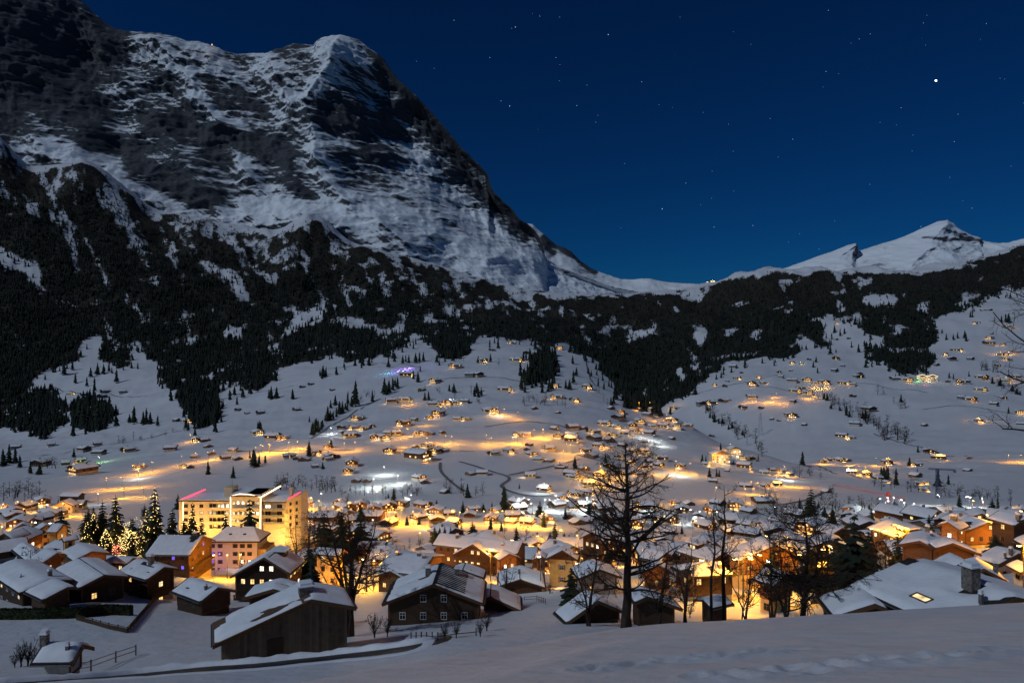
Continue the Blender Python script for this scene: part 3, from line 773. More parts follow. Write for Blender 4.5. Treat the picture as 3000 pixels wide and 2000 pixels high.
def fit_roof(pts, Ya, pmin=15, pmax=32):
    rn = P(*pts['rn'], Ya)
    best = (1e18,)
    Ls = np.concatenate([np.arange(4, 20, 0.6), np.arange(20, 34, 1.2)])
    Hs = np.concatenate([np.arange(1.8, 8, 0.35), np.arange(8, 13, 0.7)])
    def proj(x, y, z): return 1500 + F * x / y, 1000 - F * z / y
    for th in np.radians(np.arange(-180, 180, 4)):
        d = (math.sin(th), math.cos(th)); r = (math.cos(th), -math.sin(th))
        if 'rf' in pts:
            q = proj(rn.x + d[0] * 8, rn.y + d[1] * 8, rn.z)
            v1 = (q[0] - pts['rn'][0], q[1] - pts['rn'][1]); v2 = (pts['rf'][0] - pts['rn'][0], pts['rf'][1] - pts['rn'][1])
            if v1[0] * v2[0] + v1[1] * v2[1] < 0.85 * math.hypot(*v1) * math.hypot(*v2): continue
        for pd in range(pmin, pmax + 1, 3):
            tp = math.tan(math.radians(pd))
            L, H = Ls[:, None], Hs[None, :]
            tot = np.zeros(len(Ls)); hh = {}
            if 'rf' in pts:
                a, b = proj(rn.x + Ls * d[0], rn.y + Ls * d[1], rn.z)
                tot = tot + (a - pts['rf'][0]) ** 2 + (b - pts['rf'][1]) ** 2
            for side, sg in (('l', -1), ('r', 1)):
                c = np.zeros((len(Ls), len(Hs))); any_ = False
                if 'n' + side in pts:
                    a, b = proj(rn.x + sg * H * r[0], rn.y + sg * H * r[1], rn.z - H * tp)
                    c = c + (a - pts['n'+side][0]) ** 2 + (b - pts['n'+side][1]) ** 2; any_ = True
                if 'f' + side in pts:
                    a, b = proj(rn.x + L * d[0] + sg * H * r[0], rn.y + L * d[1] + sg * H * r[1], rn.z - H * tp)
                    c = c + (a - pts['f'+side][0]) ** 2 + (b - pts['f'+side][1]) ** 2; any_ = True
                if any_:
                    c = c + (H - 5) ** 2 * 0.4
                    j = c.argmin(1); tot = tot + c[np.arange(len(Ls)), j]; hh[side] = Hs[j]
            tot = tot + (Ls - 12) ** 2 * 0.15 + ((pd - 22) / 6.0) ** 2 * 6
            i = tot.argmin()
            if tot[i] < best[0]:
                l = hh['l'][i] if 'l' in hh else hh['r'][i]; rr = hh['r'][i] if 'r' in hh else hh['l'][i]
                best = (tot[i], th, Ls[i], l, rr, pd)
    return rn, best

def roof_snow(name, hwL, hwR, L, zr, tp, holes, T, seed, parent, hip=0.0, nx=None, ny=None):
    nx = nx or int(np.clip((hwL + hwR) / 0.55, 12, 40)); ny = ny or int(np.clip(L / 0.6, 12, 36))
    uu = np.concatenate([np.linspace(-1, 0, nx // 2 + 1), np.linspace(0, 1, nx // 2 + 1)[1:]])
    vv = np.linspace(0, 1, ny)
    # tighten rows at the rims
    sq = lambda t: np.sign(t) * (1 - (1 - np.abs(t)) ** 1.15)
    U, V = np.meshgrid(sq(uu), 0.5 + 0.5 * sq(vv * 2 - 1), indexing='ij')
    X = np.where(U < 0, U * (hwL - 0.12), U * (hwR - 0.12)); Y = -L / 2 + 0.12 + V * (L - 0.24)
    th = T * (0.85 + 0.5 * fbm(X / 2.2 + seed, Y / 2.2, 0 * X + seed * 1.7, 3))
    ex = np.minimum(hwR - np.abs(X), hwR) if hwL == hwR else np.where(U < 0, hwL + X, hwR - X)
    ed = np.minimum(np.minimum(ex - 0.12, Y + L / 2 - 0.12), L / 2 - 0.12 - Y)
    th = 1.2 * th * np.sqrt(np.clip(ed / 0.45, 0, 1))
    th *= 1 - 0.35 * np.exp(-(X / 0.5) ** 2)
    for (u, v, ru, rv) in holes:
        q = ((U - u) / ru) ** 2 + ((V - v) / rv) ** 2 + 0.45 * fbm(X / 1.1, Y / 1.1, 0 * X + seed, 3)
        th = th * smooth(q, 0.75, 1.15)
    rim = np.clip(-(th - 0.03), 0, 1)
    z = zr - np.abs(X) * tp + np.where(th < 0.035, -0.05, th)
    if hip:
        ye = np.clip((np.abs(Y) - (L / 2 - hip)) / hip, 0, 1)
        z = np.minimum(z, zr - ye * max(hwL, hwR) * tp + np.where(th < 0.035, -0.05, th))
    me = np_mesh(name, np.stack([X, Y, z], -1).reshape(-1, 3), grid_faces(*X.shape)[:, ::-1], M['roof_snow'], True)
    return obj(name, me, parent)

def house_body(root, hwL, hwR, L, zr, zg_low, pitch, low=2.4, mats=('plaster', 'wood'), ov=0.9, T=0.36, holes=(), chim=(), seed=1,
               win=None, roofm='roof', hip=0.0, balc=(), skylights=(), dormers=(), boards=False, y0=0.0, x0=0.0, rz=0.0, detail=True):
    """one ridge-roofed body in the root's frame (ridge along local y, near gable at -y)"""
    tp = math.tan(math.radians(pitch))
    if rz or x0 or y0:
        base = bpy.data.objects.new('wing', None); base.location = (x0, y0, 0); base.rotation_euler = (0, 0, rz)
        link(base, root); root = base
    xl, xr = -(hwL - ov), hwR - ov
    yn, yf = -L / 2 + ov * 0.9, L / 2 - ov * 0.9
    el, er = zr + xl * tp, zr - xr * tp
    low = min(low, min(el, er) - 0.6)
    wl = MB().box(xl + .05, xr - .05, yn + .05, yf - .05, zg_low, low)
    wl.obj('wall', M[mats[0]], root)
    up = MB()
    if hip: up.prism([(xl, low), (xr, low), (xr, er - .1), (xl, el - .1)], yn, yf)
    else: up.prism([(xl, low), (xr, low), (xr, er - .1), (0, zr - .26), (xl, el - .1)], yn, yf)
    up.obj('upper_wall', M[mats[1]], root)
    th = 0.24
    rf = MB()
    zl_, zr_ = zr - hwL * tp, zr - hwR * tp
    if hip:
        a = [(-hwL, -L/2, zl_), (hwR, -L/2, zr_), (hwR, L/2, zr_), (-hwL, L/2, zl_), (0, -L/2 + hip, zr), (0, L/2 - hip, zr)]
        lowv = [(x, y, z - th) for x, y, z in a[:4]]
        rf.add(a + lowv, [(0, 1, 4), (1, 2, 5, 4), (2, 3, 5), (3, 0, 4, 5), (6, 7, 1, 0), (7, 8, 2, 1), (8, 9, 3, 2), (9, 6, 0, 3), (9, 8, 7, 6)])
    else:
        rf.prism([(-hwL, zl_), (0, zr), (hwR, zr_), (hwR, zr_ - th), (0, zr - th), (-hwL, zl_ - th)], -L/2, L/2)
    R_ = rf.obj('roof', M[roofm], root)
    if boards:
        for sgn, hw in ((-1, hwL),):
            pass
    if not hip and detail:
        for (xa, za) in ((-hwL, zl_), (hwR, zr_)):
            yb = -L/2 - .05
            MB().hexa([(xa, yb, za - .42), (0, yb, zr - .42), (0, -L/2 - .003, zr - .42), (xa, -L/2 - .003, za - .42), (xa, yb, za - .02), (0, yb, zr - .02), (0, -L/2 - .003, zr - .02), (xa, -L/2 - .003, za - .02)]).obj('barge_board', M['wood'], root)
            sg_ = -1 if xa < 0 else 1
            MB().tube((xa + sg_ * .09, -L/2 + .1, za - .16), (xa + sg_ * .09, L/2 - .1, za - .16), .09, .09, 5).obj('gutter', M['metal'], root)
        if mats[1] != 'barn':
            for q_ in (xl, xr):
                sg_ = -1 if q_ < 0 else 1
                ez = zr - abs(q_) * tp - .2
                if ez > low + .3: MB().box(q_ - .13, q_ + .13, yn - .07, yn - .005, low + .02, ez).obj('corner_post', M['wood'], root)
            MB().box(xl + .14, xr - .14, yn - .06, yn - .005, low - .02, low + .2).obj('sill_beam', M['wood'], root)
    if T > 0: roof_snow('roof_snow', hwL, hwR, L, zr, tp, holes, T, seed, root, hip)
    for (u, v, hgt, sz) in chim:
        cx = u * (hwL if u < 0 else hwR); cy = -L/2 + v * L; cz = zr - abs(cx) * tp
        c = MB().box(cx - sz/2, cx + sz/2, cy - sz/2, cy + sz/2, cz - 0.8, cz + hgt).obj('chimney', M['stone'], root)
        MB().box(cx - sz*.62, cx + sz*.62, cy - sz*.62, cy + sz*.62, cz + hgt + .003, cz + hgt + .12).box(cx - sz*.45, cx + sz*.45, cy - sz*.45, cy + sz*.45, cz + hgt + .123, cz + hgt + .4).obj('chimney_cap', M['roof_snow'], c if root.parent is None else root)
    for (u, v, w_, h_, pane) in skylights:
        hw = hwL if u < 0 else hwR; sg = -1 if u < 0 else 1
        cx = abs(u) * hw; cy = -L/2 + v * L; a_ = math.radians(pitch)
        o = bpy.data.objects.new('skylight', MB().box(-h_/2, h_/2, -w_/2, -w_/2 + .12, 0, .5).box(-h_/2, h_/2, w_/2 - .12, w_/2, 0, .5).box(-h_/2, -h_/2 + .12, -w_/2 + .12, w_/2 - .12, 0, .5).box(h_/2 - .12, h_/2, -w_/2 + .12, w_/2 - .12, 0, .5).mesh('skylight', M['frame']))
        o.location = (sg * cx, cy, zr - cx * tp); o.rotation_euler = (0, sg * a_, 0); link(o, root)
        obj('pane', MB().box(-h_/2 + .12, h_/2 - .12, -w_/2 + .12, w_/2 - .12, .30, .40).mesh('pane', M[pane]), o)
    for (u, v, w_, pane) in dormers:
        hw = hwL if u < 0 else hwR; sg = -1 if u < 0 else 1
        cx = abs(u) * hw; cy = -L/2 + v * L; cz = zr - cx * tp
        b = MB().add([(sg*(cx), cy - w_/2, cz - .3), (sg*(cx), cy + w_/2, cz - .3), (sg*(cx - 2.6), cy + w_/2, cz - .3), (sg*(cx - 2.6), cy - w_/2, cz - .3),
                      (sg*cx, cy - w_/2, cz + 1.3), (sg*cx, cy + w_/2, cz + 1.3), (sg*(cx - 2.6), cy + w_/2, cz + 1.5), (sg*(cx - 2.6), cy - w_/2, cz + 1.5)],
                     [(0,1,2,3),(4,7,6,5),(0,4,5,1),(1,5,6,2),(2,6,7,3),(3,7,4,0)])
        dm = b.obj('dormer', M[mats[1]], root)
        MB().box(min(sg*(cx + .5), sg*(cx - 2.9)), max(sg*(cx + .5), sg*(cx - 2.9)), cy - w_/2 - .4, cy + w_/2 + .4, cz + 1.45, cz + 1.8).obj('dormer_roof', M['roof_snow'], dm)
        window(root, sg * (cx + .01), cy, cz + .62, sg * PI/2, w_ * .6, .85, pane)
    W = dict(sz=(0.95, 1.15), gap=2.3, storey=2.7, lit=0.3, panes=('warm', 'soft'), fr='frame', shut=False, sides='nlr', rows=9)
    W.update(win or {})
    rr = random.Random(seed * 13 + 5)
    wd, hg = W['sz']
    def pane():
        return rr.choice(W['panes']) if rr.random() < W['lit'] else 'glass'
    ztop = min(el, er)
    for side in W['sides']:
        if side in 'nf':
            wdt, c0, top = xr - xl, (xl + xr) / 2, None
        else:
            wdt, c0, top = yf - yn, 0, (el if side == 'l' else er)
        z = (top - 1.5) if top is not None else (max(el, er) + 0.2 if not hip else ztop - 1.4)
        k = 0
        while z > 0.9 and k < W['rows']:
            n = max(1, int((wdt - 1.0) / W['gap']))
            for i in range(n):
                q = c0 + (i - (n - 1) / 2) * W['gap'] * min(1.25, (wdt - 1) / (n * W['gap']))
                if side in 'nf':
                    if z + hg / 2 > zr - abs(q) * tp - wd * .5 * tp - 0.45 and not hip: continue
                    yy, ang = (yn - .004, 0) if side == 'n' else (yf + .004, PI)
                    window(root, q, yy, z, ang, wd, hg, pane(), W['fr'], W['shut'])
                else:
                    if side == 'l': window(root, xl - .004, q, z, -PI/2, wd, hg, pane(), W['fr'], W['shut'])
                    else: window(root, xr + .004, q, z, PI/2, wd, hg, pane(), W['fr'], W['shut'])
            z -= W['storey']; k += 1
    for zb in balc:
        b = MB().box(xl - .02, xr + .02, yn - 1.25, yn - .01, zb - .12, zb)
        nb = int((xr - xl) / .38)
        b.box(xl - .02, xr + .02, yn - 1.25, yn - 1.17, zb + .92, zb + 1.02)
        for i in range(nb):
            q = xl + (i + .5) * (xr - xl) / nb
            b.box(q - .14, q + .14, yn - 1.235, yn - 1.19, zb + .08, zb + .92)
        b.obj('balcony', M['wood_dark'], root)
    return root

HOUSES = []
def facade_lamp(root, loc, power, col=(1.0, .38, .04)):
    ld = bpy.data.lights.new('wall_light', 'POINT'); ld.energy = power; ld.color = col; ld.shadow_soft_size = .3
    lo = bpy.data.objects.new('wall_light', ld); lo.location = loc; link(lo, root)
def house(name, label, cat, zone, Ya, pts, low=2.4, group=None, Hmin=None, flood=(), lean=None, **kw):
    p = {k: zc(zone, v) for k, v in pts.items()}
    rn, (err, th, L, hl, hr, pd) = fit_roof(p, Ya)
    if lean: hr = lean
    dx, dy = math.sin(th), math.cos(th)
    c = Vector((rn.x + dx * L / 2, rn.y + dy * L / 2, 0))
    zs = []
    for a_ in (-.45, .45):
        for b_ in (-.8 * hl, .8 * hr):
            zs.append(gz(c.x + dx * L * a_ + dy * b_, c.y + dy * L * a_ - dx * b_))
    zg = min(zs)
    if Hmin and rn.z - zg < Hmin: zg = rn.z - Hmin
    root = empty(name, (c.x, c.y, zg), -th)
    tag(root, label, cat, group)
    house_body(root, hl, hr, L, rn.z - zg, -2.5, pd, low=low, **kw)
    HOUSES.append((c.x, c.y, max(L, hl + hr) * .55))
    for side, pw in flood:
        lx, ly = {'n': (0.0, -L/2 - 4.5), 'l': (-hl - 3.5, 0.0), 'r': (hr + 3.5, 0.0)}[side]
        facade_lamp(root, (lx, ly, 3.2), pw)
    if rn.z - zg > 9.5: print('TALL %.1f' % (rn.z - zg), label[:50], Ya)
    if err > 900: print('fit', label[:34], 'err %.0f L%.1f hw%.1f/%.1f p%d H%.1f' % (err, L, hl, hr, pd, rn.z - zg))
    root['dims'] = (L, hl, hr, rn.z - zg, pd)
    return root

# street lamps ------------------------------------------------------
LAMPS = {}
def lamp_meshes(hgt, glow):
    k = (round(hgt, 1), glow)
    if k not in LAMPS:
        pole = MB().tube((0, 0, -.3), (0, 0, hgt), .11, .07, 6).tube((0, 0, hgt - .05), (0, -1.0, hgt + .25), .06, .05, 5).mesh('pole', M['metal'])
        head = MB().hexa([(-.2, -1.7, hgt + .2), (.2, -1.7, hgt + .2), (.2, -.9, hgt + .16), (-.2, -.9, hgt + .16), (-.14, -1.66, hgt + .36), (.14, -1.66, hgt + .36), (.14, -.94, hgt + .34), (-.14, -.94, hgt + .34)]).mesh('lamp_head', M['metal'])
        gl = MB().hexa([(-.16, -1.62, hgt + .05), (.16, -1.62, hgt + .05), (.16, -1.0, hgt + .02), (-.16, -1.0, hgt + .02), (-.19, -1.66, hgt + .19), (.19, -1.66, hgt + .19), (.19, -.94, hgt + .155), (-.19, -.94, hgt + .155)]).mesh('lamp_glass', M[glow])
        LAMPS[k] = (pole, head, gl)
    return LAMPS[k]
SODIUM = (1.0, 0.34, 0.015)
LAMP_ROOTS = []
def street_lamp(loc, power, label, group, hgt=8.0, col=SODIUM, glow='lamp_glow', rz=0.0, soft=0.35):
    root = empty('street_lamp', loc, rz)
    tag(root, label, 'street lamp', group)
    a_, b_, c_ = lamp_meshes(hgt, glow)
    obj('pole', a_, root); hd = obj('lamp_head', b_, root); obj('lamp_glass', c_, hd)
    ld = bpy.data.lights.new('lamp_light', 'POINT'); ld.energy = power; ld.color = col; ld.shadow_soft_size = soft
    lo = bpy.data.objects.new('lamp_light', ld); lo.location = (0, -1.3, hgt - .25); link(lo, root)
    return root

# bare trees --------------------------------------------------------
def tubes(Pts, Rad, sides):
    """Pts (n,k,3), Rad (n,k) -> verts, quad faces"""
    n, k, _ = Pts.shape
    d = np.gradient(Pts, axis=1); d /= np.linalg.norm(d, axis=2, keepdims=True) + 1e-9
    up = np.where(np.abs(d[..., 2:3]) > 0.9, np.array([1.0, 0, 0]), np.array([0, 0, 1.0]))
    a = np.cross(d, up); a /= np.linalg.norm(a, axis=2, keepdims=True) + 1e-9
    b = np.cross(d, a)
    ang = np.arange(sides) * 2 * PI / sides
    V = Pts[:, :, None, :] + Rad[:, :, None, None] * (np.cos(ang)[None, None, :, None] * a[:, :, None, :] + np.sin(ang)[None, None, :, None] * b[:, :, None, :])
    i = np.arange(n * k * sides).reshape(n, k, sides)
    q = np.stack([i[:, :-1, :], np.roll(i[:, :-1, :], -1, 2), np.roll(i[:, 1:, :], -1, 2), i[:, 1:, :]], -1).reshape(-1, 4)
    return V.reshape(-1, 3), q
def grow(g, parents, prad, nper, t0, t1, length, up, spread, k, rscale, wob, env=None):
    """children curves growing from parent curves (n,m,3)"""
    n, m, _ = parents.shape
    idx = np.repeat(np.arange(n), nper)
    t = g.uniform(t0, t1, len(idx))
    f = t * (m - 1); j = np.minimum(f.astype(int), m - 2); fr = (f - j)[:, None]
    s = parents[idx, j] * (1 - fr) + parents[idx, j + 1] * fr
    r0 = (prad[idx, j] * (1 - fr[:, 0]) + prad[idx, j + 1] * fr[:, 0])
    pd = parents[idx, j + 1] - parents[idx, j]; plen = np.linalg.norm(parents[:, -1] - parents[:, 0], axis=1)[idx]
    pd /= np.linalg.norm(pd, axis=1, keepdims=True) + 1e-9
    rnd = g.normal(size=(len(idx), 3)); rnd -= (rnd * pd).sum(1, keepdims=True) * pd; rnd /= np.linalg.norm(rnd, axis=1, keepdims=True) + 1e-9
    d = pd * (1 - spread) + rnd * spread; d /= np.linalg.norm(d, axis=1, keepdims=True)
    ln = length * plen * g.uniform(0.6, 1.15, len(idx)) * ((1 - 0.55 * t) if env is None else env(t))
    out = np.zeros((len(idx), k, 3)); out[:, 0] = s
    for q in range(1, k):
        out[:, q] = out[:, q - 1] + d * (ln / (k - 1))[:, None]
        d = d + g.normal(size=d.shape) * wob + np.array([0, 0, up]); d /= np.linalg.norm(d, axis=1, keepdims=True)
    R = (np.minimum(r0 * rscale, ln * 0.023 + .004))[:, None] * np.linspace(1, 0.35, k)[None]
    return out, R
def bare_tree_mesh(name, H, r0, seed, n1=26, n2=7, n3=5, n4=0, l1=0.42, clear=0.18, up=0.05, spread1=0.8, split=0, lean=0.0, twig=0.012, env=None):
    g = np.random.default_rng(seed)
    k = 12
    z = np.linspace(0, 1, k)
    tr = np.zeros((1 + split, k, 3)); TR = np.zeros((1 + split, k))
    for s in range(1 + split):
        w = np.cumsum(g.normal(size=(k, 2)) * H * 0.008, 0)
        hh = H if s == 0 else H * g.uniform(.78, .97)
        tr[s, :, 2] = z * hh; tr[s, :, :2] = w
        if s or split:
            an = g.uniform(0, 2 * PI) if s == 0 else s * 2.4 + g.uniform(-.4, .4)
            off = H * (0.10 if s == 0 else g.uniform(.16, .32)) * smooth(z, 0.12, 1.0)
            tr[s, :, 0] += off * math.cos(an); tr[s, :, 1] += off * math.sin(an)
        tr[s, :, 0] += lean * z * H
        TR[s] = r0 * (0.9 if s else 1) * (1 - z) ** 0.85 + 0.02
        if s: TR[s] *= 0.7
    TR[:, 0] *= 1.35
    V, Q, off = [], [], 0
    def put(p, r, sides):
        nonlocal off
        v, q = tubes(p, r, sides); V.append(v); Q.append(q + off); off += len(v)
    put(tr, TR, 8)
    b1, R1 = grow(g, tr, TR, n1, clear, 0.98, l1, up, spread1, 8, 0.55, 0.15, env)
    put(b1, R1, 5)
    b2, R2 = grow(g, b1, R1, n2, 0.2, 1.0, 0.50, up, 0.6, 6, 0.6, 0.17)
    put(b2, np.maximum(R2, twig), 4)
    b3, R3 = grow(g, b2, R2, n3, 0.15, 1.0, 0.55, up * .6, 0.6, 4, 0.7, 0.14)
    put(b3, np.maximum(R3, twig * .8), 3)
    if n4:
        b4, R4 = grow(g, b3, R3, n4, 0.2, 1.0, 0.6, 0, 0.55, 3, 0.7, 0.15)
        put(b4, np.maximum(R4, twig * .6), 3)
    tk = len(tubes(tr, TR, 8)[0])
    return np.concatenate(V), np.concatenate(Q), tk
def bare_tree(name, loc, label, cat='tree', group=None, rz=0.0, barkm='bark', **kw):
    V, Q, tk = bare_tree_mesh(name, seed=kw.pop('seed'), **kw)
    root = empty(name, loc, rz)
    tag(root, label, cat, group)
    tq = Q[(Q < tk).all(1)]; cq = Q[(Q >= tk).all(1)] - tk
    obj('trunk', np_mesh('trunk', V[:tk], tq, M[barkm], True), root)
    obj('crown', np_mesh('crown', V[tk:], cq, M['twig'], True), root)
    return root

# spruces with drooping tiers of boughs -----------------------------
def spruce_mesh(seed, H=1.0, tiers=13, boughs=9, width=0.2, frond=3):
    r = random.Random(seed); vs, fs = [], []
    for k in range(tiers):
        t = k / (tiers - 1)
        z = 0.07 + 0.90 * t ** 0.92
        rad = width * (1 - t) ** 0.78 * r.uniform(.82, 1.15) + 0.008
        n = max(5, int(boughs * (1 - 0.5 * t)))
        ph = r.uniform(0, 2 * PI)
        for i in range(n):
            a = ph + 2 * PI * i / n + r.uniform(-.25, .25)
            rr = rad * r.uniform(.65, 1.18)
            dz = -rr * r.uniform(.25, .65)
            wd = rr * r.uniform(.30, .46)
            ca, sa = math.cos(a), math.sin(a)
            b = len(vs)
            for q in range(frond):
                f = (q + 1) / frond
                w = wd * (1.0 - 0.55 * f) * r.uniform(.8, 1.2)
                x, zz = rr * f, z + dz * f ** 1.3 + r.uniform(-.006, .006)
                vs += [(x * ca - w * sa, x * sa + w * ca, zz - w * .35), (x * ca, x * sa, zz + .012), (x * ca + w * sa, x * sa - w * ca, zz - w * .35)]
            vs.append((0, 0, z + .02))
            o = len(vs) - 1
            fs += [(o, b, b + 1), (o, b + 1, b + 2)]
            for q in range(frond - 1):
                c, d = b + 3 * q, b + 3 * q + 3
                fs += [(c, d, d + 1), (c, d + 1, c + 1), (c + 1, d + 1, d + 2), (c + 1, d + 2, c + 2)]
    return vs, fs
SPR = []
for sd, (ti, bo, wi) in enumerate(((17, 12, .21), (15, 11, .25), (18, 12, .17), (14, 11, .28), (19, 13, .23))):
    v_, f_ = spruce_mesh(40 + sd, tiers=ti, boughs=bo, width=wi)
    SPR.append((np_mesh('crown', v_, f_, M['conifer']), MB().tube((0, 0, -.05), (0, 0, .93), .018, .003, 5).mesh('trunk', M['bark'])))
SPR_LO = []
for sd, (ti, wi) in enumerate(((6, .20), (7, .17), (5, .24), (7, .21))):
    v_, f_ = spruce_template(random.Random(60 + sd), ti, 7, wi)
    SPR_LO.append((np_mesh('crown', v_, f_, M['conifer']), MB().tube((0, 0, -.05), (0, 0, .9), .02, .003, 4).mesh('trunk', M['bark'])))
def spruce(loc, H, label, group=None, lo=False, name='spruce_tree', k=None, wide=1.0, mat=None):
    root = empty(name, loc, random.uniform(0, 6.28))
    tag(root, label, 'tree', group)
    S = SPR_LO if lo else SPR
    c, t = S[random.randrange(len(S)) if k is None else k]
    obj('trunk', t, root, sc=(H, H, H)); cr = obj('crown', c, root, sc=(H * wide, H * wide, H))
    return root
# ------------------------------------------------------------------ the houses below the slope, one by one
VG = 'houses of the village'
DARK = ('plaster', 'wood_dark')
def V(label, zone, Ya, pts, name=None, cat='house', **kw):
    name = name or ('chalet' if 'chalet' in label.split(' of ')[0].split(' behind ')[0].split(' below ')[0] else 'village_house')
    return house(name, label, cat, zone, Ya, pts, group=VG, **kw)

# the old barn in front
barn = V('old timber barn with half-bare snowy roof beside the road bend', 'z2', 76,
  dict(rn=(755, 978), rf=(690, 850), nl=(50, 1285), nr=(1075, 1095), fr=(962, 925)), name='barn', cat='barn', low=1.7,
  mats=('stone', 'barn'), T=0.30, holes=((-.42, .22, .26, .15), (-.50, .45, .10, .10), (-.06, .25, .07, .28), (-.93, .85, .09, .22), (-.80, .4, .05, .05)), chim=((-.03, .42, .9, 1.5),), seed=3,
  roofm='boards', win=dict(sides=''))
L_, hl_, hr_, H_, pd_ = barn['dims']
tp_ = math.tan(math.radians(pd_))
# its gable is sheathed in upright boards, each one visible
xb = -(hl_ - .9); rb = random.Random(5)
yn_ = -L_ / 2 + .81
while xb < hr_ - 1.2:
    wb = rb.uniform(.30, .42)
    zt = H_ - max(abs(xb), abs(xb + wb)) * tp_ - .32
    zb = 1.75 + rb.uniform(-.05, .05)
    if zt - zb > .4:
        dp = rb.uniform(.02, .055)
        MB().box(xb + .012, xb + wb - .012, yn_ - dp, yn_ - .004, zb, zt).obj('board', M['barn'], barn)
    xb += wb
MB().box(-4.6, -2.9, yn_ - .09, yn_ - .06, 1.8, 4.3).obj('barn_door', M['wood_dark'], barn)
MB().box(1.6, 3.2, yn_ - .10, yn_ - .06, 1.2, 1.6).obj('snow_sill', M['roof_snow'], barn)
for k in range(9):       # bare boards where the snow slid off
    y_ = -L_ / 2 + L_ * (.10 + .028 * k)
    MB().hexa([(-hl_ * .66, y_, H_ - hl_ * .66 * tp_ + .01), (-hl_ * .16, y_, H_ - hl_ * .16 * tp_ + .01), (-hl_ * .16, y_ + .30, H_ - hl_ * .16 * tp_ + .01), (-hl_ * .66, y_ + .30, H_ - hl_ * .66 * tp_ + .01),
               (-hl_ * .66, y_, H_ - hl_ * .66 * tp_ + .05), (-hl_ * .16, y_, H_ - hl_ * .16 * tp_ + .05), (-hl_ * .16, y_ + .28, H_ - hl_ * .16 * tp_ + .06), (-hl_ * .66, y_ + .28, H_ - hl_ * .66 * tp_ + .06)]).obj('roof_board', M['boards'], barn)

# dark house right of it with the ribbed roof
h9 = V('black timber house with ribbed snow-striped roof and white plaster base beside the barn', 'z2', 104,
  dict(rn=(1612, 870), rf=(1645, 730), nl=(1250, 1000), nr=(1964, 1017), fl=(1340, 838)), low=1.7, mats=('plaster', 'wood_dark'), T=.26,
  holes=((-.25, .5, .13, .07), (-.62, .55, .25, .06), (.02, .5, .05, .6), (-.97, .5, .08, .6)), chim=((-.18, .55, 1.3, .8), (.40, .7, 1.3, .7)), seed=9,
  win=dict(sides='n', lit=.25, panes=('soft', 'red_pane'), gap=2.6, fr='frame_white', rows=2))
L_, hl_, hr_, H_, pd_ = h9['dims']; tp_ = math.tan(math.radians(pd_))
for k in range(13):      # standing ribs catch the snow
    y_ = -L_ / 2 + .5 + k * (L_ - 1.2) / 12
    MB().hexa([(.15, y_, H_ - .15 * tp_ + .02), (hr_ * .62, y_, H_ - hr_ * .62 * tp_ + .02), (hr_ * .62, y_ + .16, H_ - hr_ * .62 * tp_ + .02), (.15, y_ + .16, H_ - .15 * tp_ + .02),
               (.15, y_, H_ - .15 * tp_ + .42), (hr_ * .62, y_, H_ - hr_ * .62 * tp_ + .40), (hr_ * .62, y_ + .14, H_ - hr_ * .62 * tp_ + .40), (.15, y_ + .14, H_ - .15 * tp_ + .42)]).obj('roof_rib', M['roof'], h9)
yn_ = -L_ / 2 + .81
MB().box(-1.0, .0, yn_ - .12, yn_ - .06, -.6, 1.9).obj('door', M['wood_dark'], h9)
pr = MB().box(2.6, 6.6, yn_ - 2.6, yn_ - .1, 1.1, 1.35).obj('porch_roof', M['wood'], h9)
MB().box(2.5, 6.7, yn_ - 2.7, yn_ - .1, 1.353, 1.7).obj('porch_snow', M['roof_snow'], pr)
for k in range(12): MB().box(2.65 + k * .34, 2.78 + k * .34, yn_ - 2.66, yn_ - 2.60, -.7, 1.09).obj('porch_slat', M['wood'], h9)

V('small plain cottage tucked against the right side of the ribbed-roof house', 'z3', 112,
  dict(rn=(567, 958), rf=(577, 862), nr=(790, 1066), fr=(795, 956), nl=(528, 968)), mats=DARK, seed=10, T=.34, holes=((.02, .5, .08, .6),), win=dict(sides='nr', lit=.1))
V('grey-roofed house just behind the ribbed-roof house, bare streaks in its snow', 'z3', 130,
  dict(rn=(372, 770), rf=(385, 697), nr=(530, 842), fr=(550, 775), nl=(280, 748)), mats=DARK, seed=11, T=.22, holes=((.35, .3, .14, .10), (.6, .6, .12, .06), (.05, .5, .08, .7)), win=dict(sides='n', lit=.2))
V('low shed with an uneven snowy roof left of the tall bare tree', 'z3', 88,
  dict(rn=(1335, 985), rf=(1235, 935), nl=(1110, 1122), fl=(1010, 1066), nr=(1525, 1106)), name='shed', cat='shed', mats=('wood_dark', 'wood_dark'), seed=17, T=.3, win=dict(sides=''), low=1.2)
V('dark shed with a slim snowy roof directly right of the tall tree trunk', 'b6', 86,
  dict(rn=(930, 1160), rf=(800, 1030), nr=(1410, 1340), nl=(780, 1225)), name='shed', cat='shed', mats=('wood_dark', 'wood_dark'), seed=18, T=.3, win=dict(sides=''), low=1.2)
V('grey house with a lit red lantern, half hidden left of the tall tree', 'z3', 128,
  dict(rn=(1345, 765), rf=(1290, 684), nl=(1195, 828), fl=(1120, 760)), mats=('grey', 'grey'), seed=16, T=.3, holes=((-.4, .4, .2, .1),), win=dict(sides='nl', lit=.25, panes=('warm', 'soft')))

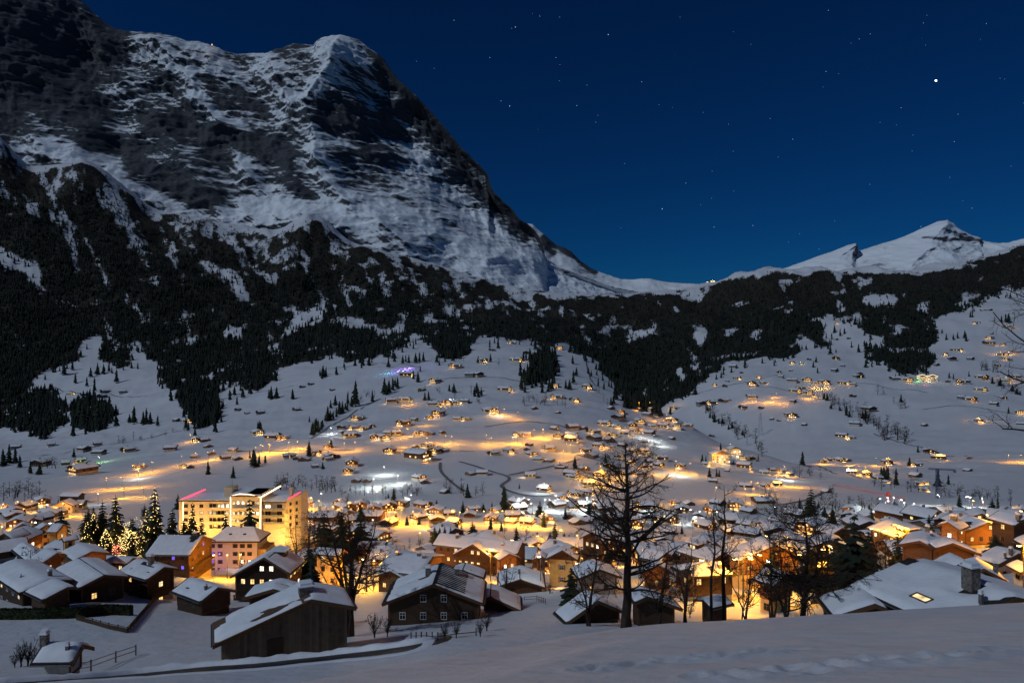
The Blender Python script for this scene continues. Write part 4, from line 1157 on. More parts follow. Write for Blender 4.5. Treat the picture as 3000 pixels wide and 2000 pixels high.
# lower left
V('large dark brown house with a long smooth snowy roof at the left edge', 'b2', 119,
  dict(rn=(545, 385), rf=(145, 150), nl=(205, 520)), mats=('wood_dark', 'wood_dark'), seed=1, T=.34, chim=((.25, .12, 1.2, .6), (-.5, .35, .5, .3)), win=dict(sides='nl', lit=.5, panes=('soft',), gap=3.0, rows=2, fr='frame_white'), balc=(2.5,))
V('single-slope annex roof on the right flank of the left edge house', 'z1', 115,
  dict(rn=(480, 890), rf=(345, 830), nl=(270, 972), fl=(175, 925)), name='annex', lean=1.3, mats=('wood_dark', 'wood_dark'), seed=20, T=.3, win=dict(sides=''), low=1.0)
V('wide house whose pinkish snowy roof has bare twigs in front of it', 'b1', 124,
  dict(rn=(1600, 1375), rf=(1250, 1110), nl=(1225, 1560), fl=(750, 1312)), mats=DARK, seed=2, T=.32, holes=((.0, .5, .10, .9),), win=dict(sides='nl', lit=.1))
h3 = V('dark house with half-hipped gable and several lit windows above the snowy garden', 'z1', 135,
  dict(rn=(1165, 748), rf=(985, 678), nl=(1040, 820), fl=(790, 800), nr=(1265, 775)), mats=('grey', 'wood_dark'), seed=4, T=.26,
  holes=((-.2, .35, .12, .14), (-.62, .75, .2, .06), (-.1, .62, .16, .12), (.4, .5, .3, .12), (-.5, .2, .08, .1)), chim=((-.05, .42, 1.7, .8), (.3, .7, 1.2, .6)), win=dict(sides='nl', lit=.6, panes=('soft', 'warm'), gap=2.5), balc=(2.6,))
V('low dark cottage with a speckled snowy roof in front of the rose hotel', 'z1', 120,
  dict(rn=(1545, 892), rf=(1340, 816), nl=(1410, 1004), fl=(1190, 926)), mats=('wood_dark', 'wood_dark'), seed=7, T=.16, chim=((-.35, .2, .9, .4),), holes=((-.6, .7, .1, .1), (-.2, .3, .07, .08)), win=dict(sides='nl', lit=.15))
V('cream three-storey house with a big plain snow roof left of the rose hotel', 'b3', 205,
  dict(rn=(920, 795), rf=(290, 800), nl=(700, 1066), fl=(140, 1040)), flood=(('l', 900), ('n', 500)), mats=('cream', 'wood'), low=3.2, seed=5, T=.36, holes=((.1, .16, .5, .12), (-.1, .2, .12, .09)), chim=((.2, .25, 1.2, 1.0),),
  win=dict(sides='nl', lit=.3, panes=('soft', 'blue_pane', 'soft'), gap=2.6, fr='frame', shut=True), balc=(3.3, 6.0))

# rose hotel with a hipped roof
def rose_hotel():
    Y = 236
    a = P(*zc('b3', (985, 868)), Y); b = P(*zc('b3', (1700, 884)), Y)
    w = b.x - a.x; x0 = (a.x + b.x) / 2; d = 11.0; yc = Y + d / 2
    eave = (a.z + b.z) / 2; zg = P(0, zc('b3', (0, 1385))[1], Y).z
    root = empty('hotel', (x0, yc, zg), 0.0)
    tag(root, 'four-storey rose and orange lit hotel with a hipped snowy roof and shutters', 'hotel', VG)
    H = eave - zg; hw = w / 2
    MB().box(-hw + .7, hw - 1.2, -d/2 + .6, d/2 - .6, -3, H).obj('wall', M['pinkish'], root)
    MB().box(hw - 1.2, hw + 1.6, -d/2 + 1.6, d/2 - 1.0, -3, H - 3.0).obj('side_wing', M['yellow'], root)
    rz_ = 3.4
    e = [(-hw, -d/2, H), (hw, -d/2, H), (hw, d/2, H), (-hw, d/2, H), (-hw + 4.2, 0, H + rz_), (hw - 4.2, 0, H + rz_)]
    lo = [(x, y, z - .3) for x, y, z in e[:4]]
    rf = MB().add(e + lo, [(0, 1, 5, 4), (1, 2, 5), (2, 3, 4, 5), (3, 0, 4), (6, 7, 1, 0), (7, 8, 2, 1), (8, 9, 3, 2), (9, 6, 0, 3), (9, 8, 7, 6)]).obj('roof', M['roof'], root)
    s = .16
    e2 = [(-hw + s, -d/2 + s, H + .04), (hw - s, -d/2 + s, H + .04), (hw - s, d/2 - s, H + .04), (-hw + s, d/2 - s, H + .04), (-hw + 4.2, 0, H + rz_ + .12), (hw - 4.2, 0, H + rz_ + .12)]
    e3 = [(x * .985, y * .97, z + .26) for x, y, z in e2]
    MB().add(e2[:4] + e3, [(4, 5, 9, 8), (5, 6, 9), (6, 7, 8, 9), (7, 4, 8), (0, 1, 5, 4), (1, 2, 6, 5), (2, 3, 7, 6), (3, 0, 4, 7)]).obj('roof_snow', M['roof_snow'], root)
    for q in (-.25, .3):
        MB().box(hw * q - .5, hw * q + .5, -d * .28, -d * .28 + 1.2, H + 1.0, H + 2.1).obj('dormer', M['roof'], root)
    MB().box(.1, .7, -.5, .2, H + 2.8, H + 4.8).obj('chimney', M['stone'], root)
    cols = [(-.86, 'blue_pane'), (-.56, 'glass'), (.02, 'glass'), (.30, 'bright'), (.58, 'bright')]
    for r_ in range(4):
        for c_, pn in cols:
            p_ = pn if (r_ == 2 and pn != 'glass') else ('blue_pane' if (r_ == 1 and c_ < -.8) else 'glass')
            window(root, hw * c_, -d/2 + .6 - .004, H - 1.6 - 2.75 * r_, 0, 1.15, 1.4, p_, 'frame', True)
    facade_lamp(root, (-2, -d/2 - 7.5, 4.0), 1800); facade_lamp(root, (hw * .55, -d/2 - 6, 5.0), 1500); facade_lamp(root, (-hw * .8, -d/2 - 4, 7.0), 350, (.8, .3, .9))
    cn = MB().hexa([(-hw * .55, -d/2 - 5, 2.1), (hw * .55, -d/2 - 5, 2.1), (hw * .55, -d/2 + .55, 3.0), (-hw * .55, -d/2 + .55, 3.0), (-hw * .55, -d/2 - 5, 2.35), (hw * .55, -d/2 - 5, 2.35), (hw * .55, -d/2 + .55, 3.25), (-hw * .55, -d/2 + .55, 3.25)]).obj('entrance_canopy', M['wood'], root)
    MB().hexa([(-hw * .56, -d/2 - 5.1, 2.353), (hw * .56, -d/2 - 5.1, 2.353), (hw * .56, -d/2 + .55, 3.253), (-hw * .56, -d/2 + .55, 3.253), (-hw * .55, -d/2 - 5, 2.6), (hw * .55, -d/2 - 5, 2.6), (hw * .55, -d/2 + .55, 3.5), (-hw * .55, -d/2 + .55, 3.5)]).obj('canopy_snow', M['roof_snow'], cn)
    return root
rose_hotel()
V('big gabled chalet with a row of bright windows right of the rose hotel', 'b3', 139,
  dict(rn=(1750, 1092), rf=(1985, 932), nl=(1290, 1360), nr=(2110, 1360), fr=(2330, 1115)), flood=(('r', 700),), mats=('cream', 'wood_dark'), seed=6, T=.3, low=2.8, holes=((.25, .6, .25, .10), (.1, .3, .05, .2)), chim=((.3, .55, 1.0, .8),),
  dormers=((.45, .6, 2.2, 'glass'),), win=dict(sides='nr', lit=.75, panes=('warm', 'bright', 'soft'), gap=1.7, rows=2), balc=(2.85,))
V('low snowy outbuilding roof between the barn and the bright gabled chalet', 'z2', 98,
  dict(rn=(480, 905), rf=(545, 830), nl=(270, 985), nr=(660, 930)), name='shed', cat='shed', mats=('wood_dark', 'wood_dark'), seed=21, T=.3, holes=((.3, .5, .3, .1),), win=dict(sides=''), low=1.0)

# centre
h12 = V('large brown cross-gabled chalet with an L-shaped snow roof in the village centre', 'b5', 190,
  dict(rn=(630, 815), rf=(690, 745), nl=(370, 1012), nr=(860, 1036)), flood=(('n', 500), ('r', 700)), mats=('cream', 'wood'), seed=12, T=.34, win=dict(sides='nr', lit=.55, gap=1.8, panes=('soft', 'warm')), balc=(3.2, 5.9))
L_, hl_, hr_, H_, pd_ = h12['dims']
house_body(h12, 4.6, 4.6, 26, H_ + .3, -3, 24, seed=31, mats=('cream', 'wood'), T=.34, y0=L_ * .5 + 1.5, rz=PI/2, chim=((-.3, .75, 1.2, .8), (-.5, .2, .8, .6)), win=dict(sides='l', lit=.2))
V('chalet with a glowing garlanded entrance under its front gable', 'b5', 140,
  dict(rn=(1285, 1300), rf=(1285, 1092), nl=(975, 1400), nr=(1630, 1400), fl=(968, 1200), fr=(1620, 1210)), flood=(('n', 500),), mats=('wood_honey', 'wood'), low=2.2, seed=13, T=.34, holes=((0, .3, .04, .3),), chim=((-.02, .4, 1.1, .5),), win=dict(sides='n', lit=.95, panes=('bright', 'warm'), gap=1.9))
V('narrow yellow house with shuttered windows right of the garlanded chalet', 'b5', 150,
  dict(rn=(1868, 898), rf=(1895, 850), nl=(1655, 1085), nr=(2040, 1110), fr=(2092, 1032)), flood=(('n', 260), ('r', 500)), mats=('yellow', 'wood'), low=7.2, seed=14, T=.3, holes=((.2, .4, .1, .3),), win=dict(sides='n', lit=.25, panes=('bright',), sz=(1.0, 1.2), gap=2.4, shut=True, fr='frame_white'))
V('half-timbered house with rows of lit gable windows left of the tall tree', 'z3', 192,
  dict(rn=(1290, 500), rf=(1425, 440), nl=(1205, 556), nr=(1345, 604), fr=(1482, 520)), flood=(('n', 400), ('r', 400)), mats=('cream', 'wood'), seed=15, T=.3, win=dict(sides='nr', lit=.8, panes=('soft', 'bright'), gap=1.6), balc=(2.7, 5.4))
V('small lit chalet with a bright balcony behind the village centre chalet', 'b5', 185,
  dict(rn=(1140, 948), rf=(1060, 900), nl=(990, 1045), nr=(1310, 1000)), flood=(('n', 500),), mats=('cream', 'wood_honey'), seed=22, T=.3, win=dict(sides='nr', lit=.9, panes=('bright', 'soft'), gap=1.6))
V('small cottage with a pale pyramid-like roof beside the street lamp, village centre', 'b5', 178,
  dict(rn=(1570, 970), rf=(1590, 935), nl=(1500, 1040), nr=(1660, 1050)), name='cottage', mats=('grey', 'wood_dark'), seed=23, T=.3, win=dict(sides='n', lit=.1))
h34 = V('long flat-ridged building with an orange-lit wall behind the bare tree', 'b4', 165,
  dict(rn=(1975, 985), rf=(1330, 948), nl=(1735, 1202), fl=(1190, 1196)), flood=(('l', 2200), ('n', 900)), mats=('yellow', 'wood_honey'), low=3.4, seed=24, T=.34, chim=((-.2, .75, 1.1, .7), (-.1, .3, 1.0, .7), (-.2, .15, 1.0, .7)), win=dict(sides='nl', lit=.2, gap=2.4))
L_, hl_, hr_, H_, pd_ = h34['dims']
house_body(h34, 4.0, 4.0, 5.5, H_ - 1.6, -1, 22, seed=41, mats=('yellow', 'wood_honey'), T=.3, x0=-hl_ * .72, y0=1.5, rz=-PI/2, win=dict(sides='n', lit=.5, gap=1.7, rows=2))
V('orange-lit apartment house behind the spruce left of the bare tree', 'b4', 172,
  dict(rn=(740, 890), rf=(380, 850), nl=(700, 985), fl=(310, 955)), flood=(('l', 1600), ('n', 900)), mats=('yellow', 'yellow'), low=6, seed=25, T=.3, win=dict(sides='nl', lit=.25, gap=2.1))

# right of the tall tree
V('grey stone-and-timber house with hipped snowy roof behind the two thin trees', 'b6', 118,
  dict(rn=(1370, 705), nr=(1490, 890), nl=(1240, 748), fr=(2205, 862)), mats=('grey', 'wood_dark'), low=2.6, seed=19, T=.2, hip=3.2, chim=((.5, .7, .8, .6),), holes=((.45, .55, .12, .08),), win=dict(sides='nr', lit=.35, panes=('soft', 'warm'), gap=2.2))
V('steep little snow-roofed shed in front of the grey hipped house', 'b6', 94,
  dict(rn=(1990, 1140), rf=(1815, 1130), nl=(1992, 1300), fl=(1810, 1298)), name='shed', cat='shed', mats=('wood_dark', 'wood_dark'), seed=26, T=.28, win=dict(sides=''), low=1.0)
V('long house with a lit dormer behind the grey hipped house', 'b6', 160,
  dict(rn=(2000, 545), rf=(1460, 440), nl=(1760, 640), fl=(1320, 560)), mats=DARK, seed=27, T=.3, dormers=((-.5, .7, 3.0, 'soft'),), win=dict(sides='nl', lit=.2))
V('dark snow-roofed house between the tall tree and the grey hipped house', 'b6', 142,
  dict(rn=(1200, 560), rf=(900, 500), nl=(1120, 690), fl=(800, 640)), mats=DARK, seed=28, T=.26, win=dict(sides='nl', lit=.3))
V('balconied brown chalet with an arched lit window right behind the tall trunk', 'b6', 125,
  dict(rn=(1080, 730), rf=(1040, 680), nl=(830, 850), nr=(1300, 850)), flood=(('n', 250),), mats=('yellow', 'wood_honey'), seed=29, T=.26, win=dict(sides='n', lit=.6, panes=('warm',), gap=1.9), balc=(2.6,))
V('tall chalet with its whole front lit orange, right of the thin trees', 'b7', 135,
  dict(rn=(545, 655), rf=(300, 605), nl=(45, 845), nr=(900, 830)), flood=(('n', 850), ('l', 400)), mats=('yellow', 'wood_honey'), low=4.2, seed=30, T=.28, win=dict(sides='n', lit=.1, gap=2.2, shut=True))
V('low house with a lit skylight in its speckled snow roof below the orange chalet', 'b7', 104,
  dict(rn=(700, 1022), rf=(405, 957), nl=(548, 1246), fl=(216, 1066)), flood=(('l', 350),), mats=('yellow', 'wood_honey'), low=3.0, seed=32, T=.18, skylights=((-.4, .55, .9, 1.1, 'soft'),), holes=((-.3, .3, .12, .1),), win=dict(sides='nl', lit=.1))
V('snow-roofed chalet with a stepped pale roof behind the dark spruces', 'b7', 200,
  dict(rn=(1430, 430), rf=(1215, 386), nl=(1290, 480), fl=(1050, 482)), mats=DARK, seed=33, T=.34, win=dict(sides='nl', lit=.2))
V('brown chalet with one bright strip light under the eave among the dark trees', 'b7', 160,
  dict(rn=(1330, 600), rf=(1235, 492), nl=(1085, 660), nr=(1500, 660)), flood=(('n', 250),), mats=('wood', 'wood_dark'), seed=34, T=.3, win=dict(sides='n', lit=.5, panes=('bright', 'warm')))
V('amber-lit terrace house behind the bare branches in the right centre', 'b7', 132,
  dict(rn=(1370, 905), rf=(1080, 880), nl=(1370, 1010), fl=(1040, 940)), flood=(('n', 900), ('l', 900)), mats=('yellow', 'wood_honey'), seed=35, T=.2, win=dict(sides='nl', lit=.6, panes=('warm',), gap=1.8), holes=((-.5, .5, .5, .06),))

# right side
V('large snow roof with two lit skylights above the dark courtyard, right side', 'b8', 168,
  dict(rn=(640, 440), rf=(140, 335), nl=(300, 545), fl=(-10, 408)), flood=(('l', 300),), mats=('wood', 'wood_dark'), seed=36, T=.32, skylights=((-.35, .5, 1.6, .8, 'bright'),), dormers=((-.6, .1, 4.0, 'glass'),), win=dict(sides='nl', lit=.4, panes=('bright', 'warm')))
V('brown chalet with one bright window under its left gable, right centre', 'b8', 120,
  dict(rn=(645, 598), rf=(690, 475), nl=(350, 655), nr=(835, 722), fr=(1010, 530)), flood=(('n', 160),), mats=('wood', 'wood'), seed=37, T=.34, low=1.6, holes=((.1, .75, .1, .12), (.5, .5, .06, .08)), chim=((.06, .8, 1.2, .7), (.4, .6, .8, .4)), win=dict(sides='n', lit=.4, panes=('bright',), gap=2.6, rows=1), balc=(2.2,))
V('twin-gabled timber chalet with amber windows right of the bright-window chalet', 'b8', 116,
  dict(rn=(1090, 628), rf=(1010, 520), nl=(885, 800), nr=(1480, 700)), flood=(('n', 160),), mats=('wood', 'wood'), seed=38, T=.32, low=1.6, win=dict(sides='n', lit=.6, panes=('warm', 'soft'), gap=2.4, rows=2))
h26 = V('timber chalet glowing orange under a street lamp, upper right of the village', 'b8', 170,
  dict(rn=(1557, 356), rf=(1270, 300), nl=(1235, 474), nr=(1845, 470)), flood=(('n', 1500), ('l', 500)), mats=('cream', 'wood_honey'), low=2.0, seed=39, T=.3, holes=((-.5, .5, .3, .2),), win=dict(sides='n', lit=.3, panes=('warm',), gap=2.3))
V('orange-lit chalet wing with two bright square windows left of the glowing chalet', 'b8', 166,
  dict(rn=(1010, 352), rf=(1140, 305), nl=(860, 398), nr=(1190, 465)), flood=(('n', 400),), mats=('wood', 'wood_honey'), seed=42, T=.28, chim=((.1, .5, 1.3, 1.2),), win=dict(sides='nr', lit=.9, panes=('bright',), gap=2.6, rows=2))
V('broad snow roof with a dark chimney stub at the upper right edge', 'b8', 150,
  dict(rn=(2060, 300), rf=(1680, 190), nl=(1885, 395), fl=(1500, 312)), mats=('wood', 'wood_dark'), seed=43, T=.32, holes=((-.4, .1, .2, .1),), chim=((-.3, .15, 1.1, .9),), win=dict(sides='nl', lit=.5, panes=('warm',)))
V('wide snow roof with stove pipes behind the lit-window cottage, right edge', 'b8', 125,
  dict(rn=(1960, 762), rf=(1640, 668), nl=(1680, 864), fl=(1345, 856)), mats=DARK, seed=44, T=.34, chim=((-.3, .1, 1.4, .5), (-.45, .2, .8, .3)), holes=((-.5, .12, .12, .08),), win=dict(sides='nl', lit=.2))
h29 = V('black gabled cottage with two glowing orange windows, lower right', 'b8', 100,
  dict(rn=(1497, 962), rf=(1345, 880), nl=(1325, 1112), nr=(1790, 1142), fr=(1660, 884)), name='cottage', mats=('wood_dark', 'wood_dark'), seed=45, T=.3, low=1.0, chim=((.55, .12, 1.6, .55),), win=dict(sides=''))
L_, hl_, hr_, H_, pd_ = h29['dims']
for q in (-.45, 1.05): window(h29, q, -L_ / 2 + .81 - .004, H_ - 2.35, 0, 1.1, 1.15, 'warm', 'frame')
V('snow roof peeking out behind the great roof, left of the glowing-window cottage', 'b8', 92,
  dict(rn=(1235, 872), rf=(1010, 800), nl=(965, 985), fl=(800, 930)), mats=DARK, seed=46, T=.34, win=dict(sides=''))
V('great smooth snow roof with a lit skylight, cut off by the near slope', 'z5', 62,
  dict(rn=(1640, 962), rf=(880, 713), fl=(440, 912), nl=(1130, 1130)), mats=('wood_dark', 'wood_dark'), seed=47, T=.38, chim=((-.15, .30, 2.1, 1.1), (-.35, .1, .9, .3)),
  holes=((-.18, .27, .20, .10), (-.06, .93, .20, .07), (-.6, .05, .6, .06)), skylights=((-.72, .40, 1.9, 1.0, 'soft'),), win=dict(sides='n', lit=.1), low=1.0)
V('lower snow-covered lean-to roof at the left foot of the great roof', 'z5', 66,
  dict(rn=(640, 1010), rf=(522, 832), nl=(345, 1070), fl=(200, 990)), name='annex', lean=1.3, mats=('wood_dark', 'wood_dark'), seed=48, T=.34, win=dict(sides=''), low=1.0)
V('snow roof corner above the amber yard at the right picture edge', 'b8', 110,
  dict(rn=(2190, 600), rf=(2020, 498), nl=(2040, 670), fl=(1870, 642)), mats=DARK, seed=49, T=.32, win=dict(sides='nl', lit=.3))
V('cream-walled house lit from the yard beside the glowing-window cottage, right edge', 'b8', 106,
  dict(rn=(2130, 950), rf=(1880, 880), nl=(2020, 1022), fl=(1795, 932)), mats=('cream', 'cream'), seed=50, T=.3, win=dict(sides='l', lit=.2))

# upper left quarter
V('orange-walled chalet with a peach snow roof at the far left', 'b1', 204,
  dict(rn=(52, 740), rf=(345, 650), nr=(190, 840), fr=(490, 747)), flood=(('r', 900),), mats=('wood', 'wood_honey'), seed=51, T=.32, low=1.5, win=dict(sides='nr', lit=.3, panes=('bright', 'warm')))
V('small amber gable behind the orange-walled chalet, far left', 'b1', 240,
  dict(rn=(340, 592), rf=(365, 558), nl=(150, 672), nr=(482, 682)), flood=(('n', 500),), mats=('yellow', 'wood_honey'), seed=52, T=.3, win=dict(sides='n', lit=.2))
V('pink-lit chalet above the white market lights', 'b1', 226,
  dict(rn=(705, 612), rf=(640, 585), nl=(500, 702), nr=(850, 722)), flood=(('n', 500),), mats=('pinkish', 'pinkish'), seed=53, T=.3, win=dict(sides='n', lit=.3, panes=('warm',)))
V('yellow-gabled chalet right of the pink-lit one', 'b1', 222,
  dict(rn=(980, 598), rf=(800, 575), nl=(860, 716), nr=(1075, 702)), flood=(('n', 1200), ('r', 600)), mats=('yellow', 'yellow'), seed=54, T=.3, win=dict(sides='n', lit=.2))
V('golden-walled shop with a lilac snow roof left of the light-strung trees', 'b1', 200,
  dict(rn=(940, 812), rf=(1190, 655), nr=(945, 905), fr=(1180, 792)), flood=(('r', 1200),), mats=('yellow', 'yellow'), seed=55, T=.3, win=dict(sides='r', lit=.5, panes=('soft',)))
V('broad house with a kinked greenish snow roof in front of the market', 'b1', 150,
  dict(rn=(560, 1038), rf=(405, 888), nl=(438, 1195), fl=(100, 992)), mats=('wood_dark', 'wood_dark'), seed=56, T=.3, holes=((-.3, .7, .12, .1),), win=dict(sides='nl', lit=.4, panes=('soft',)))
V('cottage with four lit gable windows right of the kinked roof', 'b1', 144,
  dict(rn=(885, 1038), rf=(650, 1000), nl=(508, 1228), nr=(1000, 1180)), name='cottage', flood=(('n', 200),), mats=('wood', 'wood'), seed=57, T=.28, win=dict(sides='n', lit=.9, panes=('soft', 'bright'), gap=1.7))
V('house with a pale yellow-tinged snow roof below the light-strung trees', 'b1', 156,
  dict(rn=(1410, 1016), rf=(1200, 916), nl=(1092, 1165), fl=(912, 1030)), flood=(('n', 700),), mats=('wood', 'wood_honey'), seed=58, T=.32, win=dict(sides='nl', lit=.6, panes=('soft', 'warm'), gap=1.9))
V('long low building with an orange snow roof under the light-strung trees', 'b1', 166,
  dict(rn=(2050, 1116), rf=(1500, 1126), nl=(1870, 1222), fl=(1480, 1172)), flood=(('l', 1500),), mats=('yellow', 'wood_honey'), seed=59, T=.3, win=dict(sides='l', lit=.3, gap=2.0))
V('cream gabled house standing floodlit alone at the upper left of the village', 'b1', 420,
  dict(rn=(962, 242), rf=(1080, 200), nl=(742, 345), nr=(1118, 325)), flood=(('n', 1500),), mats=('cream', 'cream'), low=8, seed=60, T=.3, win=dict(sides='nr', lit=.05, gap=2.6))
V('dark red-brown inn with a wide roof behind the cream gabled house', 'b1', 480,
  dict(rn=(1260, 118), rf=(930, 100), nl=(1180, 195), fl=(905, 172)), mats=('wood_dark', 'wood_dark'), seed=61, T=.3, win=dict(sides='nl', lit=.1))

# cottage sunk in the snow at the bottom left
V('tiny snow-buried cottage with a chimney by the roadside, lower left corner', 'b2', 67,
  dict(rn=(960, 1122), rf=(560, 1165), nl=(900, 1360), nr=(1050, 1160)), name='cottage', mats=('plaster', 'plaster'), low=1.0, seed=62, T=.42, chim=((-.12, .9, 1.3, .6), (-.5, .25, .8, .3)), win=dict(sides=''))

# ------------------------------------------------------------------ the floodlit grand hotel
def grand_hotel():
    Y = 292
    k = Y / F
    def X(zx): return (zc('b3', (zx, 0))[0] - 1500) * k
    def Zp(zy): return (1000 - zc('b3', (0, zy))[1]) * k
    zg = Zp(905); x0 = X(1400)
    root = empty('hotel', (x0, Y + 8, zg))
    tag(root, 'large cream flat-roofed hotel floodlit gold with light strips along its edges', 'hotel')
    def lx(zx): return X(zx) - x0
    def lz(zy): return Zp(zy) - zg
    def block(za, zb, ztop, y0, y1, mat='cream'):
        MB().box(lx(za), lx(zb), y0, y1, -4, lz(ztop)).obj('wall', M[mat], root)
        r_ = MB().box(lx(za) - .3, lx(zb) + .3, y0 - .5, y1 + .3, lz(ztop) + .003, lz(ztop) + .4).obj('roof', M['roof'], root)
        MB().box(lx(za) - .1, lx(zb) + .1, y0 - .3, y1 + .1, lz(ztop) + .403, lz(ztop) + .8).obj('roof_snow', M['roof_snow'], r_)
    block(568, 1292, 325, -7.0, 6)
    block(1294, 1718, 250, -8.0, 6.5)
    block(1722, 2036, 348, -6.6, 6)
    # slanted right end wing with its bright side
    MB().hexa([(lx(2038), -6.2, -4), (lx(2200), -1.0, -4), (lx(2200), 9, -4), (lx(2038), 7, -4), (lx(2038), -6.2, lz(318)), (lx(2200), -1.0, lz(270)), (lx(2200), 9, lz(270)), (lx(2038), 7, lz(318))]).obj('side_wing', M['cream'], root)
    MB().box(lx(1140), lx(1262), -3, 3, lz(325) + .81, lz(160)).obj('roof_tower', M['cream'], root)
    MB().tube((lx(1256), -3.2, lz(325)), (lx(1256), -3.2, lz(55)), .12, .05, 6).obj('mast', M['metal'], root)
    MB().box(lx(2016), lx(2060), 0, 2, lz(330), lz(190)).obj('chimney', M['cream'], root)
    # light strips
    def strip(a, b, y, m, r=.16):
        MB().tube((lx(a[0]), y[0], lz(a[1])), (lx(b[0]), y[1], lz(b[1])), r, r, 5).obj('light_strip', M[m], root)
    strip((585, 310), (790, 232), (-7.2, 3), 'fairy_red', .30)
    strip((628, 335), (628, 600), (-7.15, -7.15), 'fairy_warm', .14)
    strip((1296, 250), (1296, 740), (-8.15, -8.15), 'fairy_warm', .16)
    strip((1714, 250), (1704, 740), (-8.15, -8.15), 'fairy_warm', .20)
    strip((1296, 246), (1420, 215), (-8.2, -8.2), 'fairy_warm', .18); strip((1420, 215), (1560, 222), (-8.2, -8.2), 'fairy_warm', .18); strip((1560, 222), (1716, 258), (-8.2, -8.2), 'fairy_warm', .18)
    strip((1722, 258), (1900, 162), (-8, 0), 'fairy_warm', .28)
    strip((2075, 300), (2190, 240), (-6, -1.2), 'fairy_red', .25)
    cr = MB().prism([(lx(1294), lz(250) + .8), (lx(1420), lz(222)), (lx(1560), lz(226)), (lx(1718), lz(250) + .8)], -7.8, 5).obj('curved_roof', M['roof_snow'], root)
    # windows and balconies by storey
    fl = [390, 485, 580, 678]
    rr = random.Random(3)
    for r_, zy in enumerate(fl):
        for zx in (665, 760, 880):
            window(root, lx(zx), -7.004, lz(zy), 0, 1.7, 1.5, rr.choice(('glass', 'soft', 'glass')), 'frame')
        for zx in (1010, 1060, 1125, 1175, 1240):
            window(root, lx(zx), -7.004, lz(zy), 0, 1.3, 1.8, 'bright' if (r_ == 0 and zx > 1150) else rr.choice(('glass', 'glass', 'soft')), 'frame')
        MB().box(lx(975), lx(1288), -8.3, -7.01, lz(zy + 38), lz(zy + 34)).box(lx(975), lx(1288), -8.3, -8.22, lz(zy + 34), lz(zy + 12)).obj('balcony', M['cream'], root)
        for zx in (1340, 1400, 1470, 1540, 1610, 1670):
            window(root, lx(zx), -8.004, lz(zy - 50 if r_ == 0 else zy), 0, 1.2, 1.6, rr.choice(('bright', 'soft', 'glass', 'soft')), 'frame')
        MB().box(lx(1310), lx(1700), -9.2, -8.01, lz(zy + 38), lz(zy + 34)).box(lx(1310), lx(1700), -9.2, -9.12, lz(zy + 34), lz(zy + 12)).obj('balcony', M['cream'], root)
        if r_ < 3:
            for zx in (1775, 1815, 1940, 1975):
                window(root, lx(zx), -6.604, lz(zy + 8), 0, 1.1, 1.7, 'bright' if (r_ == 0 and zx < 1850) else 'glass', 'frame')
            MB().box(lx(1735), lx(2025), -8.2, -6.61, lz(zy + 52), lz(zy + 48)).box(lx(1735), lx(2025), -8.2, -8.1, lz(zy + 48), lz(zy + 22)).obj('balcony', M['grey'], root)
        ang = math.atan2(5.2, lx(2200) - lx(2038))
        for q in (.3, .7):
            xx = lx(2038) + q * (lx(2200) - lx(2038)); yy = -6.2 + q * 5.2
            window(root, xx + .02 * math.sin(ang), yy - .03, lz(zy - 10), ang, 1.0, 1.5, 'glass', 'frame')
    # floodlights washing the facade
    for zx, y_, z_, pw in ((640, -17, 5.0, 6500), (930, -17, 5.0, 6500), (1180, -17, 5.0, 6500), (1500, -19, 5.0, 7500), (1850, -17, 5.0, 4500), (2125, -11.5, 1.5, 7000), (2135, -9.5, 11, 2500)):
        ld = bpy.data.lights.new('floodlight', 'POINT'); ld.energy = pw * .8; ld.color = (1.0, .50, .10); ld.shadow_soft_size = .4
        lo = bpy.data.objects.new('floodlight', ld); lo.location = (lx(zx), y_, z_); link(lo, root)
    return root
grand_hotel()
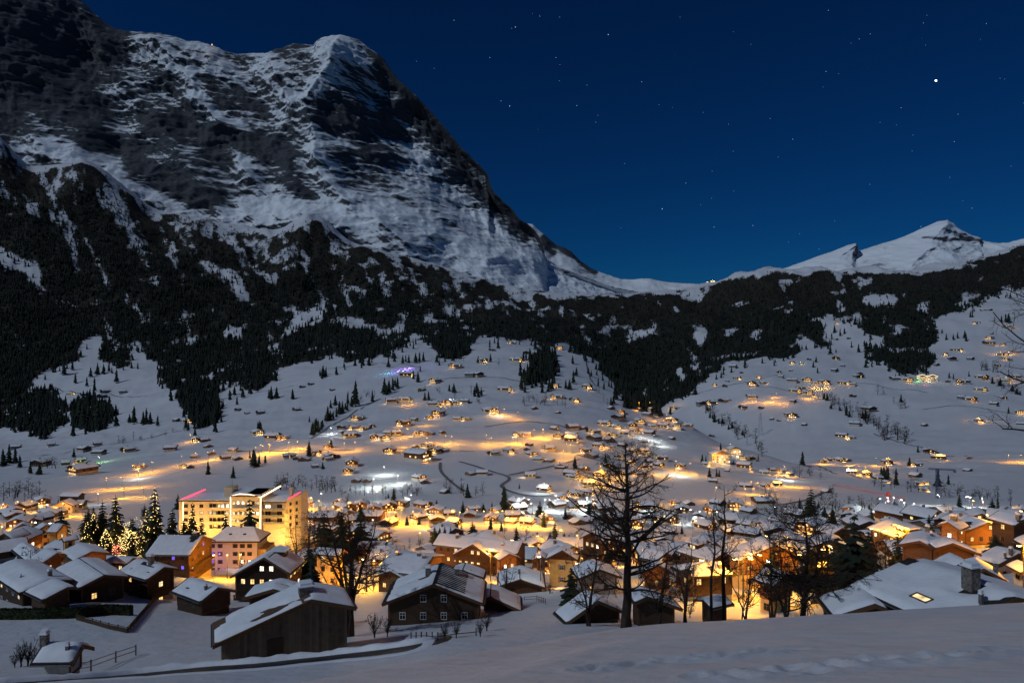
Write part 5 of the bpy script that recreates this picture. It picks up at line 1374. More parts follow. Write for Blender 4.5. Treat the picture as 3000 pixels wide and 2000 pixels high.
# ------------------------------------------------------------------ chalets scattered over the slopes and the valley floor
ANCH = [
 ("on the far left meadow below the forest", 320, 1160), ("at the left edge beside the valley wood", 60, 1310), ("around the green-lit hall on the left", 240, 1370),
 ("around the big lit inn left of the bend", 250, 1420), ("beside the lone lit farm under the left gully", 540, 1225), ("in the small cluster above the left road", 590, 1295),
 ("on the bare slope above the long lit lodge", 740, 1200), ("at the long lit lodge on the left meadow", 790, 1275), ("along the orange road left of the lodge", 530, 1385),
 ("beside the orange bend above the hotel", 690, 1345), ("at the dark clump above the hotel", 870, 1340), ("left of the white floodlit slope", 1020, 1370), ("under the white floodlit slope", 1050, 1410),
 ("on the meadow below the purple light", 960, 1130), ("beside the purple light at the forest edge", 1180, 1100), ("in the upper row under the centre forest", 1330, 1060),
 ("at the top of the centre hill", 1560, 1010), ("on the upper centre hill under the spruces", 1500, 1140), ("at the upper right shoulder of the hill", 1650, 1135),
 ("at the top end of the ravine road", 1180, 1185), ("in the white-lit row on the centre hill", 1310, 1185), ("left of the ravine road at mid hill", 1050, 1250), ("by the orange pool at mid hill", 1190, 1260), ("in the long row at mid hill", 1300, 1225), ("around the bright farm at the hill's middle", 1440, 1205),
 ("around the big lodge with the glowing front", 1230, 1340), ("along the orange road left of the lodge front", 1150, 1310), ("in the meadow right of the glowing lodge", 1390, 1390), ("along the curved track on the lower hill", 1230, 1400),
 ("in the orange row right of centre", 1500, 1290), ("in the amber cluster right of centre", 1640, 1290), ("below the amber cluster", 1590, 1360), ("on the lower hill left of the tall tree", 1560, 1420), ("at the white garland house on the lower hill", 1590, 1445),
 ("on the brow of the hill near the gorge", 1900, 1240), ("in the dense row behind the tall tree top", 1820, 1270), ("on the slope right of the tall tree top", 1960, 1290), ("below the tall tree's upper boughs", 1780, 1390), ("right of the tall tree at mid height", 1960, 1375),
 ("around the lit apartment house on the right brow", 2140, 1335), ("at the lone spruces right of the tall tree", 2080, 1390), ("around the orange pool at the right foot", 2210, 1430), ("by the bridge lights in the gorge", 1930, 1195),
 ("at the right bank of the gorge", 2090, 1180), ("on the lower part of the right hillside", 2110, 1110), ("on the left rim of the right hillside", 2190, 1085), ("along the orange road on the right hillside", 2350, 1145), ("above the orange road on the right", 2330, 1115), ("left of the bush gully, right hillside", 2340, 1225),
 ("on the upper meadow of the right hillside", 2450, 1060), ("just above the bush gully on the right", 2560, 1190), ("along the light-outlined inn on the right", 2700, 1110), ("right of the light-outlined inn", 2870, 1115), ("on the open slope right of the gully", 2700, 1250), ("around the white-lit farm at the right", 2850, 1170), ("at the far right edge, mid hillside", 2985, 1210),
 ("on the high meadow at the right edge", 2900, 1040), ("around the pink-lit farm up right", 2800, 1030), ("around the amber yard up right", 2940, 1040), ("high up under the right forest", 2880, 930),
 ("in the lit row at the right valley floor", 2450, 1360), ("among the riverside trees on the right", 2570, 1400), ("beside the dark grove on the right valley floor", 2680, 1400), ("around the lit farm by the lone spruce, right", 2720, 1340), ("at the quiet right end of the valley", 2850, 1365), ("by the snowy track right of the big spruce", 2420, 1430),
 ("behind the grand hotel on the right", 900, 1480), ("along the amber street past the hotel", 1080, 1500), ("around the amber field in the village", 1480, 1520), ("left of the amber field", 1310, 1520), ("behind the amber field", 1420, 1490), ("by the station lights", 1640, 1510), ("behind the tall tree's middle boughs", 1850, 1545), ("behind the two thin trees", 2090, 1560), ("left of the big dark spruce", 2250, 1530), ("in the upper right rows of the village", 2750, 1520), ("by the right floodlights", 2700, 1480), ("at the upper left of the village", 60, 1490), ("behind the light-strung trees", 370, 1470), ("under the bare tree's crown", 960, 1560), ("around the village centre", 1380, 1600), ("among the roofs at the right centre", 2420, 1560),
]
_T = ['', 'first', 'second', 'third', 'fourth', 'fifth', 'sixth', 'seventh', 'eighth', 'ninth', 'tenth', 'eleventh', 'twelfth', 'thirteenth', 'fourteenth', 'fifteenth', 'sixteenth', 'seventeenth', 'eighteenth', 'nineteenth', 'twentieth']
ORD = ['leftmost'] + [(_T[i] if i <= 20 else ('twenty-' + _T[i - 20] if i < 30 else ('thirtieth' if i == 30 else ('thirty-' + _T[i - 30] if i < 40 else ('fortieth' if i == 40 else 'forty-' + _T[i - 40]))))) + ' from the left' for i in range(2, 50)]
def anchor(px, py):
    return min(range(len(ANCH)), key=lambda i: (ANCH[i][1] - px) ** 2 + 2.2 * (ANCH[i][2] - py) ** 2)
def label_set(items, word):
    """items: list of (object, px, py, kind) ; writes labels that single each one out"""
    cl = {}
    for it in items: cl.setdefault((anchor(it[1], it[2]), it[3]), []).append(it)
    for (an, kind), ls in cl.items():
        ls.sort(key=lambda t: t[1])
        for n, (o, px, py, k_) in enumerate(ls):
            o['label'] = (kind + ' ' + ANCH[an][0]) if len(ls) == 1 else (kind + ', ' + ORD[min(n, 48)] + ' ' + ANCH[an][0])

class Proto: pass
PW = MB().box(-.5, .5, -.05, 0, -.5, .5)
PANE = {k: PW.mesh('window', M[k]) for k in ('glass', 'warm', 'soft', 'bright', 'red_pane')}
def hill_proto(seed, w, L, pitch, zr, low, mats, lit, panes, T=.42):
    """a chalet 12 m across seen from afar: plaster base, timber floor, snow roof, separate windows, balcony"""
    r = random.Random(seed)
    root = bpy.data.objects.new('chalet', None); COL.objects.link(root)
    hw = w / 2; tp = math.tan(math.radians(pitch)); ov = 1.0
    e = zr - (hw - ov) * tp
    MB().box(-hw + ov, hw - ov, -L/2 + ov, L/2 - ov, -4, low).obj('wall', M[mats[0]], root)
    MB().prism([(-hw + ov - .05, low), (hw - ov + .05, low), (hw - ov + .05, e - .1), (0, zr - .25), (-hw + ov - .05, e - .1)], -L/2 + ov - .05, L/2 - ov + .05).obj('upper_wall', M[mats[1]], root)
    zE = zr - hw * tp
    MB().prism([(-hw, zE), (0, zr), (hw, zE), (hw, zE - .22), (0, zr - .22), (-hw, zE - .22)], -L/2, L/2).obj('roof', M['roof'], root)
    roof_snow('roof_snow', hw, hw, L, zr, tp, [(r.uniform(-.6, .6), r.uniform(.2, .8), .12, .1)] if r.random() < .5 else [], T, seed, root, nx=8, ny=8)
    cx = r.choice((-.3, .3)) * hw
    MB().box(cx - .4, cx + .4, .5, 1.3, zr - 2.2, zr + .7).obj('chimney', M['stone'], root)
    rows = [low - 1.2, low + 1.4] + ([zr - 1.9] if zr - low > 4.6 else [])
    for z in rows:
        n = 4 if z < low + 2 else 2
        for i in range(n):
            q = (i - (n - 1) / 2) * (1.9 if n == 4 else 1.6)
            o = obj('window', PANE[r.choice(panes) if r.random() < lit else 'glass'], root, (q, -L/2 + ov - .055, z), 0, (1.05, 1, 1.15))
    for sg in (-1, 1):
        for q in (-2.0, 1.6):
            obj('window', PANE[r.choice(panes) if r.random() < lit * .6 else 'glass'], root, (sg * (hw - ov + .055), q, low + 1.0), sg * PI/2, (1.0, 1, 1.05))
    MB().box(-hw + ov, hw - ov, -L/2 - .1, -L/2 + ov - .06, low - .1, low + .05).box(-hw + ov, hw - ov, -L/2 - .1, -L/2, low + .05, low + .95).obj('balcony', M['wood_dark'], root)
    return root
def barn_proto(seed, w, L, pitch, zr):
    root = bpy.data.objects.new('barn', None); COL.objects.link(root)
    hw = w / 2; tp = math.tan(math.radians(pitch)); ov = .8; e = zr - (hw - ov) * tp; zE = zr - hw * tp
    MB().prism([(-hw + ov, -3), (hw - ov, -3), (hw - ov, e - .1), (0, zr - .25), (-hw + ov, e - .1)], -L/2 + ov, L/2 - ov).obj('wall', M['barn'], root)
    MB().prism([(-hw, zE), (0, zr), (hw, zE), (hw, zE - .2), (0, zr - .2), (-hw, zE - .2)], -L/2, L/2).obj('roof', M['roof'], root)
    roof_snow('roof_snow', hw, hw, L, zr, tp, [], .4, seed, root, nx=6, ny=6)
    MB().box(-1.1, 1.1, -L/2 + ov - .08, -L/2 + ov - .01, -.2, 2.3).obj('door', M['wood_dark'], root)
    return root
PR_LIT = [hill_proto(1, 12, 13, 21, 7.4, 2.7, ('plaster', 'wood'), .9, ('warm', 'soft', 'bright')), hill_proto(2, 12, 11, 23, 6.6, 2.5, ('cream', 'wood_honey'), .75, ('warm', 'soft')),
          hill_proto(3, 12, 14, 20, 8.4, 2.8, ('plaster', 'wood'), .65, ('warm', 'bright')), hill_proto(4, 12, 12, 22, 7.0, 2.6, ('cream', 'wood'), .85, ('soft', 'warm')), hill_proto(5, 12, 12, 24, 7.8, 2.7, ('plaster', 'wood_dark'), .55, ('warm', 'soft'))]
PR_DK = [hill_proto(6, 12, 12, 21, 6.8, 2.6, ('plaster', 'wood_dark'), .12, ('warm',)), hill_proto(7, 12, 13, 22, 7.2, 2.6, ('plaster', 'wood'), .0, ('warm',)), hill_proto(8, 12, 12, 20, 6.4, 2.4, ('grey', 'wood_dark'), .06, ('soft',))]
PR_BARN = [barn_proto(11, 12, 13, 22, 6.0), barn_proto(12, 12, 10, 24, 5.6)]
PROTOS = PR_LIT + PR_DK + PR_BARN
PUSED = {p: False for p in PROTOS}
def take(p):
    if not PUSED[p]:
        PUSED[p] = True; return p
    return copy_tree(p)
HILL = {
 'm3': [(462,1015,50,1),(555,1022,55,0),(690,1003,60,0),(805,1005,50,0),(670,1035,60,0),(1160,1187,50,0),(1215,1195,55,1),(105,1370,70,0),(338,1352,55,0),(640,1348,55,0),(1290,1325,70,1),(1340,1320,60,0),(1365,1360,70,0),(1120,1380,90,0),(550,1385,80,0),
   (650,1405,90,0),(840,1390,90,0),(270,1480,110,0),(430,1470,80,0),(530,1462,70,1),(545,1535,170,1),(1275,1430,60,0),(1390,1410,60,0),(915,1495,80,1),(1250,1495,60,0),(1200,1490,60,1),(1530,1390,70,1),(1480,1440,70,0),(1560,1440,70,0),(1690,1280,90,1),(1790,1308,110,1),(1860,1308,90,1),
   (1620,1140,40,0),(1560,1120,40,0),(1710,1140,60,0),(1945,1118,60,0),(2150,1365,60,1),(2040,950,40,0),(1985,970,40,0),(2180,985,40,0),(1890,1430,70,0),(1950,1440,60,0),(2080,1410,60,1),(2150,1445,70,0),(2200,1430,70,0)],
 'm4': [(1000,620,80,1),(1085,612,90,1),(1275,638,90,1),(1370,630,90,1),(1430,630,80,1),(1480,622,70,0),(1290,487,80,1),(1515,445,80,0),(1570,447,70,0),(1420,390,90,1),(1200,543,50,0),(1600,357,60,1),(1815,350,90,1),(1890,300,50,0),(1945,300,40,0),(1795,232,60,1),(2100,262,55,1),(1660,280,40,0),(1850,515,40,0),(1740,545,90,1),(2080,515,50,1),
   (2090,590,90,1),(2195,610,60,0),(1940,662,50,0),(2095,690,40,0),(780,730,90,1),(670,790,60,0),(760,795,80,1),(820,795,80,1),(870,780,50,0),(730,845,100,1),(690,825,60,0),(890,862,90,1),(950,862,80,1),(980,832,80,1),(1030,832,80,1),(1080,775,90,1),(1150,740,50,0),(1310,705,90,1),(1250,722,60,1),(1430,733,70,1),(1490,732,60,1),(1180,830,80,1),(1250,830,80,0),(1335,825,50,0),
   (1650,690,110,1),(990,952,100,1),(1155,912,50,0),(1290,950,90,1),(1345,942,70,0),(1240,915,90,1),(1175,1000,165,1),(740,1035,110,1),(720,1080,90,1),(770,1140,50,0),(840,1140,70,0),(1180,1122,100,1),(1215,1147,60,0),(600,985,90,0),(430,1000,90,0),(500,1045,60,0),(340,980,70,0),(1520,1092,70,0),(1595,1092,90,0),(1910,1110,90,1),(2000,1202,95,1),(1670,962,80,0),(1770,950,70,1),(1920,970,90,1),
   (1960,1002,90,1),(2040,1005,70,0),(1890,930,50,0),(1905,900,50,0),(2035,932,90,1),(1840,838,80,1),(1890,838,70,1),(2100,852,80,1),(2180,852,90,1),(2070,797,60,0),(2190,797,90,0),(2110,1062,90,0),(2180,1112,100,1),(2120,1252,80,1),(2200,1230,90,1),(1100,452,90,1),(1350,1212,60,0)],
 'm5': [(530,690,70,1),(440,780,60,1),(700,832,60,0),(770,857,70,1),(745,902,90,0),(960,882,80,0),(650,947,100,1),(430,972,70,0),(510,977,60,0),(735,967,70,1),(590,1007,70,1),(850,962,80,1),(900,932,80,1),(990,962,70,1),(1070,967,80,1),(1130,927,80,1),(1160,967,80,1),(1240,957,90,1),(970,1012,90,0),(580,1052,110,0),(720,1027,80,1),(610,1107,80,1),(700,1107,60,1),(780,1102,80,0),(850,1142,90,1),(940,1142,80,1),
   (1130,1047,50,0),(1410,1027,40,0),(420,1072,100,1),(520,1142,80,1),(560,1172,100,0),(350,1262,110,0),(510,1262,90,0),(430,1324,100,1),(540,1374,110,1),(620,1314,110,1),(900,1304,100,1),(1060,1197,80,1),(1030,1242,90,0),(1190,1247,80,1),(1420,1352,80,0),(1370,1232,60,1),(1640,1187,80,1),(1700,1192,60,0),(1640,1257,100,1),(1520,1272,60,0),(1780,1292,80,1),(1650,1392,100,1),(1790,1387,70,1),(1740,1482,90,0),
   (1150,1502,70,1),(1250,1512,60,0),(470,1452,80,1),(540,1442,60,1),(1430,665,40,1),(1500,675,40,0),(1590,625,50,1),(1520,640,30,0),(1740,610,40,1),(1690,665,90,1),(1770,655,50,1),(1340,802,100,0),(1420,802,100,1),(1500,782,80,0),(1690,757,110,1),(1630,832,60,0),(1760,827,40,0),(1280,727,40,0),(1560,547,60,0),(1650,537,30,0),(1620,577,30,0),(1150,832,70,1),(970,842,50,1),(890,842,50,1),
   (800,1018,80,1),(870,995,70,1),(930,1075,70,1),(690,1060,80,0),(760,1180,80,1),(830,1215,90,1),(980,1215,80,0),(690,1250,90,0),(760,1300,90,1),(950,1255,80,1),(720,1350,80,1)],
 'm6': [(170,512,40,1),(230,517,40,1),(290,485,30,0),(480,485,60,0),(525,532,40,0),(570,335,30,0),(480,232,30,1),(480,347,30,0),(75,577,40,0),(90,612,40,0),(160,565,30,0),(470,567,50,0),(650,592,50,0),(640,613,90,0),(170,642,90,0),(230,692,60,1),(270,637,90,1),(330,657,50,1),(395,657,80,1),(600,667,50,0),(540,662,80,1),(190,717,80,1),(270,727,80,1),(175,785,50,0),(600,747,50,0),(710,845,100,0),(160,892,110,1),(25,907,40,0),(75,917,30,0),
   (255,947,50,0),(610,947,90,0),(520,1037,80,1),(580,1040,70,1),(1105,952,50,0),(1490,927,60,1),(1595,810,60,0),(1430,777,80,1),(1370,762,60,0),(1500,707,80,1),(1660,762,50,0),(1780,867,80,1),(1785,947,70,0),(900,627,90,0),(980,637,80,1),(1270,642,40,0),(1380,652,100,1),(1510,622,120,1),(1670,642,80,1),(1740,617,100,1),(1300,487,60,0),(1330,427,100,1),(1250,452,40,1),(1430,485,50,0),(1190,527,40,0),(1560,382,80,1),
   (1660,382,40,1),(1660,457,100,1),(1750,437,50,1),(1690,487,60,1),(1620,532,40,0),(1570,335,50,1),(1580,302,30,0),(1700,260,60,1),(1475,232,40,1),(1520,142,40,1),(1570,137,30,0),(390,1212,60,1),(440,1202,60,1),(510,1207,80,1),(560,1202,60,0),(590,1292,70,1),(640,1277,60,1),(700,1302,80,1),(770,1332,90,1),(840,1357,60,1),(840,1227,80,1),(1140,1142,110,0),(1200,1192,100,1),(1050,1237,70,1),(1420,1182,40,0),(1410,1270,70,0),(1040,1312,100,0),
   (1070,1367,60,1),(1120,1362,60,1),(1100,1412,60,1),(410,1422,80,0),(30,1272,60,0),(100,1277,70,1),(60,1377,70,1),(150,1300,60,1)],
 'b4': [(215,282,230,1),(690,282,190,1),(760,395,260,1),(1160,375,220,1),(1190,485,200,1),(1780,485,220,1),(1830,325,220,1),(2020,525,250,0),(1870,930,200,0),(560,650,280,0),(520,410,220,0),(480,850,300,1)],
 'b5': [(315,430,190,1),(645,375,150,1),(950,375,150,1),(890,505,210,1),(1170,535,150,1),(1390,555,200,1),(1660,505,230,1),(1960,465,210,0),(2070,545,230,0),(2270,485,180,0),(600,445,200,0),(380,560,200,1),(1270,425,180,0),(1420,400,160,0)],
 'b6': [(1180,150,320,1),(1190,300,230,0),(1150,430,220,0),(2230,285,250,0),(420,330,230,0),(60,150,200,0),(560,300,200,1),(1650,170,160,0)],
 'b7': [(180,560,330,0),(390,520,240,0),(640,390,330,0),(420,455,170,1),(1560,355,300,0),(140,425,150,1),(860,470,260,0),(1780,640,300,0)],
 'b8': [(980,275,330,0),(1120,270,260,0),(880,345,240,0),(720,430,330,0),(1350,330,260,0),(300,430,150,0)],
}
items = []; hl = []; TINY = []
rh = random.Random(21)
for zone, lst in HILL.items():
    for (x, y, w, lit) in lst:
        px, py = zc(zone, (x, y))
        p = hit(px, py + (3 if zone[0] == 'm' else 0), 130 if zone[0] == 'b' else 420)
        if p is None: print('no ground', zone, x, y); continue
        wm = w / ZO[zone][2] / F * p.y
        if zone[0] == 'm': wm *= 0.92
        wm = min(max(wm, 8.0), 30)
        pr = rh.choice(PR_LIT) if lit else (rh.choice(PR_BARN) if (wm < 15 and rh.random() < .5) else rh.choice(PR_DK))
        if zone[0] == 'm' and not lit and w <= 60:
            TINY.append((pr, p + Vector((0, 0, -.15)), wm / 13.0, rh.uniform(-1.2, 1.2))); HOUSES.append((p.x, p.y, wm * .6)); continue
        o = take(pr)
        s = wm / 13.0
        o.scale = (s, s, s * rh.uniform(.8, 1.0) / max(1, s ** .25))
        o.location = p + Vector((0, 0, -.15)); o.rotation_euler = (0, 0, rh.choice((0, 0, .5, -.5, .9, -.9, 1.3, -1.3)) + rh.uniform(-.25, .25))
        HOUSES.append((p.x, p.y, wm * .6))
        o['category'] = 'barn' if pr in PR_BARN else 'house'
        o['group'] = 'chalets and barns over the slopes' if zone[0] == 'm' else 'smaller houses of the village'
        kind = ('lit chalet' if lit else ('dark barn' if pr in PR_BARN else 'unlit chalet'))
        items.append((o, px, py, kind))
        if lit and rh.random() < .62:
            ld = bpy.data.lights.new('porch_light', 'POINT'); ld.energy = rh.uniform(240, 700) * (1.0 if zone[0] == 'm' else .6) * max(.5, p.y / 900); ld.color = rh.choice(((1.0, .38, .04), (1.0, .44, .08), (1.0, .7, .36))); ld.shadow_soft_size = .25
            lo = bpy.data.objects.new('porch_light', ld); lo.location = (rh.uniform(-3, 3), -7.6, 2.4); link(lo, o)
# more of the village, filling the lanes between the houses
FIELD = [[(1390,1520),(1620,1520),(1620,1600),(1390,1600)], [(1600,1530),(1770,1530),(1770,1590),(1600,1590)], [(1140,1545),(1290,1545),(1290,1625),(1140,1625)], [(505,1400),(900,1400),(900,1640),(505,1640)], [(230,1440),(500,1440),(500,1640),(230,1640)], [(2560,1440),(3000,1440),(3000,1520),(2560,1520)]]
nf = 0; tries = 0
while nf < 116 and tries < 9000:
    tries += 1
    px, py = rh.uniform(-20, 3020), rh.uniform(1478, 1672)
    if any(in_poly(np.array([px]), np.array([py]), f)[0] for f in FIELD): continue
    p = hit(px, py, 150)
    if p is None: continue
    wm = rh.uniform(8.5, 13)
    if any((p.x - hx) ** 2 + (p.y - hy) ** 2 < (hr_ * .9 + wm * .52) ** 2 for hx, hy, hr_ in HOUSES): continue
    lit = rh.random() < .6
    pr = rh.choice(PR_LIT if lit else PR_DK); o = take(pr); s = wm / 12.5
    o.scale = (s, s, s * rh.uniform(.85, 1.0)); o.location = p + Vector((0, 0, -.15)); o.rotation_euler = (0, 0, rh.choice((0, .5, -.5, .9, -.9, 1.5, -1.5)) + rh.uniform(-.25, .25))
    o['category'] = 'house'; o['group'] = 'smaller houses of the village'
    HOUSES.append((p.x, p.y, wm * .55)); o.name = 'village_house'; nf += 1
    items.append((o, px, py, 'lit village house' if lit else 'unlit village house'))
    if lit: facade_lamp(o, (rh.uniform(-3, 3), -8.5, 2.8), rh.uniform(250, 700), (1.0, rh.uniform(.36, .46), rh.uniform(.03, .09)))
print('fill', nf)
label_set(items, 'chalet')
def joined(name, lst):
    vs, fs, mi, mats, off = [], [], [], [], 0
    for pr, loc, s, rz in lst:
        R_ = Matrix.LocRotScale(loc, Matrix.Rotation(rz, 3, 'Z').to_quaternion(), Vector((s, s, s)))
        for ch in pr.children:
            if ch.type != 'MESH': continue
            Lm = R_ @ Matrix.LocRotScale(ch.location, ch.rotation_euler.to_quaternion(), ch.scale)
            m_ = ch.data.materials[0]
            if m_ not in mats: mats.append(m_)
            k = mats.index(m_)
            for v in ch.data.vertices: vs.append(tuple(Lm @ v.co))
            for p_ in ch.data.polygons: fs.append([off + i for i in p_.vertices]); mi.append(k)
            off += len(ch.data.vertices)
    me = bpy.data.meshes.new(name); me.from_pydata(vs, [], fs)
    for m_ in mats: me.materials.append(m_)
    me.polygons.foreach_set('material_index', mi); me.update()
    return tag(obj(name, me), kind='stuff')
joined('distant_huts', TINY)
print('tiny', len(TINY))
for p in PROTOS:
    if not PUSED[p]:
        for c in list(p.children_recursive): bpy.data.objects.remove(c)
        bpy.data.objects.remove(p)
print('hill houses', len(items))

# the apartment house on the right brow and the inn outlined in lights are special
def apart(zone, x, y, w, h, label, outline=False):
    px, py = zc(zone, (x, y)); p = hit(px, py, 420); k = p.y / F / ZO[zone][2]
    W, H = w * k, h * k
    root = empty('inn' if outline else 'apartment_house', p, 0.05); tag(root, label, 'house')
    MB().box(-W/2, W/2, -6, 6, -5, H * .72).obj('wall', M['cream'], root)
    hw = W / 2 + 1
    if outline:
        n = 2
        for i in range(n):
            c = (i - .5) * W / 2; q = W / 4
            pr_ = [(c - q, H * .72), (c + q, H * .72), (c, H)]
            MB().prism(pr_, -6.5, 6.5).obj('gable', M['wood_honey'], root)
            MB().add([(c - q - .5, -7, H * .72 - .2), (c, -7, H + .2), (c, 7, H + .2), (c - q - .5, 7, H * .72 - .2), (c - q - .5, -7, H * .72 + .3), (c, -7, H + .7), (c, 7, H + .7), (c - q - .5, 7, H * .72 + .3)], [(0,1,2,3),(4,7,6,5),(0,4,5,1),(1,5,6,2),(2,6,7,3),(3,7,4,0)]).obj('roof_snow', M['roof_snow'], root)
            MB().add([(c, -7, H + .2), (c + q + .5, -7, H * .72 - .2), (c + q + .5, 7, H * .72 - .2), (c, 7, H + .2), (c, -7, H + .7), (c + q + .5, -7, H * .72 + .3), (c + q + .5, 7, H * .72 + .3), (c, 7, H + .7)], [(0,1,2,3),(4,7,6,5),(0,4,5,1),(1,5,6,2),(2,6,7,3),(3,7,4,0)]).obj('roof_snow', M['roof_snow'], root)
            for sg in (-1, 1): MB().tube((c, -7.2, H + .4), (c + sg * (q + .4), -7.2, H * .72 + .1), .30, .30, 5).obj('light_strip', M['fairy_warm'], root)
    else:
        MB().prism([(-hw, H * .70), (0, H), (hw, H * .70), (hw, H * .70 - .3), (0, H - .3), (-hw, H * .70 - .3)], -7.5, 7.5).obj('roof', M['roof'], root)
        MB().prism([(-W/2, H * .72), (W/2, H * .72), (0, H - .35)], -5.95, 5.95).obj('upper_wall', M['wood_honey'], root)
        roof_snow('roof_snow', hw, hw, 15, H, (H * .3) / hw, [], .4, 5, root, nx=8, ny=8)
    r = random.Random(int(x)); nr = max(2, int(H * .7 / 2.9)); ncol = max(3, int(W / 2.6))
    for i in range(nr):
        for j in range(ncol):
            obj('window', PANE[r.choice(('warm', 'bright', 'glass', 'soft', 'glass'))], root, (-W/2 + (j + .5) * W / ncol, -6.06, 1.4 + i * 2.9), 0, (1.2, 1, 1.5))
    ld = bpy.data.lights.new('facade_light', 'POINT'); ld.energy = 2600; ld.color = (1, .66, .28); ld.shadow_soft_size = .4
    lo = bpy.data.objects.new('facade_light', ld); lo.location = (0, -13, 3); link(lo, root)
    return root
apart('m5', 1465, 1215, 130, 85, 'large lit apartment house on the brow of the hill right of the tall tree')
apart('m5', 1565, 1160, 80, 60, 'smaller lit apartment house just above the large one on the brow')
apart('m6', 1115, 640, 150, 44, 'long inn with two gables outlined in bright lights on the right hillside', outline=True)

# ------------------------------------------------------------------ street lamps and the light they give
SL = {
 'm4': [(1215,778),(1060,860),(1110,640),(150,962),(380,936),(590,940),(760,942),(1060,925),(1240,915),(1350,900),(1400,905),(1620,895),(1650,915),(1810,890),(1860,900),(1700,705),(1830,735),(2000,856),(1930,860),(2180,896),(2150,955),(2130,1005),(1110,850),(1740,715),(200,955),(330,940),(700,950)],
 'm5': [(40,1085),(220,1045),(330,1035),(400,1078),(420,1158),(800,1020),(1030,932),(1090,925),(900,978),(730,1350),(680,1340),(620,1318),(1250,1296),(1150,1280),(1440,1490),(980,1515),(1430,1218),(1540,1140),(1490,1215),(590,1392),(1740,1448),(1690,1438),(1650,1500),(1690,792),(1640,805),(1780,798),(1130,830),(1420,808),(970,832),(890,836),(520,1330),(1060,1310),(640,1010),(880,1150)],
 'm6': [(60,755),(30,790),(100,805),(280,765),(340,755),(260,735),(400,695),(340,700),(530,668),(580,670),(160,897),(1720,625),(1680,640),(1490,930),(1640,458),(1700,455),(1330,435),(1700,262),(120,1310),(190,1390),(100,1380),(400,1226),(560,1240),(690,1308),(850,1232),(1180,1192),(1220,1200),(1700,1214),(1780,1214),(60,1385),(640,1300),(760,1236),(1400,655)],
 'm3': [(1000,1526),(940,1540),(880,1555),(1370,1456),(1290,1464),(1190,1486),(1400,1445),(1720,1416),(1680,1425),(1770,1410),(1960,1386),(1900,1392),(700,1645),(800,1640),(900,1630),(1250,1330)],
 'b1': [(1010,740),(360,575),(60,480),(480,430),(250,440),(1110,930),(1900,200),(2200,195),(1260,480),(980,470),(30,940)],
 'b3': [(1250,1392),(1080,1400),(1420,1380)],
 'b4': [(300,330),(200,350),(420,380),(690,360),(820,400),(1390,500),(1330,440),(1540,520),(1700,545),(1860,590),(2240,540),(1050,1440),(960,1420),(1150,1450),(560,1330),(700,1300),(420,1250),(1250,1300),(1800,900),(1480,560),(600,470),(280,700)],
 'b5': [(330,540),(800,545),(960,560),(1070,545),(1200,560),(1350,570),(1560,590),(1640,600),(1870,905),(1560,1010),(930,1240),(880,1330),(2090,1000),(1130,1080),(450,560),(1450,585)],
 'b6': [(1010,360),(900,370),(560,480),(780,480),(1550,350),(1960,340),(2260,1010),(2240,1240),(2180,1240),(1560,1290),(1180,260),(860,970),(2300,1080)],
 'b7': [(130,1340),(270,1290),(760,1320),(1100,1200),(1250,1180),(1180,1130),(1840,830),(1900,880),(400,860),(650,900)],
 'b8': [(1900,560),(1540,620),(1700,660),(1850,670),(1960,700),(60,800),(300,820),(420,850),(1480,320),(2010,1300),(1340,290)],
}
WHITE = {  # whitish floodlights
 'm4': [(960,1100,1),(880,1185,1.0),(1040,1160,.8),(610,830,.4),(1390,632,.35),(1110,455,.5),(1700,712,.4),(2000,1215,.5)],
 'm5': [(1000,1065,.8),(1050,1100,.8),(930,1050,.5),(1180,1310,.9),(60,1555,.5),(230,1560,.7),(320,1530,.5),(560,1560,.7),(1400,1345,.0)],
 'm6': [(1440,780,1.2),(1490,930,.3),(230,520,.3),(120,1340,.8),(850,1545,.7),(1400,1535,.9),(560,1300,.4)],
 'm3': [(910,1570,.5),(2180,1280,.4)],
 'b1': [(600,845,.28),(820,855,.25),(1500,300,.35)],
 'b4': [(450,265,.5),(1050,245,.4),(1650,290,.4),(1920,590,.3),(1180,240,.3)],
 'b5': [(1250,375,.55),(1460,425,.5),(1700,360,.5),(1960,380,.6),(2100,385,.6),(1380,360,.5),(1570,1460,.05),(2200,330,.6),(1350,330,.4)],
 'b6': [(1500,150,.5),(1650,175,.5),(1850,190,.5),(950,110,.25),(1400,130,.4)],
 'b7': [(430,1440,.06),(560,330,.2)],
 'b8': [(440,300,2.0),(380,230,1.4),(560,330,1.0),(1300,175,1.3),(1470,215,1.2),(200,250,1.0),(100,200,.8),(300,180,.9),(900,140,.7)],
}
lamps = []
rl = random.Random(8)
for zone, lst in SL.items():
    for (x, y) in lst:
        px, py = zc(zone, (x, y)); p = hit(px, py, 100)
        if p is None: continue
        far = zone[0] == 'm'
        pw = rl.uniform(.7, 1.35) * ((12000 if zone == 'm6' else 8500) if far else (6200 if zone in ('b1', 'b4') else (2600 if zone in ('b6', 'b7') else 5000)))
        o = street_lamp(p, pw, None, 'street lamps', 10.0 if far else 7.5, (1.0, rl.uniform(.37, .43), rl.uniform(.004, .018)), rz=rl.uniform(-1.2, 1.2))
        lamps.append((o, px, py, 'orange street lamp'))
for zone, lst in WHITE.items():
    for (x, y, k) in lst:
        if k <= 0: continue
        px, py = zc(zone, (x, y)); p = hit(px, py, 100)
        if p is None: continue
        o = street_lamp(p, (8000 if zone[0] == 'm' else (6500 if zone == 'b8' else 3200)) * k, None, 'white floodlights', 7.5, (.93, 1.0, .93), 'white_glow', rz=rl.uniform(-1.2, 1.2))
        lamps.append((o, px, py, 'white floodlight mast'))
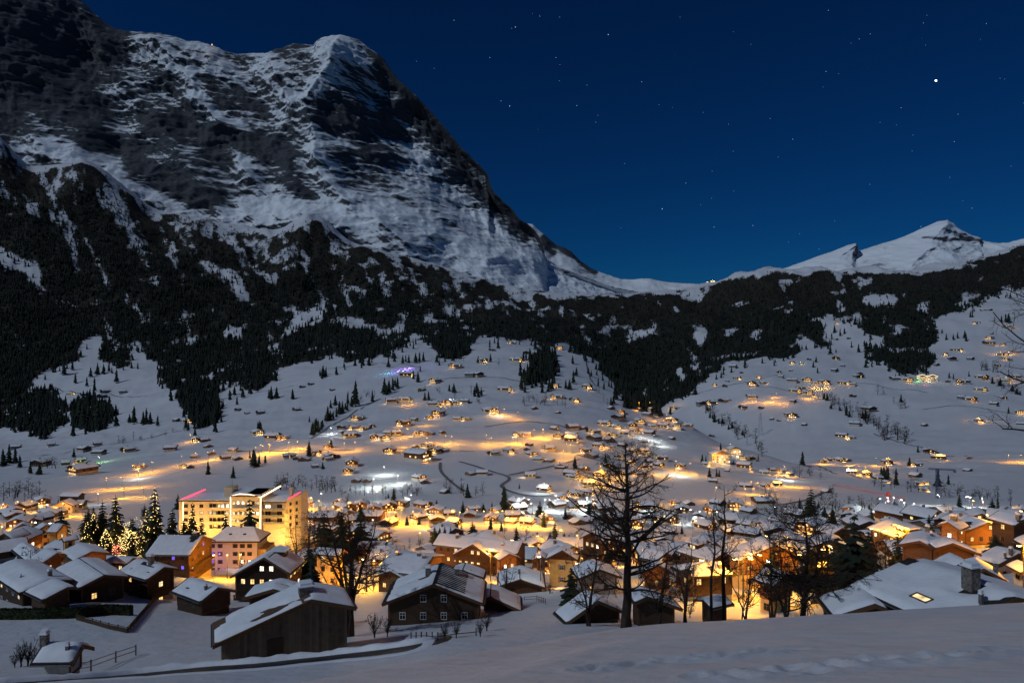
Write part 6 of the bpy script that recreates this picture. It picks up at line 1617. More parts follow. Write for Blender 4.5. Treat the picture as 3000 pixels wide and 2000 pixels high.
def colour_lamp(zone, x, y, col, pw, label, mat):
    px, py = zc(zone, (x, y)); p = hit(px, py, 100)
    street_lamp(p, pw, label, None, 8.0, col, mat)
colour_lamp('m3', 650, 1470, (.45, 1.0, .30), 9000, 'lamp casting a green glow on the snow beside the left hall', 'white_glow')
colour_lamp('m4', 1070, 415, (.22, .12, 1.0), 22000, 'lamp flooding the upper slope with violet light at the forest edge', 'blue_glow')
colour_lamp('m4', 1110, 400, (.30, .15, 1.0), 14000, 'second violet lamp just uphill from the first at the forest edge', 'blue_glow')
colour_lamp('m4', 975, 432, (.1, .8, .9), 3000, 'small turquoise lamp left of the violet lamps', 'blue_glow')
colour_lamp('m6', 1060, 645, (.2, 1.0, .35), 3500, 'green lamp beside the light-outlined inn', 'green_glow')
colour_lamp('m6', 1110, 668, (1.0, .15, .2), 1500, 'red lamp on the snow below the light-outlined inn', 'fairy_red')
colour_lamp('m4', 1920, 348, (1.0, .08, .12), 1600, 'red lamp left of the spruce grove on the centre hill', 'fairy_red')
label_set(lamps, 'lamp')
print('lamps', len(lamps))
# ------------------------------------------------------------------ the tall bare trees in front
def at_ground(px, Y): 
    x = (px - 1500) / F * Y
    return Vector((x, Y, gz(x, Y)))
def height_to(loc, py): return (1000 - py) / F * loc.y - loc.z
TG = 'bare trees before the village'
oval = lambda t: 0.55 + 0.75 * np.sin(np.clip((t - 0.05) / 0.95, 0, 1) * PI) ** 0.8
lc = at_ground(1838, 61.5)
bare_tree('bare_tree', lc + Vector((0, 0, -.2)), 'tall leafless tree with a straight thick trunk on the crest of the near slope', group=TG, seed=5, H=height_to(lc, 1286), r0=.43, n1=70, n2=8, n3=6, n4=2, l1=.265, clear=.22, up=.05, spread1=.80, twig=.011, env=lambda t: 0.66 + 0.56 * np.sin(np.clip(t, 0, 1) ** .9 * PI))
lc = at_ground(1024, 93)
bare_tree('bare_tree', lc, 'wide-crowned leafless tree forking low behind the old barn', group=TG, seed=11, H=height_to(lc, 1480), r0=.46, split=5, n1=12, n2=8, n3=6, n4=2, l1=.42, clear=.30, up=.05, spread1=.72, twig=.016)
lc = at_ground(2130, 68)
bare_tree('bare_tree', lc, 'slender tall leafless tree, taller of the pair right of the great tree', group=TG, seed=21, H=height_to(lc, 1425), r0=.24, n1=34, n2=6, n3=5, l1=.22, clear=.4, up=.10, spread1=.7, twig=.011)
lc = at_ground(2084, 72)
bare_tree('bare_tree', lc, 'slimmer leafless tree just left of the slender tall one', group=TG, seed=22, H=height_to(lc, 1462), r0=.19, n1=28, n2=6, n3=4, l1=.2, clear=.35, up=.10, spread1=.65, twig=.011, lean=-.01)
lc = at_ground(2180, 66)
bare_tree('bare_tree', lc, 'small forked bare sapling before the orange chalet', group=TG, seed=23, H=height_to(lc, 1628), r0=.12, split=2, n1=9, n2=5, n3=3, l1=.34, clear=.3, up=.08, spread1=.6, twig=.011)
lc = at_ground(2352, 74)
bare_tree('bare_tree', lc, 'thick dark leafless tree with dense low boughs left of the great roof', group=TG, seed=24, H=height_to(lc, 1468), r0=.34, n1=46, n2=9, n3=7, n4=2, l1=.34, clear=.22, up=.03, spread1=.8, twig=.014, env=oval)
lc = at_ground(2300, 82)
bare_tree('bare_tree', lc, 'leafless tree with drooping boughs between the orange chalet and the dark tree', group=TG, seed=25, H=height_to(lc, 1560), r0=.2, split=2, n1=14, n2=7, n3=6, l1=.4, clear=.25, up=-.03, spread1=.75, twig=.013)
lc = at_ground(2560, 98)
bare_tree('bare_tree', lc, 'leafless tree behind the peak of the great roof', group=TG, seed=26, H=height_to(lc, 1560), r0=.2, n1=24, n2=7, n3=5, l1=.32, clear=.3, up=.04, spread1=.75, twig=.014)
lc = at_ground(3225, 44)
bare_tree('bare_tree', lc, 'leafless tree reaching its boughs in from beyond the right edge', group=TG, seed=27, H=height_to(lc, 640), r0=.30, n1=26, n2=8, n3=6, n4=1, l1=.32, clear=.42, up=.02, spread1=.9, twig=.010, env=lambda t: 1.15 - .5 * t)

# ------------------------------------------------------------------ smaller leafless trees and shrubs
BLO = []
for sd, (sp, n1, l1, cl, upv) in enumerate(((0, 16, .34, .2, .06), (2, 7, .40, .2, .06), (0, 20, .24, .25, .10), (3, 6, .42, .12, .05), (0, 14, .40, .15, .02))):
    V_, Q_, tk = bare_tree_mesh('t', 10.0, .17, 300 + sd, n1=n1, n2=6, n3=4, l1=l1, clear=cl, up=upv, split=sp, twig=.035)
    BLO.append((np_mesh('trunk', V_[:tk], Q_[(Q_ < tk).all(1)], M['bark'], True), np_mesh('crown', V_[tk:], Q_[(Q_ >= tk).all(1)] - tk, M['twig'])))
SHR = []
for sd in range(3):
    V_, Q_, tk = bare_tree_mesh('s', 2.6, .035, 400 + sd, n1=4, n2=4, n3=2, l1=.5, clear=.15, up=.10, split=9, spread1=.5, twig=.012)
    SHR.append(np_mesh('shrub', V_, Q_, M['twig']))
titems = []
def small_bare(px, py, hpx, far=True, ymin=100, lab=None):
    p = hit(px, py, ymin)
    if p is None: return
    H = max(2.5, hpx / F * p.y)
    root = empty('bare_tree', p + Vector((0, 0, -.15)), random.uniform(0, 6.28))
    tr, cr = BLO[random.randrange(5)]
    s = H / 10.0; w = s * random.uniform(.9, 1.3)
    obj('trunk', tr, root, sc=(w, w, s)); obj('crown', cr, root, sc=(w, w, s))
    root['category'] = 'tree'; root['group'] = 'small leafless trees'
    titems.append((root, px, py, 'small leafless tree'))
def small_spruce(px, py, hpx, ymin=100, lo=True, lab=None, wide=1.0):
    p = hit(px, py, ymin)
    if p is None: return
    H = max(4, hpx / F * p.y)
    o = spruce(p + Vector((0, 0, -.2)), H, lab, 'single spruces', lo=lo, wide=wide)
    if lab is None: titems.append((o, px, py, 'dark spruce'))
    return o
SPR_AT = {
 'm3': [(495,948,70),(570,968,70),(620,1003,100),(595,905,70),(640,890,70),(680,885,70),(765,943,95),(715,870,60),(420,890,90),(475,860,70),(520,1195,150),(545,1235,160),(580,1220,130),(640,1235,190),(625,1200,120),(690,1155,95),(740,1165,75),(720,1150,60),(880,1212,125),(940,1215,90),(960,1212,110),(985,1210,80),(1035,1225,75),(850,1205,60),(1220,1245,85),(1235,1260,70),
   (1555,1088,60),(1780,1053,95),(1815,1042,75),(1765,1045,60),(1920,1053,75),(1705,1262,75),(2205,893,60),(2120,905,80),(2140,890,60),(2100,900,50),(1665,1485,110),(1365,1545,95),(1530,1568,85),(485,1430,65),(1700,1475,70),(1740,1470,60),(430,1090,70),(470,1120,60),(380,1120,60),(2030,1200,45),(2060,1290,90),(2090,1270,80),(2170,1110,60),(2200,1090,70),(2150,1160,70),(1640,1440,60),(2175,1370,60),(60,1480,140),(20,1490,120),(100,1470,110),(130,1500,90),(200,1540,90),(260,1545,80)],
 'm4': [(210,605,85),(245,600,70),(355,600,60),(640,445,60),(570,455,55),(545,470,45),(715,640,95),(765,650,175),(740,655,80),(875,618,80),(680,690,80),(660,700,90),(640,720,70),(600,740,70),(580,745,80),(620,735,60),(500,820,95),(520,810,80),(480,830,70),(540,800,60),(955,570,110),(985,560,90),(1010,545,90),(1040,530,80),(970,575,70),(1025,520,60),(1075,370,60),(1095,360,55),(1115,365,60),(1160,365,70),(1185,360,70),(1210,355,65),(1145,470,60),(1175,490,75),(1190,420,40),(1220,610,55),(1245,610,65),(1410,560,65),(1380,550,50),(1545,585,70),(1570,590,75),(1590,580,60),(1560,560,70),
   (1865,470,70),(1890,520,120),(1905,500,90),(1875,500,70),(2145,530,60),(2170,540,70),(2195,500,90),(2215,450,60),(2190,370,60),(1570,365,50),(1650,360,60),(1990,560,60),(2030,550,50),(125,815,70),(145,810,60),(600,925,60),(460,980,110),(100,1050,120),(1380,1220,55),(1500,1250,100),(1740,1330,165),(1015,1310,130),(980,1300,90),(2205,1060,90),(550,1060,50),(1840,1190,40)],
 'm5': [(430,520,60),(455,605,60),(435,650,60),(380,695,60),(405,700,65),(640,600,55),(540,590,50),(610,680,70),(650,700,60),(700,810,60),(795,905,60),(660,1250,110),(450,1260,70),(1475,1130,60),(1345,1220,65),(1370,1225,60),(1395,1320,75),(1445,1315,65),(1465,1320,55),(1740,1195,40),(530,1000,50),(1640,1195,50),(1565,1235,40),(600,600,50),(560,610,55),(770,700,90),(800,720,90),(830,730,85),(860,735,80),(885,740,70)],
 'm6': [(245,1240,105),(1000,1240,65),(1200,1385,115),(1275,1372,75),(905,1378,130),(690,545,60),(590,405,50),(640,440,65),(440,455,70),(330,410,55),(345,405,50),(340,510,45),(350,585,45),(320,545,50),(240,420,40),(270,420,40),(470,300,60),(510,325,60),(540,310,50),(1700,870,50),(1420,610,45),(1310,630,45),(1280,620,45),(1430,190,50),(1445,190,45),(1680,220,60),(1700,230,70),(1650,225,50),(940,790,60),(700,520,50),(180,470,30),(480,440,30),(690,480,60),(1055,1300,45),(1060,1145,55),(820,1340,100),(800,1330,90),(850,1330,90),(840,1310,80),(1400,360,60),(1390,340,60),(1340,340,50),(1310,350,45),(1260,350,50)],
 'b4': [(970,575,340),(910,500,170),(1430,330,250),(1320,330,200),(1460,525,175),(1610,555,155),(1010,530,220),(1990,800,240),(2060,830,260),(2120,840,220),(2200,830,200),(2300,840,210),(450,600,200),(400,640,160)],
 'b5': [(110,880,330),(180,860,300),(250,830,280),(330,800,250),(420,760,260),(480,750,230),(630,800,330),(660,780,250),(500,385,185),(1080,370,370),(1560,440,240),(780,370,140),(1590,905,230),(1500,880,160),(1910,475,190),(900,300,60),(1300,390,80),(1770,760,60),(1700,755,50),(1895,760,60)],
 'b6': [(900,480,130),(1400,300,130)],
 'b7': [(1300,395,235),(1190,375,250),(1240,390,150),(1810,365,215),(1560,380,130)],
 'z4': [(1630,500,325),(1600,500,240),(1725,455,145),(1780,455,135)],
}
for zone, lst in SPR_AT.items():
    for (x, y, h_) in lst:
        px, py = zc(zone, (x, y))
        small_spruce(px, py, h_ / ZO[zone][2], 420 if zone[0] == 'm' else 130, lo=zone[0] == 'm', wide=random.uniform(.9, 1.25))
# near spruces with labels of their own
def near_spruce(px, Y, toppy, label, wide=1.0, k=0):
    lc = at_ground(px, Y); return spruce(lc, height_to(lc, toppy), label, 'single spruces', wide=wide, k=k)
near_spruce(914, 108, 1608, 'black spruce standing just behind the old barn roof', 1.0, 0)
near_spruce(1674, 116, 1655, 'black spruce right of the narrow yellow house', 1.25, 1)
near_spruce(2502, 104, 1488, 'very dark tall spruce behind the great roof, tallest of that clump', 1.25, 3)
near_spruce(2455, 110, 1560, 'dark spruce at the left of the clump behind the great roof', 1.3, 1)
near_spruce(2545, 112, 1545, 'dark spruce at the right of the clump behind the great roof', 1.2, 4)
near_spruce(2372, 128, 1575, 'dark spruce behind the thick leafless tree', 1.3, 1)
near_spruce(2916, 152, 1560, 'small round pine before the glowing orange chalet', 1.9, 3)
near_spruce(2923, 300, 1432, 'slim black cypress-like tree at the right valley edge', .45, 2)
near_spruce(180, 230, 1484, 'spruce beside the floodlit cream house', 1.2, 1)
near_spruce(250, 262, 1500, 'dark broad spruce, leftmost behind the light-strung garden', 1.35, 1)
near_spruce(300, 268, 1462, 'tall dark spruce in the middle behind the light-strung garden', 1.15, 0)
near_spruce(345, 272, 1505, 'dark spruce between the garden and the gold-lit slim spruce', 1.3, 3)
near_spruce(388, 262, 1512, 'dark spruce close to the left of the hotel', 1.3, 1)
near_spruce(425, 258, 1530, 'smaller dark spruce under the hotel left corner', 1.4, 3)
near_spruce(950, 265, 1492, 'black spruce just left of the forked bare tree crown', 1.3, 3)
near_spruce(1000, 258, 1488, 'black spruce behind the forked bare tree crown', 1.25, 1)
near_spruce(1055, 270, 1505, 'black spruce right of the forked bare tree crown', 1.4, 3)
near_spruce(905, 150, 1590, 'small black spruce between the gabled chalet and the forked tree', 1.2, 4)
def near_bare(px, Y, toppy, label, seed, **kw):
    lc = at_ground(px, Y); a = dict(n1=22, n2=7, n3=6, l1=.36, clear=.2, up=.03, spread1=.75, twig=.016, r0=.2); a.update(kw)
    return bare_tree('bare_tree', lc, label, group=TG, seed=seed, H=height_to(lc, toppy), **a)
near_bare(1725, 84, 1610, 'bushy bare tree left of the great tree trunk', 71, split=3, n1=10)
near_bare(1935, 80, 1600, 'bushy bare tree just right of the great tree trunk', 72, split=3, n1=10)
near_bare(2010, 92, 1570, 'bare tree before the grey hipped house', 73, split=2, n1=12)
near_bare(2260, 96, 1545, 'bare tree spreading before the orange chalet front', 74, split=3, n1=12)
near_bare(2420, 90, 1530, 'dense bare tree left of the dark spruce clump', 75, split=3, n1=12)
near_bare(2600, 112, 1600, 'small bare tree right of the dark spruce clump', 76, split=2, n1=10)
near_bare(1480, 120, 1640, 'small bare tree beside the garlanded chalet', 77, split=3, n1=8)
near_bare(870, 225, 1470, 'amber-lit bare tree right of the hotel end wall', 78, split=3, n1=12)
near_bare(905, 232, 1490, 'second amber-lit bare tree right of the hotel end wall', 79, split=3, n1=12)
# rows of leafless trees along the river and the gullies
def row(pts, n, h_, jx, jy, ymin=420, seed=1):
    n = int(n * .66 + .5)
    r = random.Random(seed)
    L = [math.hypot(b[0]-a[0], b[1]-a[1]) for a, b in zip(pts[:-1], pts[1:])]; tot = sum(L)
    for i in range(n):
        d = (i + r.uniform(.1, .9)) / n * tot; k = 0
        while k < len(L) - 1 and d > L[k]: d -= L[k]; k += 1
        t = d / L[k]
        small_bare(pts[k][0] + t * (pts[k+1][0]-pts[k][0]) + r.uniform(-jx, jx), pts[k][1] + t * (pts[k+1][1]-pts[k][1]) + r.uniform(-jy, jy), h_ * r.uniform(.7, 1.25), ymin=ymin)
row([(805,1428),(990,1440)], 26, 44, 6, 10, seed=1)
row([(1010,1448),(1230,1452)], 20, 34, 5, 5, seed=2)
row([(2435,1490),(2590,1496)], 22, 38, 4, 5, 300, seed=3)
row([(2560,1425),(2700,1440),(2960,1478)], 30, 40, 6, 8, seed=4)
row([(0,1462),(120,1455)], 14, 44, 6, 8, 300, seed=5)
row([(2052,1205),(2110,1235),(2160,1270),(2240,1325)], 30, 36, 12, 14, seed=6)
row([(2400,1165),(2460,1195),(2535,1225)], 26, 30, 10, 12, seed=7)
row([(2520,1225),(2560,1255),(2600,1300)], 22, 36, 14, 14, seed=8)
row([(2600,1270),(2660,1300)], 10, 44, 10, 8, seed=9)
row([(2905,1118),(3000,1162)], 16, 22, 6, 6, seed=10)
row([(1530,1180),(1660,1190)], 16, 30, 8, 8, seed=11)
row([(905,1268),(960,1235),(1040,1180),(1110,1160)], 16, 22, 10, 6, seed=12)
row([(2560,1150),(2600,1165),(2650,1200),(2680,1205)], 8, 26, 8, 8, seed=13)
row([(1300,1440),(1420,1455)], 9, 40, 10, 4, seed=14)
row([(2320,1390),(2400,1400)], 7, 36, 8, 5, seed=15)
row([(2870,1085),(2925,1090)], 8, 32, 6, 4, seed=16)
row([(1220,1130),(1420,1180)], 9, 24, 14, 12, seed=17)
row([(1290,1050),(1480,1065)], 9, 18, 10, 10, seed=18)
row([(110,1370),(180,1375)], 7, 34, 8, 4, 300, seed=19)
row([(320,1300),(560,1262)], 12, 20, 8, 6, seed=20)
row([(1720,1130),(1800,1190)], 7, 22, 10, 8, seed=21)
def srow(pts, n, h_, jx, jy, seed):
    r = random.Random(seed)
    for i in range(n):
        t = (i + r.uniform(0, 1)) / n * (len(pts) - 1); k = min(int(t), len(pts) - 2); f = t - k
        small_spruce(pts[k][0] + f * (pts[k+1][0] - pts[k][0]) + r.uniform(-jx, jx), pts[k][1] + f * (pts[k+1][1] - pts[k][1]) + r.uniform(-jy, jy), h_ * r.uniform(.6, 1.3), 420, wide=1.5)
srow([(905,1270),(960,1232),(1040,1180)], 14, 24, 8, 6, 1)
srow([(2050,1205),(2110,1238),(2170,1275)], 9, 22, 12, 12, 2)
srow([(2410,1170),(2470,1205),(2540,1228)], 9, 20, 10, 10, 3)
srow([(2895,1112),(3000,1160)], 8, 18, 8, 6, 4)
for zone, x, y, h_ in (('b5',1370,945,390),('b5',1290,905,260),('b4',1370,905,330),('b4',1300,890,260),('b4',1650,925,200),('b4',200,800,450),('b4',130,790,400),('b4',270,810,420),('b4',330,760,330),('b4',1130,880,250),('b5',1980,860,170),('b5',2060,880,180),('b5',1930,850,140),('b5',1700,1500,220),('b6',1330,300,160),('b6',1480,560,150),
    ('b7',650,640,260),('b7',740,700,300),('b8',760,270,150),('b8',850,280,140),('b8',1180,230,110),('b8',1560,560,210),('b8',1200,380,150),('b7',1650,900,260),('b7',1750,920,280),('b6',1100,680,150),('b6',300,640,180),('b5',100,660,200),('b3',2230,780,330),('b3',2300,800,360)):
    px, py = zc(zone, (x, y)); small_bare(px, py, h_ / ZO[zone][2], ymin=130)
# garden trees between the houses
rg = random.Random(77); ng = 0
while ng < 100:
    a, b = rg.uniform(0, 3000), rg.uniform(1490, 1735)
    p = hit(a, b, 110)
    if p is None or any((p.x - hx) ** 2 + (p.y - hy) ** 2 < (hr_ + 2.0) ** 2 for hx, hy, hr_ in HOUSES): continue
    ng += 1
    if rg.random() < .42: small_bare(a, b, rg.uniform(4.5, 9) * F / p.y, ymin=110)
    else: small_spruce(a, b, rg.uniform(5, 11) * F / p.y, 110, lo=False)
label_set(titems, 'tree')
print('small trees', len(titems))
sitems = []
for zone, x, y, s in (('b2',240,1380,1.0),('b2',320,1372,1.15),('b2',400,1372,.8),('b2',540,1376,1.05),('b2',620,1372,.9),('b2',680,1376,.8),('b2',170,1388,.6),('b1',1150,1545,1.6),('b1',1250,1550,1.7),('b1',1350,1530,1.6),('b1',1050,1545,1.2),('z5',440,1062,.9),('z5',470,1062,.7),('z5',360,1055,.6),('b8',1230,1110,1.2),('b8',1290,1120,1.3),('z2',1200,1250,1.2),('z2',1290,1240,1.0),('z3',250,1250,.7),('z3',330,1245,.7),('z3',500,1240,.7),('z3',545,1200,.9),('z4',775,1105,.8)):
    px, py = zc(zone, (x, y)); p = hit(px, py, 45)
    if p is None: continue
    o = obj('shrub', SHR[random.randrange(3)], None, p, random.uniform(0, 6.28), (s, s, s))
    o['category'] = 'shrub'; o['group'] = 'leafless shrubs'
    sitems.append((o, px, py))
_reg = [('beside the snow-buried cottage', 0, 300), ('before the pinkish roof', 0, 560), ('beside the barn', 900, 1200), ('on the bank below the ribbed-roof house', 1200, 1500), ('on the snow mound near the thin trees', 1900, 2200), ('on the lean-to roof side', 2400, 2560), ('behind the great roof chimney', 2700, 3000)]
for nm, a_, b_ in _reg:
    ls = sorted([t for t in sitems if a_ <= t[1] < b_ and 'label' not in t[0].keys() and (nm != 'beside the snow-buried cottage' or t[2] > 1900)], key=lambda t: t[1])
    for i, t in enumerate(ls): t[0]['label'] = 'bare twiggy shrub %s, %s' % (nm, ORD[i])
for t in sitems:
    if 'label' not in t[0].keys(): t[0]['label'] = 'bare twiggy shrub alone on the open snow'

# ------------------------------------------------------------------ spruces hung with lights
def bulbs(pts, r):
    o = np.array([(r,0,0),(-r,0,0),(0,r,0),(0,-r,0),(0,0,r),(0,0,-r)]); f = np.array([(0,2,4),(2,1,4),(1,3,4),(3,0,4),(2,0,5),(1,2,5),(3,1,5),(0,3,5)])
    v = (pts[:, None, :] + o[None]).reshape(-1, 3); q = (f[None] + (np.arange(len(pts)) * 6)[:, None, None]).reshape(-1, 3)
    return v, q
def lit_tree(zone, x, y, hz, label, n=130, r=.11, wid=.2, power=350, mat='fairy', col=(1, .50, .09), round_=False, wide=1.0, Y=None):
    px, py = zc(zone, (x, y)); p = hit(px, py, 100)
    H = hz / ZO[zone][2] / F * p.y
    if Y: p = at_ground(px, Y); H = height_to(p, py - hz / ZO[zone][2])
    g = np.random.default_rng(int(x + y))
    if round_:
        root = empty('lit_tree', p, g.uniform(0, 6)); tag(root, label, 'tree', 'trees hung with lights')
        tr, cr = BLO[3]; s = H / 10
        obj('trunk', tr, root, sc=(s * 1.3, s * 1.3, s)); obj('crown', cr, root, sc=(s * 1.5, s * 1.5, s))
        d = g.normal(size=(n, 3)); d /= np.linalg.norm(d, axis=1, keepdims=True); d *= g.uniform(.6, 1, (n, 1))
        pts = np.stack([d[:, 0] * H * .36, d[:, 1] * H * .36, H * (.55 + .40 * d[:, 2])], -1)
    else:
        root = spruce(p, H, label, 'trees hung with lights', name='lit_tree', wide=wide)
        t = g.uniform(0, 1, n) ** .75
        a = g.uniform(0, 2 * PI, n); rad = (wid * wide * H) * (1 - (1 - t)) if False else wid * wide * H * (t) * g.uniform(.85, 1.1, n)
        pts = np.stack([rad * np.cos(a), rad * np.sin(a), H * (.97 - .88 * t) - rad * .25], -1)
    v, q = bulbs(pts, r)
    tag(obj('fairy_lights', np_mesh('fairy_lights', v, q, M[mat]), root), kind='stuff')
    ld = bpy.data.lights.new('tree_glow', 'POINT'); ld.energy = power; ld.color = col; ld.shadow_soft_size = 1.0
    lo = bpy.data.objects.new('tree_glow', ld); lo.location = (0, -H * wid * 1.4, H * .35); link(lo, root)
    return root
lit_tree('b3', 250, 690, 600, 'tall slim spruce hung with gold lights, left of the hotel', 170, .15, .16, 500, wide=.95, Y=268)
lit_tree('b3', 770, 790, 460, 'spruce hung with lights before the left wing of the hotel', 120, .13, .2, 300, Y=272)
lit_tree('b3', 1225, 735, 290, 'small spruce with pale lights before the hotel middle', 50, .13, .2, 150, Y=274)
lit_tree('b3', 650, 790, 250, 'low spruce with gold lights at the hotel left corner', 70, .13, .22, 200, Y=270, wide=1.3)
lit_tree('b3', 900, 790, 240, 'low spruce with gold lights under the left balconies of the hotel', 70, .13, .22, 200, Y=269, wide=1.3)
lit_tree('b3', 1560, 730, 500, 'dark tall spruce with few lights before the hotel entrance', 50, .12, .16, 150, Y=271, wide=.8)
lit_tree('b3', 490, 775, 380, 'dark spruce left of the hotel with sparse lights', 30, .12, .2, 150, Y=266)
lit_tree('b1', 1770, 1040, 900, 'tallest dark spruce rising behind the light-strung garden', 120, .12, .13, 500)
lit_tree('b1', 1430, 960, 600, 'dark broad spruce at the left of the light-strung garden', 70, .13, .22, 400)
lit_tree('b1', 1620, 1075, 420, 'bushy tree thick with gold lights, left in the garden', 170, .14, .3, 800, wide=1.5)
lit_tree('b1', 1960, 1085, 440, 'bushy tree thick with gold lights, middle of the garden', 200, .14, .3, 900, round_=True)
lit_tree('b1', 2200, 1085, 400, 'bushy tree thick with gold lights, right in the garden', 180, .14, .3, 800, wide=1.5)
lit_tree('b1', 1790, 1090, 200, 'low bush with red lights in the light-strung garden', 40, .15, .3, 200, 'fairy_red', (1, .2, .15), round_=True)
lit_tree('b1', 1330, 1060, 560, 'spruce with amber lights between the garden and the market', 60, .13, .2, 400)
lit_tree('b1', 2040, 1000, 560, 'dark round tree behind the gold-lit garden trees', 90, .13, .25, 400, round_=True)
lit_tree('b1', 2240, 980, 620, 'dark spruce behind the right gold-lit garden tree', 80, .13, .2, 300)
lit_tree('b1', 640, 985, 350, 'small spruce hung with blue-white lights in the market', 90, .13, .25, 500, 'fairy_white', (.8, .9, 1))
lit_tree('b1', 820, 1010, 220, 'round bush hung with yellow lights in the market', 70, .15, .3, 500, round_=True)
lit_tree('b1', 930, 1025, 140, 'low bush hung with yellow lights right of the market', 40, .13, .3, 300, round_=True)
# ------------------------------------------------------------------ road, banks, hedge and fences in the near garden
def strip(name, pts, width, mat, lift=.03, kind='structure', step=1.2, prof=None):
    """drapes a ribbon along ground points; prof gives (offset, height) pairs across"""
    P_ = [Vector((p.x, p.y, 0)) for p in pts]; pl = []
    for i in range(len(P_) - 1):
        a, b = P_[i], P_[i + 1]; n = max(1, int((b - a).length / step))
        p0 = P_[max(i - 1, 0)]; p3 = P_[min(i + 2, len(P_) - 1)]
        for k in range(n):
            t = k / n
            pl.append(0.5 * ((2 * a) + (b - p0) * t + (2 * p0 - 5 * a + 4 * b - p3) * t * t + (3 * a - p0 - 3 * b + p3) * t ** 3))
    pl.append(P_[-1])
    prof = prof or [(-width / 2, 0), (-width / 4, 0), (0, 0), (width / 4, 0), (width / 2, 0)]
    V_ = []
    for i, p in enumerate(pl):
        d = (pl[min(i + 1, len(pl) - 1)] - pl[max(i - 1, 0)]); d.z = 0; d.normalize(); nrm = Vector((-d.y, d.x, 0))
        for o_, h_ in prof:
            q = p + nrm * o_
            hh = h_ * (1 + .45 * float(perlin(np.array(q.x * .9), np.array(q.y * .9), np.array(.5)))) if h_ else 0
            V_.append((q.x, q.y, gz(q.x, q.y) + lift + hh))
    me = np_mesh(name, np.array(V_), grid_faces(len(pl), len(prof)), M[mat], True)
    o = obj(name, me)
    return tag(o, kind=kind) if kind else o
rp = [hit(x, y, 45) for x, y in ((-80, 2012), (120, 1997), (330, 1982), (520, 1966), (700, 1952), (850, 1938), (1000, 1922), (1120, 1908), (1205, 1895), (1255, 1880), (1268, 1866))]
rp = [p for p in rp if p is not None]
strip('road', rp, 4.4, 'road', .05)
BANK = [(-.9, -.1), (-.55, .34), (-.1, .55), (.35, .42), (.75, .12), (1.0, -.1)]
strip('snow_bank', [p + Vector((.3, 2.5, 0)) for p in rp], 2, 'roof_snow', .02, prof=BANK, step=.6)
strip('snow_bank', [p + Vector((0, -3.2, 0)) for p in rp], 2, 'roof_snow', .0, prof=[(a, b * .22) for a, b in BANK], step=.6)
# tracks across the hill
TR = [[(1290,1355),(1292,1380),(1322,1412),(1362,1440)], [(1345,1352),(1415,1373),(1478,1392),(1492,1404),(1470,1427),(1545,1452),(1620,1452)], [(910,1284),(1000,1232),(1060,1196),(1115,1168)], [(1140,1318),(1260,1318),(1390,1322)],
      [(1700,1035),(1720,1075),(1745,1130)], [(2210,1130),(2350,1150),(2390,1140)], [(2360,1360),(2440,1385),(2560,1405)], [(640,1330),(700,1322),(900,1318),(1030,1318)], [(120,1335),(330,1300),(530,1262)], [(1690,1330),(1760,1350),(1820,1362)],
      [(1490,1392),(1600,1370),(1700,1345)], [(2290,1478),(2370,1462),(2440,1430)],
      [(960,1080),(1090,1065),(1230,1075)], [(1300,1110),(1420,1105),(1540,1120)], [(2050,1150),(2180,1120),(2300,1100)], [(2480,1120),(2620,1140),(2720,1150)], [(2700,1200),(2830,1190),(2980,1215)], [(560,1190),(700,1160),(860,1130)], [(150,1130),(300,1150),(430,1160)], [(1420,1250),(1560,1235),(1700,1260)], [(2560,1270),(2700,1310),(2850,1340)]]
for tr in TR:
    pp = [hit(x, y, 420) for x, y in tr]; pp = [p for p in pp if p is not None]
    if len(pp) > 1: strip('track', pp, 3.0, 'track', .35, step=6)

def garden_hedge():
    a = hit(-20, 1812, 70); pts = [hit(x, y, 70) for x, y in ((-30, 1814), (120, 1812), (235, 1808), (300, 1800), (386, 1802))]
    g = np.random.default_rng(9); vs, fs = [], []
    for p, q in zip(pts[:-1], pts[1:]):
        n = int((q - p).length * 260); d = (q - p).normalized(); nn = Vector((-d.y, d.x, 0))
        for i in range(n):
            t = g.uniform(0, 1); c = p.lerp(q, t); c.z = gz(c.x, c.y)
            o_ = g.uniform(-.55, .55); z_ = g.uniform(0, 1.55) if abs(o_) > .4 else g.uniform(1.2, 1.6)
            c = c + nn * o_ + Vector((0, 0, z_))
            s = g.uniform(.09, .2); e1 = Vector(g.normal(size=3)).normalized() * s; e2 = Vector(g.normal(size=3)).normalized() * s
            b = len(vs); vs += [c - e1, c + e2, c + e1, c - e2]; fs.append((b, b + 1, b + 2, b + 3))
    o = MB(); o.v = [tuple(v) for v in vs]; o.f = fs
    root = empty('hedge', pts[2]); tag(root, 'long clipped dark hedge across the snowy garden, lower left', 'hedge')
    h = o.obj('foliage', M['hedge'], root); h.location = -pts[2]
    core = MB(); cap = MB()
    for p, q in zip(pts[:-1], pts[1:]):
        n = max(1, int((q - p).length / 1.2))
        for i in range(n):
            a_, b_ = p.lerp(q, i / n), p.lerp(q, (i + 1) / n); za, zb = gz(a_.x, a_.y), gz(b_.x, b_.y); w_ = .5
            core.hexa([(a_.x, a_.y - w_, za - .3), (b_.x, b_.y - w_, zb - .3), (b_.x, b_.y + w_, zb - .3), (a_.x, a_.y + w_, za - .3), (a_.x, a_.y - w_, za + 1.5), (b_.x, b_.y - w_, zb + 1.5), (b_.x, b_.y + w_, zb + 1.5), (a_.x, a_.y + w_, za + 1.5)])
    c = core.obj('hedge_core', M['hedge'], root); c.location = -pts[2]
garden_hedge()
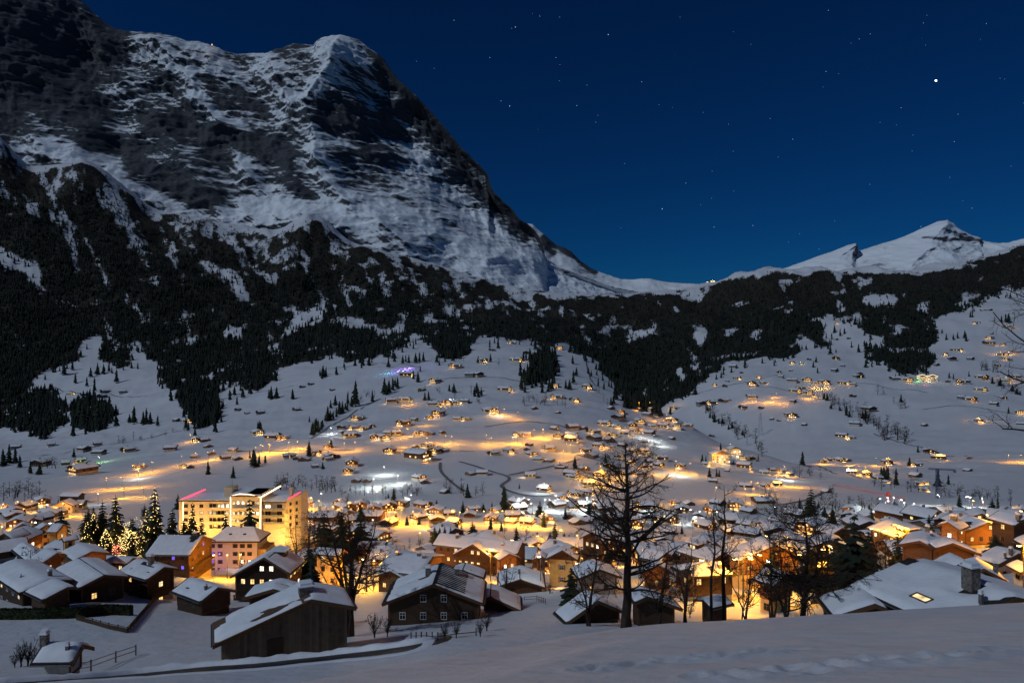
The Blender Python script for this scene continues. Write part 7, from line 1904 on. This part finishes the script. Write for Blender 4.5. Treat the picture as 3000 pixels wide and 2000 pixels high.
def fence(pts, label, h_=1.0, gap=2.0, mat='wood_dark', rails=(.35, .8), board=False):
    pts = [hit(x, y, 45) for x, y in pts]; pts = [p for p in pts if p is not None]
    o_ = pts[0].copy(); root = empty('fence', o_); tag(root, label, 'fence')
    pos = []
    for p, q in zip(pts[:-1], pts[1:]):
        n = max(1, int((q - p).length / gap))
        for i in range(n): c = p.lerp(q, i / n); c.z = gz(c.x, c.y); pos.append(c - o_)
    c = pts[-1].copy(); c.z = gz(c.x, c.y); pos.append(c - o_)
    for p in pos: MB().box(p.x - .06, p.x + .06, p.y - .06, p.y + .06, p.z - .4, p.z + h_).obj('post', M[mat], root)
    for p, q in zip(pos[:-1], pos[1:]):
        for r_ in rails:
            MB().tube((p.x, p.y - .075, p.z + r_), (q.x, q.y - .075, q.z + r_), .05, .05, 4).obj('rail', M[mat], root)
        if board:
            MB().hexa([(p.x, p.y - .16, p.z + .05), (q.x, q.y - .16, q.z + .05), (q.x, q.y - .13, q.z + .05), (p.x, p.y - .13, p.z + .05), (p.x, p.y - .16, p.z + .7), (q.x, q.y - .16, q.z + .7), (q.x, q.y - .13, q.z + .7), (p.x, p.y - .13, p.z + .7)]).obj('panel', M[mat], root)
zf = lambda z, l: [zc(z, t) for t in l]
fence(zf('b2', [(880, 842), (1060, 890), (1250, 945), (1465, 992)]), 'low boarded fence along the front edge of the snowy terrace', .9, 2.2, board=True)
fence(zf('b2', [(1470, 990), (1560, 880), (1660, 760), (1780, 625)]), 'fence climbing the right edge of the snowy terrace', .9, 2.2, board=True)
fence(zf('b2', [(840, 1480), (1045, 1440), (1330, 1330), (1560, 1250)]), 'thin wire fence on steel posts beside the lower road', 1.3, 5.0, 'metal', (.6, 1.15))
fence(zf('z3', [(1250, 1128), (1340, 1125), (1440, 1112)]), 'slatted snow-dusted wooden rack before the low shed', 1.0, .5, 'wood_dark', (.5, .9))
fence(zf('z3', [(10, 1262), (200, 1268), (330, 1250), (470, 1235)]), 'brushy fence line below the ribbed-roof house', .9, 1.2, 'wood_dark', (.5,))
fence(zf('z3', [(810, 995), (900, 990), (960, 1010)]), 'garden fence below the garlanded chalet', 1.0, 1.5, 'metal', (.5, .95))

# ------------------------------------------------------------------ cranes, pylon, far lights
def crane(px, py, Y, top, jib0, jib1, mat, label):
    b = at_ground(px, Y); H = height_to(b, top); root = empty('crane', b); tag(root, label, 'crane')
    m = MB(); w = .8
    for sx in (-w, w):
        for sy in (-w, w): m.tube((sx, sy, -1), (sx, sy, H), .14, .14, 4)
    n = int(H / 2)
    for i in range(n):
        z0, z1 = H * i / n, H * (i + 1) / n; s = 1 if i % 2 else -1
        for sy in (-w, w): m.tube((-w * s, sy, z0), (w * s, sy, z1), .08, .08, 4)
        for sx in (-w, w): m.tube((sx, -w * s, z0), (sx, w * s, z1), .08, .08, 4)
    m.obj('mast', M[mat], root)
    k = Y / F; x0, x1 = (jib0[0] - px) * k, (jib1[0] - px) * k
    z0, z1 = (1000 - jib0[1]) * k - b.z, (1000 - jib1[1]) * k - b.z
    j = MB(); zb = z1
    for dy, dz in ((-.5, 0), (.5, 0), (0, 1.0)): j.tube((x0, dy, z0 + dz), (x1, dy, z1 + dz), .11, .11, 4)
    for i in range(24):
        t0, t1 = i / 24, (i + 1) / 24
        for dy in (-.5, .5): j.tube((x0 + (x1 - x0) * t0, dy, z0 + (z1 - z0) * t0), (x0 + (x1 - x0) * (t0 + t1) / 2, 0, z0 + (z1 - z0) * (t0 + t1) / 2 + 1.0), .06, .06, 3).tube((x0 + (x1 - x0) * (t0 + t1) / 2, 0, z0 + (z1 - z0) * (t0 + t1) / 2 + 1.0), (x0 + (x1 - x0) * t1, dy, z0 + (z1 - z0) * t1), .06, .06, 3)
    j.obj('jib', M[mat], root)
    MB().box(-.9, .9, -1.2, .9, H - 2.4, H - .3).obj('cab', M[mat], root)
    MB().box(x1 - 1.5, x1 - .2, -.9, .9, z1 - 1.6, z1 - .1).obj('counterweight', M['stone'], root)
crane(2602, 1520, 470, 1440, (2440, 1420), (2652, 1462), 'red_steel', 'red tower crane with a long jib by the right floodlights')
crane(2746, 1480, 520, 1372, (2720, 1374), (2800, 1378), 'blue_steel', 'thin blue tower crane right of the red one')
def pylon(px, py, hpx, label):
    p = hit(px, py, 420); H = hpx / F * p.y; root = empty('pylon', p); tag(root, label, 'pylon')
    m = MB(); w = H * .09
    for sx in (-1, 1):
        for sy in (-1, 1): m.tube((sx * w, sy * w, -1), (sx * w * .12, sy * w * .12, H), .22, .14, 4)
    for i in range(7):
        z0, z1 = H * i / 7, H * (i + 1) / 7; a, b = w * (1 - .88 * i / 7), w * (1 - .88 * (i + 1) / 7); s = 1 if i % 2 else -1
        for sy in (-1, 1): m.tube((-a * s, sy * a, z0), (b * s, sy * b, z1), .1, .1, 3)
    m.obj('tower', M['metal'], root)
    c = MB()
    for z_, l_ in ((.74, .16), (.84, .13), (.94, .09)): c.tube((-H * l_, 0, H * z_), (H * l_, 0, H * z_), .16, .16, 4)
    c.obj('crossarm', M['metal'], root)
pylon(2228, 1275, 66, 'steel lattice pylon among the gully trees on the right slope')
def far_house(x, y, Y, w, label, m1='cream', glow=2.0, nwin=3, ws=2.2):
    p = P(x, y, Y); root = empty('mountain_hut', p); tag(root, label, 'hut')
    MB().box(-w/2, w/2, -6, 6, -8, 7).obj('wall', M[m1], root)
    MB().prism([(-w/2 - 1.5, 6.5), (w/2 + 1.5, 6.5), (0, 12)], -7, 7).obj('roof', M['roof_snow'], root)
    for i in range(nwin): obj('window', MB().box(-ws, ws, -.3, 0, -ws * .8, ws * .8).mesh('window', M['hut_glow']), root, (-w/2 + (i + .5) * w / nwin, -6.02, 3), 0)
    ld = bpy.data.lights.new('terrace_light', 'POINT'); ld.energy = 60000 * glow; ld.color = (1, .55, .18); ld.shadow_soft_size = 1
    lo = bpy.data.objects.new('terrace_light', ld); lo.location = (0, -22, 14); link(lo, root)
far_house(622, 134, 5640, 10, 'tiny glowing hut high on the mountain ridge', glow=.25, nwin=1, ws=3.0)
far_house(2088, 826, 6900, 46, 'lit station house on the saddle of the pass', nwin=4, ws=5.0)
far_house(2072, 828, 6860, 20, 'smaller lit house left of the station on the saddle', glow=.6)

# ------------------------------------------------------------------ stars
def star_mesh(r, m):
    v = np.array([(r,0,0),(-r,0,0),(0,r,0),(0,-r,0),(0,0,r),(0,0,-r)]); f = np.array([(0,2,4),(2,1,4),(1,3,4),(3,0,4),(2,0,5),(1,2,5),(3,1,5),(0,3,5)])
    return np_mesh('star', v, f, M[m])
D = 40000
ST = [star_mesh(r, 'star') for r in (12, 18, 27)]
known = [(1510,80,2),(1782,102,2),(986,28,1),(1493,311,2),(1468,296,1),(1940,612,2),(1880,240,1),(2322,408,1),(1745,358,0),(2640,316,1),(2280,460,0),(2092,665,1),(1085,125,1),(2548,540,0),(2930,230,0),(2890,70,1),(1560,40,0),(1640,190,0),(2200,130,0),(2420,210,1),(2150,560,0),(1830,480,0),(1720,250,0),(2550,100,1),(2060,330,0),(1330,60,1),(1220,180,0)]
rs = random.Random(4)
for i in range(95): known.append((rs.uniform(260, 3050), rs.uniform(-20, 740), 0 if rs.random() < .8 else 1))
bands = {}
for x, y, k in known:
    if x < 1100 and y > 60: continue
    if x < 1700 and y > 90 + (x - 1100) * 1.1: continue
    o = obj('star', ST[k], None, P(x, y, D))
    tag(o, None, 'star', 'stars in the night sky')
    bands.setdefault((min(int((y + 20) // 130), 5), k), []).append((x, o))
for (bd, k), ls in bands.items():
    for i, (x, o) in enumerate(sorted(ls, key=lambda t: t[0])):
        o['label'] = '%s star, %s in the %s band of sky' % (('faint', 'pale', 'bright white')[k], ORD[i], ('top', 'second highest', 'third highest', 'middle', 'low', 'lowest')[bd])
pl = obj('bright_planet', star_mesh(58, 'star_hi'), None, P(2742, 237, D))
tag(pl, 'brilliant white evening star high in the right sky', 'planet')
